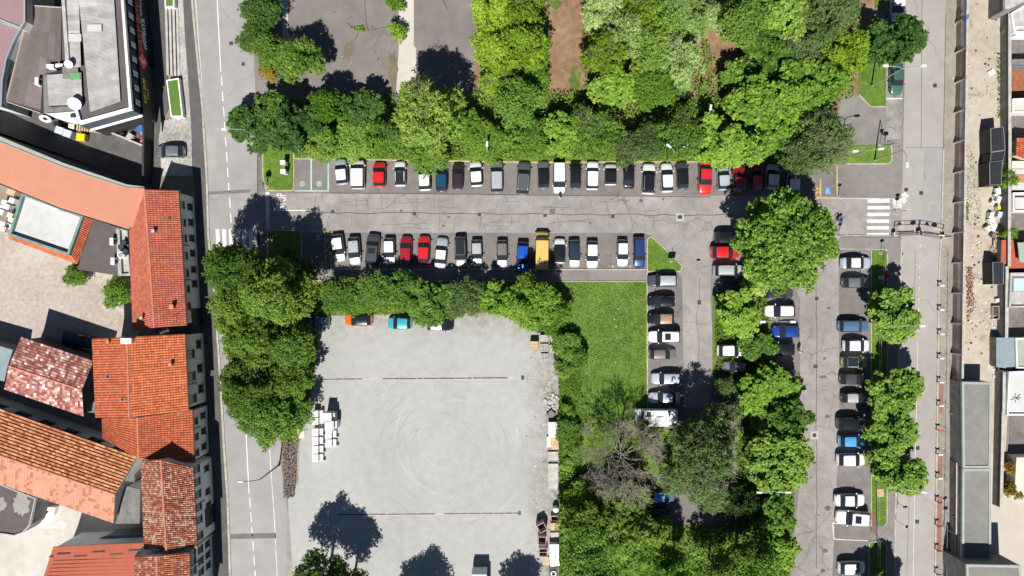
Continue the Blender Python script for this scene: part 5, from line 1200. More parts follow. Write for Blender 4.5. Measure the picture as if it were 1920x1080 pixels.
house('grey folded sheet roof between two gardens', [(1868, 633), (1900, 633), (1914, 655), (1912, 678), (1896, 692), (1868, 688)], 2.6, 'slate_blue', 'dark_conc', 0)
house('pale green roofed block beside the grey folded roof', [(1903, 634), (1990, 632), (1990, 692), (1905, 690)], 3.0, 'green_trim', 'plaster', .15)
house('bright white roofed house with an ornament panel', [(1890, 697), (1990, 693), (1990, 778), (1886, 778)], 4.4, 'white_roof', 'white', .25, 'white')
p = P(1906, 746, 1.95); m = MB()
for k in range(14):
    al = k * .9; m.box((p.x + math.cos(al) * .5 * (k % 3 + .4) * .6, p.y + math.sin(al) * .35 * (k % 3 + .4) * .6, 1.925), (.35, .12, .03), al)
m.build('ornament_panel', W['dark_conc'], bpy.data.objects[[o.name for o in C.objects if o.get('label', '').startswith('bright white roofed')][0]])
house('beige panelled roof behind the rust red creeper', [(1906, 858), (1990, 856), (1990, 930), (1902, 930)], 4.2, 'cream', 'cream', 0)
gw = thing('garden_wall', 'long rough garden wall between dirt lot and garden houses', 'wall', (*P(1886, 400).to_2d(), 0))
for (x0, y0, x1, y1, h) in ((1877, -140, 1877, 250, 1.7), (1877.4, 250, 1876, 500, 1.7), (1872, 500, 1871, 632, 1.7), (1867, 695, 1866, 770, 1.7), (1866, 770, 1862, 945, 1.6)):
    p0, p1 = P(x0, y0), P(x1, y1); m = MB(); strip(m, p0, p1, .3, 0, h); m.build('wall_section', W['dark_conc'], gw)
    m = MB(); strip(m, p0, p1, .42, h, .08); m.build('coping', W['bare_conc'], gw)
# --- concrete panel wall along the right pavement
pwall = thing('panel_wall', 'long concrete panel wall with sloping buttresses beside the right pavement', 'wall', (*P(1790, 540).to_2d(), 0))
def wx(y): return 1794.5 - (y - 0) * .0135
ys = [-60, -12, 44] + [100 + k * 56.2 for k in range(14)]
rustc = islands('stained_panels', [(0, (.30, .20, .18)), (.3, (.40, .36, .34)), (.6, (.36, .26, .23)), (.85, (.46, .44, .42))], .9, .5, .5)
for i, y in enumerate(ys[:-1]):
    p0, p1 = P(wx(y), y), P(wx(ys[i + 1]), ys[i + 1]); e = (p1 - p0).normalized() * .06
    m = MB(); strip(m, p0 + e, p1 - e, .22, 0, 1.2); m.build('panel', rustc, pwall); m = MB(); strip(m, p0 + e, p1 - e, .18, 1.201, 1.1); m.build('panel', W['bare_conc'] if i % 3 else rustc, pwall)
    m = MB(); c = p0; m.add([(c.x - .42, c.y - .07, 0), (c.x + .1, c.y - .07, 0), (c.x + .1, c.y - .07, 2.45), (c.x - .12, c.y - .07, 2.45), (c.x - .42, c.y + .07, 0), (c.x + .1, c.y + .07, 0), (c.x + .1, c.y + .07, 2.45), (c.x - .12, c.y + .07, 2.45)],
        [(0, 1, 2, 3), (7, 6, 5, 4), (0, 4, 5, 1), (1, 5, 6, 2), (2, 6, 7, 3), (3, 7, 4, 0)]); m.build('buttress', W['bare_conc'], pwall)
m = MB(); strip(m, P(wx(-60), -60), P(wx(860), 860), .3, 2.31, .08); m.build('coping', W['bare_conc'], pwall)
wall2 = thing('plain_wall', 'plain grey wall below the panel wall in front of the garage block', 'wall', (*P(1784, 960).to_2d(), 0))
m = MB(); strip(m, P(1781, 862), P(1779, 1200), .2, 0, 1.6); m.build('wall_section', W['dark_conc'], wall2); m = MB(); strip(m, P(1781, 862), P(1779, 1200), .3, 1.61, .06); m.build('coping', W['bare_conc'], wall2)
# ================================================================= VEHICLES
PAINT = {}
def paint(key, c, metal=.25, rough=.28):
    m = NT('paint_' + key, rough, .5); m.b.inputs['Metallic'].default_value = metal; m.b.inputs['Coat Weight'].default_value = .6; m.b.inputs['Coat Roughness'].default_value = .06
    nz = m.noise(2.2, 4, .6); m.col(m.ramp(nz, [(.3, tuple(x * .9 for x in c)), (.7, tuple(min(1, x * 1.06) for x in c))])); PAINT[key] = m.mat
for k, c, me in (('white', (.74, .745, .75), 0), ('cream', (.66, .62, .55), 0), ('silver', (.52, .545, .57), .35), ('ice', (.50, .57, .64), .3), ('grey', (.20, .215, .23), .4), ('dgrey', (.085, .092, .10), .35), ('green_grey', (.12, .145, .14), .35),
                 ('black', (.014, .015, .018), .2), ('navy', (.025, .04, .075), .3), ('dblue', (.02, .055, .17), .25), ('blue', (.012, .10, .52), .2), ('royal', (.012, .055, .30), .2), ('sky', (.10, .36, .75), .2), ('steel_blue', (.11, .20, .36), .35), ('petrol', (.012, .07, .15), .2),
                 ('red', (.60, .018, .022), .05), ('dred', (.36, .016, .028), .15), ('maroon', (.055, .028, .036), .3), ('copper', (.45, .30, .22), .3), ('taupe', (.24, .21, .205), .35), ('yellow', (.70, .44, .12), 0), ('gold', (.72, .43, .03), .1), ('olive', (.30, .26, .06), .15),
                 ('green', (.07, .17, .13), .35), ('orange', (.85, .15, .015), .05), ('turquoise', (.05, .42, .52), .2)):
    paint(k, c, me)
W['head'] = plain('headlamp', (.62, .64, .66), .15, 0, 1, .2, .6); W['tail'] = plain('tail_lamp', (.42, .012, .015), .25, 0)
W['tyre'] = plain('tyre_rubber', (.022, .022, .024), .85, .2, 5); W['rim'] = plain('wheel_rim', (.40, .41, .42), .35, .1, 3, .6); W['plate'] = plain('number_plate', (.72, .72, .70), .5, 0)
# profile rows: t along the length from the nose, belt height, half width, roof height (0 = none), roof half width
SPEC = {
 'hatch':  dict(L=3.95, W=1.74, rows=[(0, .50, .70, 0, 0), (.02, .66, .84, 0, 0), (.09, .80, .95, 0, 0), (.24, .97, 1, 0, 0), (.43, 1.0, 1, 1.46, 0.83), (.60, 1.0, 1, 1.50, 0.84), (.84, 1.0, .98, 1.46, 0.80), (.965, .99, .94, 0, 0), (.985, .85, .91, 0, 0), (1, .55, .84, 0, 0)], wh=(.17, .83)),
 'micro':  dict(L=3.3, W=1.62, rows=[(0, .50, .74, 0, 0), (.03, .70, .86, 0, 0), (.10, .84, .95, 0, 0), (.21, .98, 1, 0, 0), (.38, 1.02, 1, 1.47, 0.84), (.60, 1.02, 1, 1.52, 0.85), (.88, 1.02, .98, 1.48, 0.81), (.975, 1.0, .94, 0, 0), (.99, .85, .92, 0, 0), (1, .55, .88, 0, 0)], wh=(.16, .85)),
 'saloon': dict(L=4.5, W=1.78, rows=[(0, .48, .68, 0, 0), (.02, .64, .82, 0, 0), (.08, .76, .94, 0, 0), (.27, .93, 1, 0, 0), (.42, .96, 1, 1.40, 0.81), (.55, .96, 1, 1.43, 0.82), (.72, .98, .99, 1.38, 0.78), (.855, 1.0, .97, 0, 0), (.965, .97, .92, 0, 0), (1, .60, .80, 0, 0)], wh=(.18, .80)),
 'estate': dict(L=4.55, W=1.80, rows=[(0, .48, .70, 0, 0), (.02, .66, .84, 0, 0), (.08, .80, .95, 0, 0), (.25, .96, 1, 0, 0), (.39, 1.0, 1, 1.46, 0.83), (.60, 1.0, 1, 1.50, 0.84), (.90, 1.0, .98, 1.46, 0.81), (.975, .98, .95, 0, 0), (.99, .85, .92, 0, 0), (1, .55, .86, 0, 0)], wh=(.18, .81)),
 'suv':    dict(L=4.4, W=1.84, rows=[(0, .58, .74, 0, 0), (.02, .80, .86, 0, 0), (.08, .95, .96, 0, 0), (.24, 1.08, 1, 0, 0), (.38, 1.12, 1, 1.62, 0.85), (.60, 1.12, 1, 1.67, 0.86), (.88, 1.12, .98, 1.62, 0.82), (.97, 1.08, .95, 0, 0), (.985, .95, .92, 0, 0), (1, .6, .86, 0, 0)], wh=(.18, .82)),
 'mpv':    dict(L=4.3, W=1.80, rows=[(0, .55, .74, 0, 0), (.02, .75, .86, 0, 0), (.06, .92, .95, 0, 0), (.16, 1.08, 1, 0, 0), (.33, 1.10, 1, 1.70, 0.88), (.60, 1.10, 1, 1.75, 0.89), (.93, 1.10, .99, 1.70, 0.86), (.985, 1.06, .97, 0, 0), (.992, .9, .95, 0, 0), (1, .6, .90, 0, 0)], wh=(.17, .82)),
 'van':    dict(L=5.4, W=2.0, rows=[(0, .7, .80, 0, 0), (.015, .95, .90, 0, 0), (.05, 1.10, .96, 0, 0), (.13, 1.25, 1, 0, 0), (.25, 1.35, 1, 2.30, 0.92), (.60, 1.35, 1, 2.40, 0.92), (.985, 1.35, 1, 2.40, 0.92), (.996, 1.30, .99, 0, 0), (.998, 1.0, .98, 0, 0), (1, .7, .95, 0, 0)], wh=(.16, .80)),
}
MESH = {}
def vehicle_meshes(kind):
    if kind in MESH: return MESH[kind]
    S = SPEC[kind]; L, Wd, rows = S['L'], S['W'], S['rows']
    rings = []
    for (t, zb, hw, zr, rw) in rows:
        x = L * (.5 - t); y = hw * Wd / 2; bow = 0
        if zr: pr = [(y * .96, .24), (y, .55), (y, zb), (rw * Wd / 2, zr - .05), (rw * Wd / 2 * .86, zr + .0), (0, zr + .045)]
        else: pr = [(y * .94, .26 if .04 < t < .96 else .32), (y, min(.55, zb)), (y * .985, max(.5, zb - .06)), (y * .88, zb), (y * .6, zb + .02), (0, zb + .035)]
        bow = .10 if t < .01 else (-.05 if t > .995 else (.04 if .2 < t < .3 else 0))
        rings.append([Vector((x + bow * (1 - (q[0] / (Wd / 2)) ** 2), q[0], q[1])) for q in pr])
    cab = [i for i, r_ in enumerate(rows) if r_[3]]; c0, c1 = cab[0], cab[-1]
    groups = {k: MB() for k in ('body', 'windscreen', 'rear_window', 'side_l', 'side_r', 'roof')}
    for i in range(len(rings) - 1):
        for k in range(5):
            q = [rings[i][k], rings[i][k + 1], rings[i + 1][k + 1], rings[i + 1][k]]
            if k == 2 and c0 - 1 <= i <= c1: kind_ = 'side'
            elif k >= 3 and i == c0 - 1: kind_ = 'windscreen'
            elif k >= 3 and i == c1: kind_ = 'rear_window'
            elif k >= 3 and c0 <= i < c1: kind_ = 'roof'
            else: kind_ = 'body'
            if kind == 'van' and kind_ in ('rear_window',): kind_ = 'body'
            if kind == 'van' and kind_ == 'side' and i > c0: kind_ = 'body'
            for s in (1, -1):
                p = [Vector((v.x, v.y * s, v.z)) for v in q]
                if s > 0: p = p[::-1]
                g = groups['side_l' if s > 0 else 'side_r'] if kind_ == 'side' else groups[kind_]
                g.add(p, [(0, 1, 2, 3)])
    b = groups['body']
    for ring_, rev in ((rings[0], False), (rings[-1], True)):   # nose and tail
        p = [Vector((v.x, v.y, v.z)) for v in ring_] + [Vector((v.x, -v.y, v.z)) for v in ring_[:-1][::-1]]
        b.add(p, [tuple(range(len(p)))])
    out = {}
    def weld(m, name, mat, smooth=True):
        me = m.data(name, mat); bm = bmesh.new(); bm.from_mesh(me); bmesh.ops.remove_doubles(bm, verts=bm.verts, dist=.003); bmesh.ops.recalc_face_normals(bm, faces=bm.faces)
        for f in bm.faces: f.smooth = smooth
        bm.to_mesh(me); bm.free(); return me
    out['body'] = weld(b, 'body', None); out['roof'] = weld(groups['roof'], 'roof', None)
    out['windscreen'] = weld(groups['windscreen'], 'windscreen', W['glass'])
    if groups['rear_window'].f: out['rear_window'] = weld(groups['rear_window'], 'rear_window', W['glass'])
    out['side_window'] = [weld(groups[k], 'side_window', W['glass']) for k in ('side_l', 'side_r')]
    m = MB(); m.tube([(0, -.11, 0), (0, .11, 0)], .31, 14, 0); m.tube([(0, -.115, 0), (0, .115, 0)], .20, 10, 1); out['wheel'] = m.data('wheel', [W['tyre'], W['rim']])
    zr = max(r_[3] for r_ in rows); zf = rows[2][1]; zb = rows[-3][1]
    hw = Wd / 2
    m = MB(); m.add([(L * .475, 0 + hw * .48, zf - .12), (L * .485, hw * .74, zf - .16), (L * .41, hw * .90, zf - .01), (L * .40, hw * .74, zf + .03), (L * .492, hw * .48, zf - .28), (L * .485, hw * .76, zf - .3), (L * .41, hw * .955, zf - .2)], [(0, 1, 2, 3), (0, 4, 5, 1), (1, 5, 6, 2)]); out['headlight'] = m.data('headlight', W['head'])
    m = MB(); m.add([(-L * .493, hw * .62, zb - .12), (-L * .470, hw * .92, zb - .06), (-L * .496, hw * .62, zb - .4), (-L * .475, hw * .95, zb - .4), (-L * .435, hw * .965, zb - .08), (-L * .44, hw * .985, zb - .35), (-L * .455, hw * .70, zb + .012)], [(0, 2, 3, 1), (1, 3, 5, 4), (0, 1, 4, 6)]); out['tail_light'] = m.data('tail_light', W['tail'])
    cx = L * (.5 - rows[c0 - 1][0]) - .18; m = MB(); m.box((cx, hw + .10, rows[c0][1] + .02), (.13, .2, .15), .25); out['mirror'] = m.data('mirror', None)
    m = MB(); m.box((L * .5 + .02, 0, .45), (.03, .5, .12)); out['plate_f'] = m.data('number_plate', W['plate'])
    m = MB(); m.box((-L * .5 - .02, 0, .62), (.03, .5, .12)); out['plate_r'] = m.data('number_plate', W['plate'])
    x0 = L * (.5 - rows[c0][0]); x1 = L * (.5 - rows[c1][0]); rw = rows[c0][4] * hw
    m = MB(); m.tube([(x0 - .15, rw * .93, zr - .02), (x0 - .3, rw * .95, zr + .06), (x1 + .25, rw * .95, zr + .05), (x1 + .1, rw * .9, zr - .02)], .028, 6); out['roof_rail'] = m.data('roof_rail', W['steel'])
    m = MB(); m.box((x0 * .5 + x1 * .5 + (x0 - x1) * .16, 0, zr + .035), ((x0 - x1) * .36, rw * 1.25, .03)); out['sunroof'] = m.data('sunroof', W['glass'])
    m = MB(); m.box((x0 * .5 + x1 * .5 - .05, 0, zr + .04), ((x0 - x1) * .98, rw * 1.72, .03)); out['panorama'] = m.data('glass_roof', W['glass'])
    m = MB(); m.box((x1 + .02, 0, zr - .01), (.16, rw * 1.6, .04)); out['spoiler'] = m.data('spoiler', None)
    m = MB(); m.tube([(x1 + .3, 0, zr + .03), (x1 + .18, 0, zr + .22)], .012, 4); out['aerial'] = m.data('aerial', W['black'])
    m = MB()
    for s in (-1, 1): m.tube([(cx + .15, s * hw * .1, rows[c0 - 1][1] + .05), (cx + .02, s * hw * .75, rows[c0 - 1][1] + .06)], .012, 4)
    out['wiper'] = m.data('wiper', W['black'])
    out['wh'] = [(L * (.5 - t), s * (hw - .12)) for t in S['wh'] for s in (1, -1)]
    MESH[kind] = out; return out
def set_mat(o, m): o.material_slots[0].link = 'OBJECT'; o.material_slots[0].material = m
NAMES = dict(hatch='hatchback_car', micro='small_car', saloon='saloon_car', estate='estate_car', suv='off_road_car', mpv='minivan', van='delivery_van')
car_rng = random.Random(21)
def car(kind, cx, cy, Lpx, Wpx, deg, col, roof, label, group, opts='', h=.85, name=None, cat=None):
    S = SPEC[kind]; me = vehicle_meshes(kind); p = P(cx, cy, h); k = (1 - h / CAM_H) / PXM
    sx = Lpx * k / S['L']; sy = Wpx * k / S['W']
    t = thing(name or NAMES[kind], label, cat or ('van' if kind in ('van',) else 'car'), (p.x, p.y, .013), R(deg), group, (sx, sy, (sx + sy) / 2 if kind != 'van' else 1.0))
    def put(nm, data, mat=None, loc=None, sc=None, par=t):
        o = bpy.data.objects.new(nm, data); C.objects.link(o); o.parent = par
        if loc: o.location = loc
        if sc: o.scale = sc
        if mat is not None: set_mat(o, mat)
        return o
    for nm in ('body', 'roof', 'mirror', 'spoiler'):
        if not len(me[nm].materials): me[nm].materials.append(PAINT['white'])
    body = put('body', me['body'], PAINT[col])
    put('roof', me['roof'], PAINT[roof or col])
    ws = put('windscreen', me['windscreen']); put('wiper', me['wiper'], par=ws)
    if 'rear_window' in me: put('rear_window', me['rear_window'])
    for s in (0, 1): put('side_window', me['side_window'][s])
    for (x, y) in me['wh']: put('wheel', me['wheel'], loc=(x, y, .31))
    for s in (1, -1):
        put('headlight', me['headlight'], sc=(1, s, 1)); put('tail_light', me['tail_light'], sc=(1, s, 1)); put('mirror', me['mirror'], PAINT[col], sc=(1, s, 1))
        if 'r' in opts: put('roof_rail', me['roof_rail'], sc=(1, s, 1))
    put('number_plate', me['plate_f']); put('number_plate', me['plate_r'])
    if 's' in opts: put('sunroof', me['sunroof'])
    if 'p' in opts: put('glass_roof', me['panorama'])
    if kind in ('hatch', 'micro', 'suv') and car_rng.random() < .6: put('spoiler', me['spoiler'], PAINT[roof or col])
    if car_rng.random() < .6: put('aerial', me['aerial'])
    return t
U, D, LF, RT = 90, -90, 180, 0
GU, GL = 'cars parked in the upper row', 'cars parked in the lower row'
CARS_U = [
 ('hatch', 639.5, 322, 47, 22, U + 6, 'ice', 'white', 'silver hatchback slanting beside the mint-lined charging bays', ''),  # white roof is sun glare painted onto a silver car
 ('mpv', 671, 327, 54, 25, U, 'white', None, 'white minivan between silver hatchback and red hatchback', ''),
 ('hatch', 711, 327, 46, 23, U, 'red', None, 'bright red hatchback beside the white minivan', 's' * 0),
 ('hatch', 750, 325.5, 46, 21, U + 1, 'white', 'white', 'white hatchback with black glass roof beside the bright red hatchback', 'p'),
 ('hatch', 795.5, 332, 50, 23, U + 3, 'white', None, 'white hatchback half under the twiggy branches, beside the dark blue one', ''),
 ('hatch', 828, 332, 53, 22, U, 'petrol', None, 'dark blue hatchback with its nose under the branches', ''),
 ('hatch', 858.5, 330, 48, 21, U - 1, 'maroon', None, 'dark maroon hatchback beside the dark blue one', ''),
 ('hatch', 892.5, 326, 46, 23, U + 4, 'white', None, 'white hatchback between maroon hatchback and long grey estate', ''),
 ('estate', 931.5, 330, 62, 23, U + 1, 'grey', 'silver', 'long grey estate car with pale silver roof', ''),  # roof coloured paler than the body
 ('estate', 981.5, 334, 61, 24, U - 4, 'green_grey', None, 'dark greenish grey estate standing alone between two gaps', 'r'),
 ('hatch', 1019, 328, 51, 21, U + 1, 'grey', 'black', 'grey hatchback with black roof beside the white minivan facing the lane', ''),
 ('mpv', 1048.5, 332, 58, 22, D, 'white', None, 'white minivan parked with its windscreen facing the lane', ''),
 ('hatch', 1079.5, 327, 50, 20.5, U, 'black', None, 'black hatchback beside the white minivan that faces the lane', ''),
 ('suv', 1111, 329, 53, 22.5, U - 1, 'white', None, 'white off-roader beside the black hatchback', ''),
 ('micro', 1145, 327, 39, 22.5, U, 'white', 'black', 'tiny white car with black roof', ''),
 ('saloon', 1179.5, 328, 50, 21, U, 'black', None, 'black soft-top car under the drooping twiggy tree', ''),
 ('estate', 1216.5, 335, 57, 24.5, U - 2, 'white', 'black', 'white estate car with black roof and pale roof rails', 'r'),
 ('hatch', 1250.5, 333, 54, 22, U + 2, 'white', None, 'white hatchback between black-roofed estate and dark grey hatchback', ''),
 ('hatch', 1280, 329, 50, 22, U + 2, 'dgrey', 'black', 'dark grey hatchback with black roof beside the red saloon', ''),
 ('saloon', 1322.5, 332, 63, 24, D - 1, 'red', None, 'glossy red saloon parked facing the lane', ''),
 ('hatch', 1356.5, 333, 46, 22, U + 3, 'ice', 'ice', 'blue-grey hatchback at the edge of the big tree shadow', ''),
 ('hatch', 1387, 337, 50, 24, U + 3, 'dred', None, 'dark red hatchback in the shade beside the blue-grey one', ''),
 ('hatch', 1419, 333, 46, 20, U, 'red', None, 'second red hatchback in the shade, beside the shaded white one', ''),
 ('hatch', 1449, 331, 46, 23, U - 3, 'white', None, 'shaded white hatchback beside the red one', ''),
 ('micro', 1487, 343, 48, 22, U - 3, 'ice', 'white', 'white small car almost buried between two crowns in deep shade', ''),
]
CARS_L = [
 ('hatch', 633.5, 464, 50, 22, D + 7, 'white', None, 'white hatchback slanting across the yellow hatched bay', ''),
 ('hatch', 664, 470, 52, 22, D + 4, 'silver', 'silver', 'silver grey hatchback beside the slanting white one', ''),
 ('suv', 698.5, 468, 57, 24, U - 5, 'dgrey', None, 'black off-roader with sunroof in the lower row', 's'),
 ('hatch', 729.5, 470, 48, 21, D + 1, 'white', None, 'white hatchback between black off-roader and dark red hatchback', ''),
 ('hatch', 761, 469.5, 52, 21.5, U - 1, 'dred', None, 'dark red hatchback of the lower row', ''),
 ('hatch', 794.5, 468, 50, 22, U - 2, 'red', None, 'bright red hatchback of the lower row', ''),
 ('saloon', 827, 474, 56, 22.5, U - 5, 'ice', 'white', 'pale silver saloon beside the bright red hatchback', ''),
 ('suv', 863.5, 472, 57, 22, D + 2, 'taupe', 'grey', 'grey-brown off-roader with black glass roof', 'p'),
 ('hatch', 894, 473, 48, 20, D + 2, 'silver', None, 'small silver hatchback before the first gap', ''),
 ('hatch', 941.5, 475, 50, 20.5, D + 1, 'silver', 'taupe', 'grey hatchback standing between the two gaps', ''),
 ('hatch', 979.5, 481, 56, 21.5, D - 2, 'blue', None, 'vivid blue hatchback beside the yellow van', ''),
 ('van', 1016, 470, 71, 25, U - 1, 'yellow', None, 'big yellow delivery van', ''),
 ('hatch', 1049.5, 470.5, 46, 21, U + 0, 'white', 'black', 'white hatchback with black roof beside the yellow van', ''),
 ('hatch', 1077, 475, 51, 21.5, D + 2, 'silver', 'navy', 'silver hatchback with dark blue roof in the lower row', ''),
 ('hatch', 1110.5, 476.5, 50, 21.5, D, 'white', None, 'white hatchback before the second gap', ''),
 ('hatch', 1167.5, 473.5, 49, 20.5, D, 'white', None, 'white hatchback after the second gap, beside the dark blue car', ''),
 ('estate', 1199, 473, 57, 21.5, D + 1, 'dblue', None, 'dark blue car at the end of the lower row by the grass triangle', ''),
]
GA, GB, GC_, GD = 'cars parked along the lawn', 'cars parked on the middle lane side', 'cars parked back to back under the trees', 'cars parked along the right median'
CARS_A = [
 ('estate', 1243, 526.5, 55, 22, LF, 'dgrey', 'silver', 'dark grey estate with silver ribbed roof by the grass triangle', 'r'),
 ('hatch', 1241, 565, 51, 21, LF, 'black', None, 'black hatchback along the lawn, second below the grass triangle', ''),
 ('hatch', 1240.5, 598, 50, 21, LF, 'black', 'copper', 'black hatchback with copper coloured roof', ''),
 ('suv', 1247, 631, 60, 22, LF, 'white', 'white', 'large creamy white off-roader with dark front roof glass', 's'),
 ('hatch', 1242.5, 664, 50, 19, RT, 'taupe', None, 'grey-brown hatchback parked nose to the lane', ''),
 ('estate', 1250, 710, 55, 21.5, LF, 'ice', None, 'silver estate with tree reflections on its roof', ''),
 ('saloon', 1246.5, 746, 58, 21.5, LF, 'silver', 'ice', 'silver saloon beside the white camper', ''),
 ('hatch', 1241.5, 931, 48, 21, RT, 'steel_blue', 'sky', 'blue hatchback on gravel below the bare tree', ''),
 ('hatch', 1233, 962, 48, 22, RT, 'black', None, 'black hatchback on gravel beside the blue one', ''),
]
CARS_B = [
 ('suv', 1367, 445, 52, 22, RT, 'black', None, 'black off-roader half under the huge round tree', ''),
 ('hatch', 1359.5, 473, 52, 24, RT, 'red', None, 'red hatchback half under the huge round tree', ''),
 ('suv', 1367, 507, 57, 21, RT, 'silver', 'silver', 'silver off-roader with ribbed roof beside the huge round tree', 'r'),
 ('hatch', 1370, 538, 51, 21, LF, 'navy', 'navy', 'dark navy hatchback in shade below the silver off-roader', ''),
 ('hatch', 1371, 657, 51, 22, RT, 'white', None, 'white hatchback with its nose under the green tree', ''),
 ('hatch', 1380.5, 688, 47, 19.5, LF, 'grey', 'grey', 'shaded dark silver hatchback below the white one', ''),
 ('hatch', 1372, 749, 46, 21, RT, 'black', None, 'black car hidden in deep shade under the wide leafy tree', ''),
]
CARS_C = [
 ('suv', 1459, 549.5, 57, 20, RT, 'dgrey', 'navy', 'dark off-roader with cross bars at the foot of the huge tree', 'rs'),
 ('hatch', 1464.5, 583, 56, 22, LF, 'white', None, 'white hatchback by the drain grate of the middle lane', ''),
 ('hatch', 1474.5, 622, 51, 22, LF, 'royal', 'royal', 'vivid dark blue hatchback under the double lamp', ''),
 ('micro', 1468, 655, 44, 23.5, LF, 'gold', 'black', 'yellow car with black roof, half under a tree', ''),
 ('hatch', 1468, 703, 50, 20, LF, 'steel_blue', None, 'shaded blue-grey car mostly hidden above the wide leafy tree', ''),
]
CARS_D = [
 ('saloon', 1606, 493, 56, 21.5, RT, 'ice', 'white', 'silver white saloon at the top of the median row', ''),
 ('hatch', 1606, 530, 51, 20.5, RT, 'dgrey', 'grey', 'dark grey hatchback just below the silver white saloon', ''),
 ('estate', 1601, 611.5, 56, 21.5, RT, 'steel_blue', 'steel_blue', 'blue-grey estate after the first gap of the median row', ''),
 ('hatch', 1606.5, 648, 49, 22, RT, 'white', None, 'white hatchback between the blue-grey estate and the olive car', ''),
 ('hatch', 1603, 679, 48, 21.5, RT, 'olive', 'silver', 'olive yellow car with black glass roof', 'p'),
 ('hatch', 1599.5, 710.5, 46, 21, RT, 'black', 'dgrey', 'black hatchback below the olive yellow car', ''),
 ('hatch', 1603, 746, 48, 19.5, RT, 'black', 'silver', 'silver roofed car with dark tail beside a median tree', ''),
 ('suv', 1596.5, 794, 53, 23, RT, 'dgrey', 'black', 'black off-roader in the lower median row', ''),
 ('hatch', 1598.5, 827, 50, 21.5, RT, 'sky', None, 'light blue hatchback of the median row', ''),
 ('hatch', 1596.5, 862, 53, 23, RT, 'white', None, 'white hatchback just below the light blue one', ''),
 ('saloon', 1594.5, 938, 56, 23, RT, 'white', None, 'white saloon above the white-lined empty bay', ''),
 ('suv', 1600.5, 971, 62, 25, LF - 4, 'white', None, 'large white off-roader with a dark roof window', 's'),
 ('hatch', 1598, 1065, 50, 23, RT, 'white', None, 'white hatchback at the bottom edge of the median row', ''),
]
for rows, grp in ((CARS_U, GU), (CARS_L, GL), (CARS_A, GA), (CARS_B, GB), (CARS_C, GC_), (CARS_D, GD)):
    for (kind, cx, cy, Lp, Wp, dg, col, rf, lab, op) in rows:
        car(kind, cx, cy, Lp, Wp, dg, col, rf, lab, grp, op, h=1.2 if kind == 'van' else .85)
GO = 'cars parked in the streets and yards'
for row in [
 ('hatch', 1683, 11, 52, 24, D, 'ice', 'white', 'pale blue-white car parked above the dark street tree', ''),
 ('saloon', 1682, 147, 58, 23, D, 'green', 'green', 'dark green saloon under the two-armed street lamp', ''),
 ('hatch', 318.5, 284, 54, 22, LF, 'grey', 'grey', 'dark grey car parked on the pebble paving', ''),
 ('estate', 144, 637, 57, 23, -14, 'navy', 'navy', 'dark navy car in the shade of the cobbled courtyard', ''),
 ('hatch', 672, 599, 50, 23, LF, 'orange', 'black', 'orange car half under the bushes of the concrete yard', ''),
 ('hatch', 749, 606, 43, 22, LF, 'turquoise', 'turquoise', 'turquoise car half under the bushes of the concrete yard', ''),
 ('hatch', 825, 609, 48, 22, RT, 'black', 'silver', 'dark car with silver roof, mostly hidden by the bushes', ''),
 ('mpv', 598, 603, 37, 21, LF, 'steel_blue', 'steel_blue', 'blue-grey van in the shade at the yard corner', ''),
 ('mpv', 72, -1, 50, 20, -8, 'white', None, 'white van behind the ribbed brown roof', ''),
]:
    kind, cx, cy, Lp, Wp, dg, col, rf, lab, op = row; car(kind, cx, cy, Lp, Wp, dg, col, rf, lab, GO, op)
# the camper
p = P(1232, 783, 1.8); cmp_ = thing('camper_van', 'white camper van with roof hatches beside the bare tree', 'camper', (p.x, p.y, .013), R(180))
m = MB()
prof = [(2.85, .5), (2.9, .9), (2.55, 1.25), (2.2, 1.45), (1.9, 2.2), (1.7, 2.55), (-2.7, 2.6), (-2.75, .45)]
def shell(prof, w_):
    n = len(prof); vs = [(x, -w_, z) for x, z in prof] + [(x, w_, z) for x, z in prof]; return vs, [tuple(range(n)), tuple(range(2 * n - 1, n - 1, -1))] + [(i, n + i, n + (i + 1) % n, (i + 1) % n) for i in range(n)]
m.add(*shell(prof, 1.1)); m.build('body', W['white'], cmp_, local=True)
m = MB(); m.quad((2.19, -.95, 1.48), (2.19, .95, 1.48), (1.93, .88, 2.16), (1.93, -.88, 2.16)); o = m.build('windscreen', W['glass'], cmp_, local=True); o.location.x = .012
for (x, y, s, mt) in ((1.6, .62, .55, 'black'), (1.35, -.52, .6, 'black'), (-.4, .15, .75, 'plaster'), (-1.8, -.3, .6, 'plaster')):
    m = MB(); m.box((x, y, 2.66), (s, s, .12)); m.build('roof_hatch', W[mt], cmp_, local=True)
for x in (1.7, -1.6):
    for y in (-.98, .98): m = MB(); m.tube([(x, y - .11, .33), (x, y + .11, .33)], .34, 14); m.build('wheel', W['tyre'], cmp_, local=True)
for y in (-.8, .8): m = MB(); m.box((2.9, y, .85), (.08, .3, .18)); m.build('headlight', W['head'], cmp_, local=True); m = MB(); m.box((-2.78, y, .9), (.06, .2, .3)); m.build('tail_light', W['tail'], cmp_, local=True)
m = MB(); m.tube([(-2.6, 1.0, 2.62), (-2.6, 1.0, 2.75), (.9, 1.0, 2.75), (.9, 1.0, 2.62)], .03, 5); m.build('roof_rail', W['steel'], cmp_, local=True)
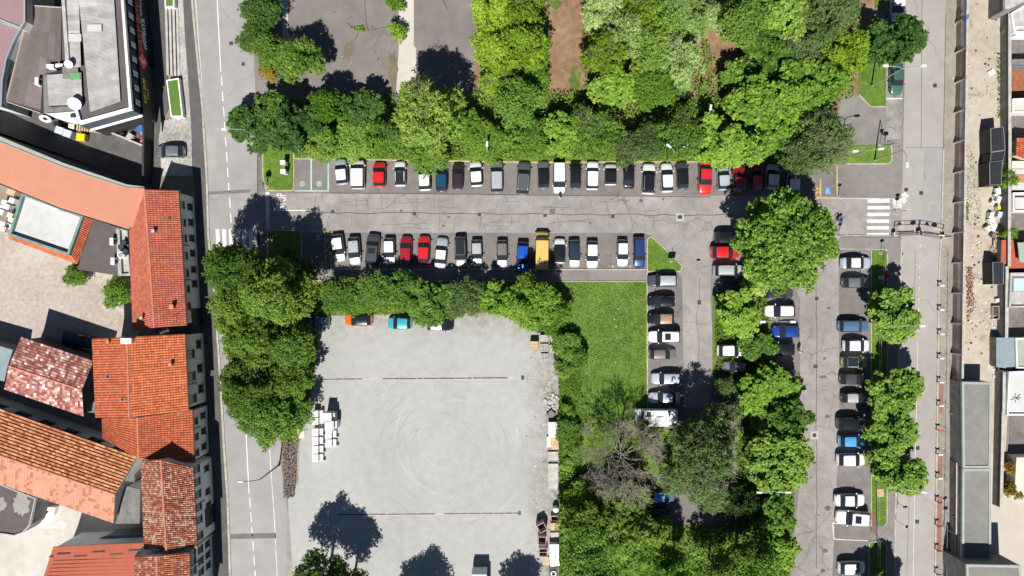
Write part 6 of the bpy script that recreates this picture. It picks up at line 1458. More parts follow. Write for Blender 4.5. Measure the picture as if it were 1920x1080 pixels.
# lorry parked below the picture: only its shadow shows
p = P(900, 1107, 0); lor = thing('box_lorry', 'white box lorry below the yard whose shadow falls into view', 'lorry', (p.x, p.y, .013), R(90))
m = MB(); m.box((-1.2, 0, 2.1), (5.4, 2.3, 2.9)); m.build('cargo_box', W['white'], lor, local=True)
m = MB(); m.add(*shell([(3.6, .5), (3.65, 1.3), (3.3, 2.5), (1.7, 2.6), (1.7, .5)], 1.05)); m.build('cab', W['white'], lor, local=True)
for x in (2.6, -2.6):
    for y in (-.9, .9): m = MB(); m.tube([(x, y - .13, .45), (x, y + .13, .45)], .45, 14); m.build('wheel', W['tyre'], lor, local=True)
# ================================================================= STREET FURNITURE AND SMALL THINGS
GLP = 'street lamps'
def lamp(px, py, label, arms, h=8.0, mat='steel', L=2.0):
    """arms: directions in degrees (one or two)"""
    p = P(px, py); t = thing('street_lamp', label, 'street lamp', (p.x, p.y, 0), 0, GLP)
    m = MB(); m.cyl((0, 0, 0), .16, .5, 10); m.tube([(0, 0, .4), (0, 0, h * .5), (0, 0, h)], [.11, .09, .07], 8); m.build('pole', W[mat], t, local=True)
    for a in arms:
        d = Vector((math.cos(R(a)), math.sin(R(a)), 0)); m = MB(); m.tube([(0, 0, h - .15), Vector((0, 0, h + .25)) + d * .5 * L * .5, Vector((0, 0, h + .42)) + d * L * .65, Vector((0, 0, h + .45)) + d * L], .05, 6); m.build('arm', W[mat], t, local=True)
        c = Vector((0, 0, h + .45)) + d * (L + .3); m = MB(); m.box(tuple(c), (.8, .34, .14), R(a), taper=.75); m.build('lamp_head', W['plaster'], t, local=True)
    return t
lamp(498, 267, 'lamp reaching over the left street out of the dark tree', [180], L=2.2)
lamp(524, 871, 'dark lamp reaching over the left street beside the woodchip strip', [183], mat='dark_steel', L=2.0)
lamp(581, 296, 'lamp standing between the two charging bays', [90], 5.5, L=.6)
lamp(916, 297, 'lamp behind the long grey estate of the upper row', [90], 5.5, L=.6)
lamp(1250, 303, 'lamp at the nose of the white hatchback under green branches', [40, 140], 6.0, L=1.2)
lamp(1301, 238, 'park lamp with white head among the trees', [80], 7.6, L=.5)
lamp(1633, 162, 'tall two-armed lamp above the dark green saloon', [5, 175], 8.2, L=2.2)
lamp(1639, 301, 'lamp with swan neck on the lawn strip at the junction', [-85], 7.6, L=1.7)
lamp(1572, 303, 'two-armed lamp rising out of the twiggy trees beside the path', [5, 185], 8.0, L=1.4)
lamp(1417, 598, 'two-armed lamp over the vivid dark blue hatchback', [0, 180], 8.0, L=1.7)
lamp(1410, 891, 'two-armed lamp between the wide leafy trees', [0, 180], 8.0, L=1.6)
lamp(1630, 605, 'lamp reaching out of the uppermost median tree over the street', [0], 8.0, L=2.4)
lamp(1633, 886, 'lamp reaching out of the lowest median tree over the street', [-8], 8.0, L=2.4)
GSG = 'road signs'
def sign(px, py, label, plates, h=2.8, foot=.5):
    p = P(px, py); t = thing('road_sign', label, 'road sign', (p.x, p.y, 0), 0, GSG); m = MB(); m.cyl((0, 0, 0), foot / 2, .12, 10); m.tube([(0, 0, 0), (0, 0, h)], .035, 6); m.build('post', W['steel'], t, local=True)
    for (shape, z, s, a, col) in plates:
        d = Vector((math.cos(R(a)), math.sin(R(a)), 0)); n = Vector((-d.y, d.x, 0)); k = dict(round=18, tri=3, box=4)[shape]; off = 90 if shape == 'tri' else (45 if shape == 'box' else 0)
        vs = []
        for e in (.04, .07):
            for i in range(k): al = R(off) + 2 * math.pi * i / k; vs.append(n * e + d * math.cos(al) * s + Vector((0, 0, z + math.sin(al) * s)))
        m = MB(); m.add(vs, [tuple(range(k)), tuple(range(2 * k - 1, k - 1, -1))] + [(i, (i + 1) % k, k + (i + 1) % k, k + i) for i in range(k)]); m.build('plate', W[col], t, local=True)
    return t
W['sign_blue'] = plain('sign_blue', (.04, .13, .38), .5, .05)
sign(1657, 277, 'sign with square plate on the junction lawn, white concrete foot', [('box', 2.6, .5, 0, 'sign_blue'), ('tri', 1.9, .4, 60, 'steel')])
sign(1649, 272, 'thin sign post on the edge of the junction lawn', [('round', 2.7, .3, 10, 'sign_blue')])
sign(1678, 399, 'sign pair with arrow plates at the right zebra crossing', [('round', 2.6, .33, 0, 'red'), ('round', 3.3, .33, 0, 'white')], 3.6, .9)
sign(501, 350, 'sign cluster at the corner of the small lawn by STOP lettering', [('box', 2.3, .55, 0, 'sign_blue'), ('round', 1.6, .4, 70, 'steel'), ('tri', 2.9, .4, -10, 'steel')])
sign(1258, 489, 'dark sign on the grass triangle', [('box', 1.1, .75, 0, 'dark_steel')], 2.6)
sign(1650, 475, 'leaning white-footed post at the head of the median', [('round', 2.4, .3, 0, 'steel')])
sign(1681, 942, 'sign post on the right median pavement by the kerb', [('round', 2.2, .32, 20, 'dark_steel')])
sign(1678, 974, 'bare sign post leaning out over the street kerb', [('box', 3.1, .3, 60, 'dark_steel')], 3.2)
sign(1768, 957, 'sign post on the red paving of the right pavement', [('round', 2.4, .3, 10, 'dark_steel')])
sign(1767, 988, 'tall post on the right pavement before the plain wall', [('box', 3.6, .4, 0, 'dark_steel')], 4.2)
sign(1572, 443, 'post at the pavement corner of the parking lane', [('round', 2.2, .28, 0, 'steel')])
sign(1571, 369, 'thin post beside the disabled bay by the path', [('box', 2.2, .35, 0, 'sign_blue')], 2.5)
sign(1790, 46, 'blue sign on a post above the concrete panel wall', [('round', 3.0, .38, 90, 'sky_glass'), ('round', 2.2, .35, 90, 'sign_blue')], 3.4)
# height-limit portals over the right street
def portal(x0, y0, x1, y1, label, signs):
    a, b = P(x0, y0), P(x1, y1); c = (a + b) / 2; t = thing('height_portal', label, 'height barrier', (c.x, c.y, 0), 0, 'height-limit portals across the right street'); h = 2.5
    for q in (a, b):
        m = MB(); m.box((q.x, q.y, .4), (.55, .55, .8)); m.build('plinth', W['bare_conc'], t); m = MB(); m.tube([q, q + Vector((0, 0, h))], .07, 6); m.build('post', W['dark_steel'], t)
    d = (b - a).normalized(); n = Vector((-d.y, d.x, 0))
    for z in (h, h - .75): m = MB(); m.tube([a + Vector((0, 0, z)), b + Vector((0, 0, z))], .04, 6); m.build('beam', W['dark_steel'], t)
    for k in range(9):
        m = MB(); u = k / 9; m.tube([a.lerp(b, u) + Vector((0, 0, h)), a.lerp(b, u + 1 / 18) + Vector((0, 0, h - .75)), a.lerp(b, u + 1 / 9) + Vector((0, 0, h))], .012, 4); m.build('lattice_bar', W['dark_steel'], t)
    for (u, shp, mt) in signs:
        c = a.lerp(b, u) + n * -.1; k = 16 if shp == 'round' else 3; vs = []
        for e in (0, .03):
            for i in range(k): al = R(90) + 2 * math.pi * i / k; vs.append(c + n * -e + d * math.cos(al) * .42 + Vector((0, 0, h - .3 + math.sin(al) * .42)))
        m = MB(); m.add(vs, [tuple(range(k)), tuple(range(2 * k - 1, k - 1, -1))] + [(i, (i + 1) % k, k + (i + 1) % k, k + i) for i in range(k)]); m.build('sign_plate', W[mt], t)
    m = MB(); q = a.lerp(b, .5) + Vector((0, 0, .12)); m.box((q.x, q.y, .12), ((b - a).length - 1.0, .55, .24), math.atan2(d.y, d.x)); m.build('kerb_block', W['dark_conc'], t)
portal(1674, 440, 1720, 437.5, 'height barrier portal on the zebra side of the right street', [(.2, 'tri', 'red'), (.75, 'round', 'red')])
portal(1722, 437.5, 1765, 445, 'height barrier portal slanting to the right pavement', [(.3, 'tri', 'red'), (.62, 'round', 'white')])
# bollards
bol = None
for i, (x, y) in enumerate(((1757.5, 536), (1757, 581), (1757, 626), (1756.5, 671), (1756, 715.5), (1755.5, 759), (1754.5, 804.6), (1754, 849.6), (1753.5, 894), (1753, 938), (1752.5, 982.5), (1752, 1028), (1751.5, 1072))):
    p = P(x, y); red = i == 6
    lab = ('red bollard on the right kerb, the only red one' if red else 'white-topped bollard on the right kerb ' + ('nearest the portal', 'second below the portal', 'third below the portal', 'fourth below the portal', 'beside the uppermost red paving', 'just above the red one', '', 'just below the red one', 'above the second red paving end', 'beside the red paving sign post', 'beside the middle of the long red paving', 'at the end of the long red paving', 'at the bottom edge')[i])
    t = thing('bollard', lab, 'bollard', (p.x, p.y, 0), 0, 'bollards along the right kerb')
    dark = i >= 9
    m = MB(); m.tube([(0, 0, 0), (0, 0, 1.05)], .07, 8); m.build('post', W['dark_steel'], t, local=True)
    m = MB(); m.box((.12, 0, 1.0), (.62, .16, .16)); m.build('top', W['red'] if red else W['dark_steel' if dark else 'white'], t, local=True)
    m = MB(); m.tube([(.2, 0, .8), (1.3, -.25, .75)], .02, 4); m.build('stay', W['dark_steel'], t, local=True)
rail = thing('guard_rail', 'thin guard rail along the back of the right pavement', 'railing', (*P(1772, 780).to_2d(), 0))
for k in range(14):
    y = 480 + k * 46; a = P(1775.5 - k * .62, y); b = P(1775.5 - (k + 1) * .62, y + 46); m = MB(); m.tube([a + Vector((0, 0, .95)), b + Vector((0, 0, .95))], .03, 5); m.build('rail', W['steel'], rail); m = MB(); m.tube([a, a + Vector((0, 0, .97))], .03, 5); m.build('post', W['steel'], rail)
def fence(label, pts, h=1.0, mat='steel'):
    ps = [P(*q) for q in pts]; c = sum(ps, Vector()) / len(ps); t = thing('low_railing', label, 'railing', (c.x, c.y, 0), 0, 'low railings on the median')
    for a, b in zip(ps, ps[1:]):
        n = max(1, round((b - a).length / 1.9))
        for i in range(n + 1): q = a.lerp(b, i / n); m = MB(); m.tube([q, q + Vector((0, 0, h))], .03, 5); m.build('post', W[mat], t)
        for z in (h, h * .5): m = MB(); m.tube([a + Vector((0, 0, z)), b + Vector((0, 0, z))], .025, 5); m.build('rail', W[mat], t)
fence('low railing at the head of the median by the white-footed post', [(1657, 472), (1650, 530)])
fence('low railing between the upper and second median tree', [(1646, 636), (1645, 700)])
fence('double railing beside the cardboard sheet on the lower median', [(1641, 905), (1643, 1005)])
fence('railing at the bottom of the median', [(1643, 1008), (1644, 1060)])
fence('low rail at the street edge by the small yellow-leaved tree', [(486, 143), (492, 149), (530, 144)], .8)
# junk on the median and lawn
def card(px, py, w_, l_, rz, mat, label, name, cat, z=.14): p = P(px, py); m = MB(); m.box((p.x, p.y, z), (w_, l_, .05), R(rz)); m.box((p.x, p.y, z + .035), (w_ * .9, .04, .02), R(rz)); return tag(m.build(name, W[mat]), label, cat)
card(1649.5, 924, 1.0, 1.15, 6, 'wood', 'flattened cardboard sheet on the lower median lawn', 'cardboard_sheet', 'cardboard')
bg_ = thing('rubbish_bag', 'red bag lying in the shade at the head of the median', 'bag', (*P(1663, 515).to_2d(), .07)); m = MB(); m.tube([(0, 0, 0), (.05, 0, .2), (0, 0, .42), (0, .02, .55)], [.3, .42, .3, .08], 9); m.build('sack', W['red'], bg_, local=True); m = MB(); m.tube([(0, .02, .5), (.1, .1, .66)], [.06, .12], 6); m.build('tied_neck', W['red'], bg_, local=True)
bg_ = thing('litter_bin', 'pale litter bin by the railing at the head of the median', 'bin', (*P(1648, 521).to_2d(), .07)); m = MB(); m.cyl((0, 0, 0), .28, .85, 12, None, .33); m.build('body', W['plastic_b'], bg_, local=True); m = MB(); m.cyl((0, 0, .85), .34, .1, 12, None, .2); m.build('lid', W['steel'], bg_, local=True)
# charging pillars on the small lawn
for (px, py, lab, hh) in ((537, 308.5, 'white charging cabinet on the small lawn, upper one', 1.5), (537.5, 325, 'white charging cabinet on the small lawn, lower one', 1.5)):
    p = P(px, py); t = thing('charging_cabinet', lab, 'cabinet', (p.x, p.y, .11), 0, 'charging cabinets'); m = MB(); m.box((0, 0, hh / 2), (.62, .5, hh)); m.build('body', W['white'], t, local=True); m = MB(); m.box((0, 0, hh + .04), (.72, .6, .08)); m.build('top', W['white'], t, local=True); m = MB(); m.box((0, -.26, hh * .7), (.4, .03, .35)); m.build('screen', W['glass'], t, local=True)
# bins by the shop
def bin_(px, py, rz, mat, label, s=1.2):
    p = P(px, py, 1.0); t = thing('wheeled_bin', label, 'bin', (p.x, p.y, 0), R(rz), 'wheeled bins behind the shop'); m = MB(); m.box((0, 0, .55), (s * .92, .95, .9), taper=1.08); m.build('body', W[mat], t, local=True); m = MB(); m.box((0, 0, 1.05), (s, 1.05, .1), taper=.9); m.build('lid', W[mat], t, local=True)
    for x in (-.4, .4):
        for y in (-.35, .35): m = MB(); m.tube([(x, y - .04, .08), (x, y + .04, .08)], .08, 8); m.build('wheel', W['black'], t, local=True)
bin_(111, 244, -18, 'plastic_b', 'pale grey wheeled bin next to the potted bush'); bin_(126, 250, -18, 'plastic_b', 'pale grey wheeled bin in the middle, beside the yellow one'); bin_(151, 257, -6, 'plastic_y', 'yellow wheeled bin behind the shop', 1.25)
bx = thing('blue_barrel', 'dark blue barrel behind the pale grey bins', 'barrel', (*P(106, 232, .8).to_2d(), 0)); m = MB(); m.cyl((0, 0, 0), .38, .9, 14); m.build('body', W['sign_blue'], bx, local=True); m = MB(); m.cyl((0, 0, .88), .40, .06, 14); m.build('rim', W['black'], bx, local=True)
tb = thing('round_table', 'oval white table beside the ribbed hall wall', 'table', (*P(85, 223, .7).to_2d(), 0), R(-20), None, (1, .5, 1)); m = MB(); m.cyl((0, 0, .7), .95, .05, 20); m.build('tabletop', W['white'], tb, local=True); m = MB(); m.cyl((0, 0, 0), .08, .7, 8); m.build('leg', W['steel'], tb, local=True); m = MB(); m.cyl((0, 0, .752), .4, .02, 14); m.build('inset', W['dark_steel'], tb, local=True)
ps = thing('slatted_crate', 'row of bare wooden slats leaning below the shop corner', 'pallet', (*P(170, 243, .5).to_2d(), 0), R(-8))
for k in range(11): m = MB(); m.box((-1.9 + k * .38, -.04 * (k % 2), .6), (.2, .75, .06)); m.build('slat', W['wood'], ps, local=True)
for y in (-.25, .25): m = MB(); m.box((0, y, .53), (4.1, .09, .08)); m.build('bearer', W['wood'], ps, local=True)
bx = thing('wooden_box', 'square wooden box beside the potted bush', 'box', (*P(134, 237, .6).to_2d(), 0), R(-5)); m = MB(); m.box((0, 0, .3), (.8, .7, .6)); m.build('body', W['wood'], bx, local=True); m = MB(); m.box((0, 0, .62), (.86, .76, .05)); m.build('lid', W['cream'], bx, local=True)
yw = thing('yard_wall', 'low pale wall between alley and sheltered goods corner', 'wall', (*P(235, 260).to_2d(), 0)); m = MB(); strip(m, P(202, 246), P(282, 279), .25, 0, .8); m.build('wall_section', W['bare_conc'], yw); m = MB(); strip(m, P(284, 236), P(283, 345), .3, 0, 2.2); m.build('wall_section', W['black_wall'], yw)
gd = ((263, 240, 'sign_blue', 1.2, 'blue tarpaulin heap under the shop corner'), (268, 251, 'turquoise_', .9, 'light blue plastic heap under the shop corner'), (262, 252, 'red', .6, 'red box under the shop corner'), (274, 262, 'red', .55, 'dark red box at the end of the goods corner'), (268, 263, 'ridge', .7, 'terracotta pot group at the goods corner'), (276, 250, 'white', .8, 'white parasol cloth at the goods corner'), (244, 258, 'grey_wood', 1.3, 'pale boards stacked in the goods corner'), (232, 250, 'black', .8, 'black chair heap in the goods corner'))
W['turquoise_'] = plain('turquoise_plastic', (.05, .38, .62), .4, .1)
for i, (px, py, mt, s, lab) in enumerate(gd):
    rr2 = random.Random(i); p = P(px, py, .5); t = thing('stored_goods', lab, 'goods', (p.x, p.y, .0), rr2.uniform(0, 1), 'stored goods under the shop corner'); 
    for k in range(3): m = MB(); m.box((rr2.uniform(-.2, .2), rr2.uniform(-.2, .2), .15 + .25 * k), (s * rr2.uniform(.6, 1), s * rr2.uniform(.5, .8), .24), rr2.uniform(-.4, .4), taper=.85); m.build('piece', W[mt], t, local=True)
# roof equipment: air conditioners and dishes stand on roofs but are things of their own
def ac(px, py, z, rz, label, top='white', w_=1.0):
    p = P(px, py, z + .6); t = thing('air_conditioner', label, 'air conditioner', (p.x, p.y, z), R(rz), 'rooftop air conditioners'); m = MB(); m.box((0, 0, .45), (w_, .5, .85)); m.build('casing', W[top], t, local=True); m = MB(); m.tube([(0, -.26, .45), (0, -.3, .45)], .32, 14); m.build('fan_grille', W['dark_steel'], t, local=True)
    for x in (-.35, .35): m = MB(); m.box((x, 0, .02), (.06, .6, .06)); m.build('foot', W['steel'], t, local=True)
ac(96, 125, 4.3, 180, 'white air conditioner on the shop roof, first of the pair by the dish'); ac(113, 124, 4.3, 180, 'white air conditioner on the shop roof, next to the dish')
ac(71, 153, 4.3, 90, 'white air conditioner on the ribbed brown roof beside the dark gutter'); ac(211, 453, 3.4, 90, 'white air conditioner on the brown felt roof, upper one'); ac(213, 490, 3.4, 90, 'white air conditioner on the brown felt roof, lower one')
for (px, py, lab) in ((233, 455, 'uppermost black fan drum on the pale terrace'), (228, 463, 'black fan drum with open grille on the pale terrace'), (236, 472, 'lowest black fan drum on the pale terrace')):
    p = P(px, py, 3.7); t = thing('fan_drum', lab, 'fan', (p.x, p.y, 3.0), 0, 'fan drums on the pale roof terrace'); m = MB(); m.cyl((0, 0, 0), .42, .9, 14); m.build('drum', W['black'], t, local=True); m = MB(); m.tube([(0, 0, .9), (0, 0, .93)], [.36, .36], 14); m.build('grille', W['dark_steel'], t, local=True)
p = P(227, 478, 3.7); t = thing('fan_drum', 'white fan housing beside the black drums on the pale terrace', 'fan', (p.x, p.y, 3.0), 0, 'fan drums on the pale roof terrace'); m = MB(); m.cyl((0, 0, 0), .5, .8, 16); m.build('drum', W['white'], t, local=True); m = MB(); m.cyl((0, 0, .8), .36, .03, 14); m.build('grille', W['steel'], t, local=True)
def dish(px, py, z, r_, label, rz):
    p = P(px, py, z + .8); t = thing('satellite_dish', label, 'satellite dish', (p.x, p.y, z), R(rz), 'satellite dishes on the shop roof'); n = 16; m = MB(); T = Matrix.Translation((0, 0, .9)) @ Matrix.Rotation(R(35), 4, 'X'); vs = [T @ Vector((0, 0, -r_ * .22))]
    for q in (.5, 1): vs += [T @ Vector((math.cos(2 * math.pi * i / n) * r_ * q, math.sin(2 * math.pi * i / n) * r_ * q, -r_ * .22 * (1 - q * q))) for i in range(n)]
    fs = [(0, 1 + i, 1 + (i + 1) % n) for i in range(n)] + [(1 + i, 1 + n + i, 1 + n + (i + 1) % n, 1 + (i + 1) % n) for i in range(n)]
    m.add(vs, fs); m.build('reflector', W['white'], t, local=True, smooth=True); m = MB(); m.tube([(0, 0, 0), (0, 0, .75)], .05, 6); m.build('mast', W['steel'], t, local=True); m = MB(); m.tube([T @ Vector((0, -r_ * .9, 0)), T @ Vector((0, -r_ * .2, r_ * .9))], .025, 4); m.build('feed_arm', W['steel'], t, local=True)
dish(140, 195, 7.0, .85, 'large white satellite dish at the corner of the shop roof', 20); dish(129, 121, 7.3, .52, 'smaller white satellite dish beside the air conditioners', 30)
# yard: machine stacks
def unit_(px, py, label, rz, kind, z=0.0):
    p = P(px, py, .7 + z); t = thing('machine_unit', label, 'machine', (p.x, p.y, z), R(rz), 'white machines stacked on the concrete yard')
    if kind == 'tall': m = MB(); m.box((0, 0, 1.2), (1.15, 1.2, 2.3)); m.build('casing', W['white'], t, local=True); m = MB(); m.box((.75, 0, .9), (.35, 1.1, 1.7)); m.build('side_panel', W['steel'], t, local=True); m = MB(); m.box((0, 0, 2.38), (1.2, 1.25, .06)); m.build('top', W['white'], t, local=True)
    else:
        m = MB(); m.box((-.35, 0, .55), (.8, 1.0, 1.0)); m.build('casing', W['white'], t, local=True); m = MB(); m.box((.42, .05, .4), (.42, .85, .75)); m.build('side_panel', W['white'], t, local=True)
        m = MB(); m.box((.1, -.46, .3), (1.5, .1, .5)); m.build('frame', W['steel'], t, local=True); m = MB(); m.box((-.35, 0, 1.08), (.86, 1.06, .05)); m.build('top', W['white'], t, local=True)
for (x, y, lab, k) in ((597, 776, 'white machine at the top of the long column', 'low'), (597, 788, 'second white machine from the top of the long column', 'low'), (597, 810, 'third white machine of the long column, after the dark gap', 'low'), (597, 826, 'fourth white machine of the long column', 'low'), (597, 842, 'fifth white machine of the long column', 'low'), (597, 858, 'lowest white machine of the long column', 'low'),
                        (619, 779, 'tall white machine at the top of the short column', 'tall'), (623, 794, 'second tall white machine of the short column', 'tall'), (622, 814, 'third white machine of the short column', 'low'), (622, 830, 'lowest white machine of the short column', 'low')): unit_(x, y, lab, 0, k)
def pallet(px, py, rz, mat, label, n_stack, s=(1.15, 1.05)):
    p = P(px, py, .14 * n_stack); t = thing('pallet_stack', label, 'pallets', (p.x, p.y, .02), R(rz), 'pallet stacks beside the yard')
    for k in range(n_stack):
        z = .144 * k
        if k < n_stack - 1: m = MB(); [m.box((0, y, z + .07), (s[0], .1, .1)) for y in (-s[1] * .45, 0, s[1] * .45)]; m.box((0, 0, z + .125), (s[0], s[1], .02)); m.build('pallet', W[mat], t, local=True)
        else:
            for y in (-s[1] * .45, 0, s[1] * .45): m = MB(); m.box((0, y, z + .05), (s[0], .1, .1)); m.build('bearer', W[mat], t, local=True)
            for i in range(6): m = MB(); m.box((-s[0] / 2 + s[0] * (i + .5) / 6, 0, z + .115), (s[0] / 6 * .66, s[1], .025)); m.build('slat', W[mat], t, local=True)
pallet(1002, 647, 0, 'wood', 'fresh wooden pallet stack with orange boards', 8); pallet(1021, 635, 2, 'grey_wood', 'grey pallet stack partly under leaves', 7); pallet(1040, 636, 14, 'grey_wood', 'tilted grey pallet stack by the lawn', 8); pallet(1021, 652, 92, 'grey_wood', 'grey pallet stack in the middle of the group', 9); pallet(1039.5, 653, 8, 'grey_wood', 'dark weathered pallet stack in front of the bush', 7); pallet(1021, 670, 90, 'grey_wood', 'lowest grey pallet stack of the group', 5)
def sheetpile(px, py, w_, l_, z, rz, mat, label, name='sheet_pile', cat='boards'):
    p = P(px, py, z); t = thing(name, label, cat, (p.x, p.y, .02), R(rz), 'stored things along the yard edge'); n = max(2, int(z / .16))
    for k in range(n): m = MB(); m.box((random.uniform(-.03, .03), random.uniform(-.03, .03), (k + .5) * z / n), (w_, l_, z / n * .86), random.uniform(-.02, .02)); m.build('board', W[mat], t, local=True)
sheetpile(1038, 806, 1.35, 2.1, 1.2, 1, 'white', 'white sheet pile at the edge of the yard'); sheetpile(1040.5, 831, 1.0, 1.8, .5, 2, 'wood', 'rusty plywood sheets below the white pile'); sheetpile(1029.5, 829, .65, 1.5, .4, 0, 'cream', 'narrow pale board beside the plywood sheets'); sheetpile(1033, 777, .95, .95, .5, 40, 'dark_conc', 'dark diamond-laid slab above the white pile', 'slab_pile')
for k, (y, ll) in enumerate(((855, 1.2), (882, 1.9), (906, 1.8))): sheetpile(1037, y, 1.4, ll, .3, 0, 'bare_conc', ('upper', 'middle', 'lower')[k] + ' low concrete slab on the yard edge', 'concrete_slab', 'slab')
hp = MB(); rr2 = random.Random(2)
for k in range(30): p = P(1036 + rr2.gauss(0, 5), 752 + rr2.gauss(0, 7)); hp.box((p.x, p.y, .1), (rr2.uniform(.15, .5), rr2.uniform(.15, .4), rr2.uniform(.1, .3)), rr2.random() * 3)
tag(hp.build('concrete_rubble', W['bare_conc']), kind='stuff')
p = P(1042, 955, .8); t = thing('water_barrel', 'white wrapped barrel above the open wooden boxes', 'barrel', (p.x, p.y, .02), 0, 'stored things along the yard edge'); m = MB(); m.tube([(0, 0, 0), (0, 0, .5), (0, 0, 1.0), (.02, 0, 1.15)], [.4, .46, .42, .3], 12); m.build('body', W['white'], t, local=True); m = MB(); m.cyl((0, 0, 1.12), .22, .05, 10); m.build('lid', W['steel'], t, local=True)
def crate(px, py, w_, l_, h_, rz, mat, label, bars=0, inner='red_dark'):
    p = P(px, py, h_); t = thing('open_crate', label, 'crate', (p.x, p.y, .02), R(rz), 'open crates along the yard edge'); e = .07
    m = MB(); m.box((0, 0, .04), (w_ - .1, l_ - .1, .06)); m.build('floor', W['rustbrown'], t, local=True)
    for s in (-1, 1):
        m = MB(); m.box((s * (w_ / 2 - e / 2), 0, h_ / 2), (e, l_, h_)); m.build('side', W[mat], t, local=True); m = MB(); m.box((0, s * (l_ / 2 - e / 2), h_ / 2), (w_ - 2 * e, e, h_ - .005)); m.build('side', W[mat], t, local=True)
    for k in range(bars): m = MB(); m.box((0, -l_ / 2 + l_ * (k + 1) / (bars + 1), h_ - .1), (w_ - 2 * e, .06, .08)); m.build('crossbar', W[mat], t, local=True)
W['rustbrown'] = plain('rust_brown', (.09, .045, .035), .8, .3, 3); W['pinkish'] = plain('pink_grey_frame', (.45, .36, .33), .8, .2, 3)
crate(1016, 990, 1.15, 1.2, 1.6, 28, 'pinkish', 'open dark crate turned askew at the yard edge'); crate(1016.5, 1014.5, 1.15, 1.2, 1.3, -3, 'pinkish', 'open dark crate in the middle of the three'); crate(1018.5, 1036, 1.2, 1.25, .9, 0, 'pinkish', 'lowest open crate divided by a bar', 1)
crate(1040.5, 973, 1.15, .8, .7, 0, 'pinkish', 'small open box below the white wrapped barrel'); sheetpile(1041, 988, 1.25, 1.05, 1.0, 2, 'wood', 'pale wooden box stack above the slatted one'); sheetpile(1040, 1003, 1.1, .65, .7, 5, 'grey_wood', 'narrow slatted stack partly under leaves'); sheetpile(1023.5, 1052, .95, 1.1, .25, 0, 'wood', 'low pallet at the foot of the open crates')
p = P(1039, 1034, 1.0); t = thing('white_tank', 'large white box tank beside the open crates', 'tank', (p.x, p.y, .02), 0, 'stored things along the yard edge'); m = MB(); m.box((0, 0, .6), (1.25, 2.1, 1.1)); m.build('body', W['white'], t, local=True); m = MB(); m.box((0, 0, 1.18), (1.3, 2.15, .07)); m.build('lid', W['white'], t, local=True)
sheetpile(1040, 1056, 1.3, .9, .6, 8, 'steel', 'crumpled grey foil heap below the white tank'); p = P(1038, 1077, .6); t = thing('tyre_pile', 'white ring lying on dark sheeting at the bottom edge', 'tyre', (p.x, p.y, .02), 0, 'stored things along the yard edge')
m = MB(); [m.tube([(math.cos(a) * .35, math.sin(a) * .35, .3), (math.cos(a + .45) * .35, math.sin(a + .45) * .35, .3)], .1, 6) for a in [i * .4488 for i in range(14)]]; m.build('ring', W['white'], t, local=True); m = MB(); m.box((0, .1, .1), (1.2, 1.6, .2)); m.build('sheeting', W['black'], t, local=True)
p = P(564.5, 811); t = thing('pale_board', 'pale yellow board lying at the head of the woodchip strip', 'board', (p.x, p.y, .03), R(2)); m = MB(); m.box((0, 0, .04), (1.0, 1.6, .05)); m.build('panel', W['cream'], t, local=True); m = MB(); m.box((0, .3, .08), (.7, .12, .04), .6); m.build('batten', W['wood'], t, local=True)
# courtyard stacks of pale boxes (left edge)
rr2 = random.Random(8)
for i, (x, y, mt, lab) in enumerate(((28, 362, 'wood', 'yellowish box under the salmon eaves'), (20, 360, 'wood', 'narrow yellowish box beside the larger one'), (22, 376, 'white', 'white box stack next to the yellowish box'), (8, 380, 'white', 'white box stack at the top of the heap'), (3, 390, 'white', 'white box at the picture border'), (14, 388, 'white', 'white box in the middle of the heap'), (5, 398, 'white', 'low white box at the picture border'), (18, 404, 'cream', 'cream box on the heap by the teal edging'), (20, 412, 'cream', 'small cream box below the other cream one'), (8, 421, 'white', 'white box low in the heap'), (14, 424, 'white', 'white box beside the teal edging'), (10, 430, 'cream', 'lowest cream box of the heap'))):
    p = P(x, y, .9); t = thing('stacked_box', lab, 'box', (p.x, p.y, 0), R(-18 + rr2.uniform(-8, 8)), 'boxes heaped in the cobbled courtyard'); hh = rr2.uniform(.7, 1.4); m = MB(); m.box((0, 0, hh / 2), (.75, .7, hh)); m.build('body', W[mt], t, local=True); m = MB(); m.box((0, 0, hh + .03), (.8, .74, .06)); m.build('lid', W[mt], t, local=True)
# black sheds and the scrap heap beside the dirt lot
def shed(px, h, label):
    t, pts = flat_block('metal_shed', label, 'shed', px, h, 'black', 'black', 'black metal sheds beside the dirt lot')
    pts = ccw(pts); A, B, Cc, D = pts[3], pts[2], pts[1], pts[0]
    m = MB(); corrug(m, A + Vector((0, 0, .02)), B + Vector((0, 0, .02)), Cc + Vector((0, 0, .04)), D + Vector((0, 0, .04)), .35, .05, 99, 1); m.build('ribbed_roof', plain('black_ribbed_sheet', (.025, .027, .032), .5, .2, 1), t)
    m = MB(); m.tube([p_ + Vector((0, 0, .03)) for p_ in pts] + [pts[0] + Vector((0, 0, .03))], .05, 5); m.build('roof_edge', W['steel'], t)
shed([(1857, 241), (1881, 238), (1884, 281), (1858, 285)], 2.4, 'upper black ribbed metal shed'); shed([(1858, 286), (1884, 282), (1881, 300), (1857, 302)], 2.2, 'middle black ribbed metal shed'); shed([(1855, 304), (1879, 301), (1877, 346), (1856, 347)], 2.4, 'black metal shed behind the wire cage'); shed([(1861, 492), (1882, 491), (1881, 533), (1862, 533)], 2.2, 'lower black ribbed metal shed standing alone')
cg = thing('wire_cage', 'pale grey wire cage in front of the black sheds', 'cage', (*P(1857, 331, .8).to_2d(), 0)); 
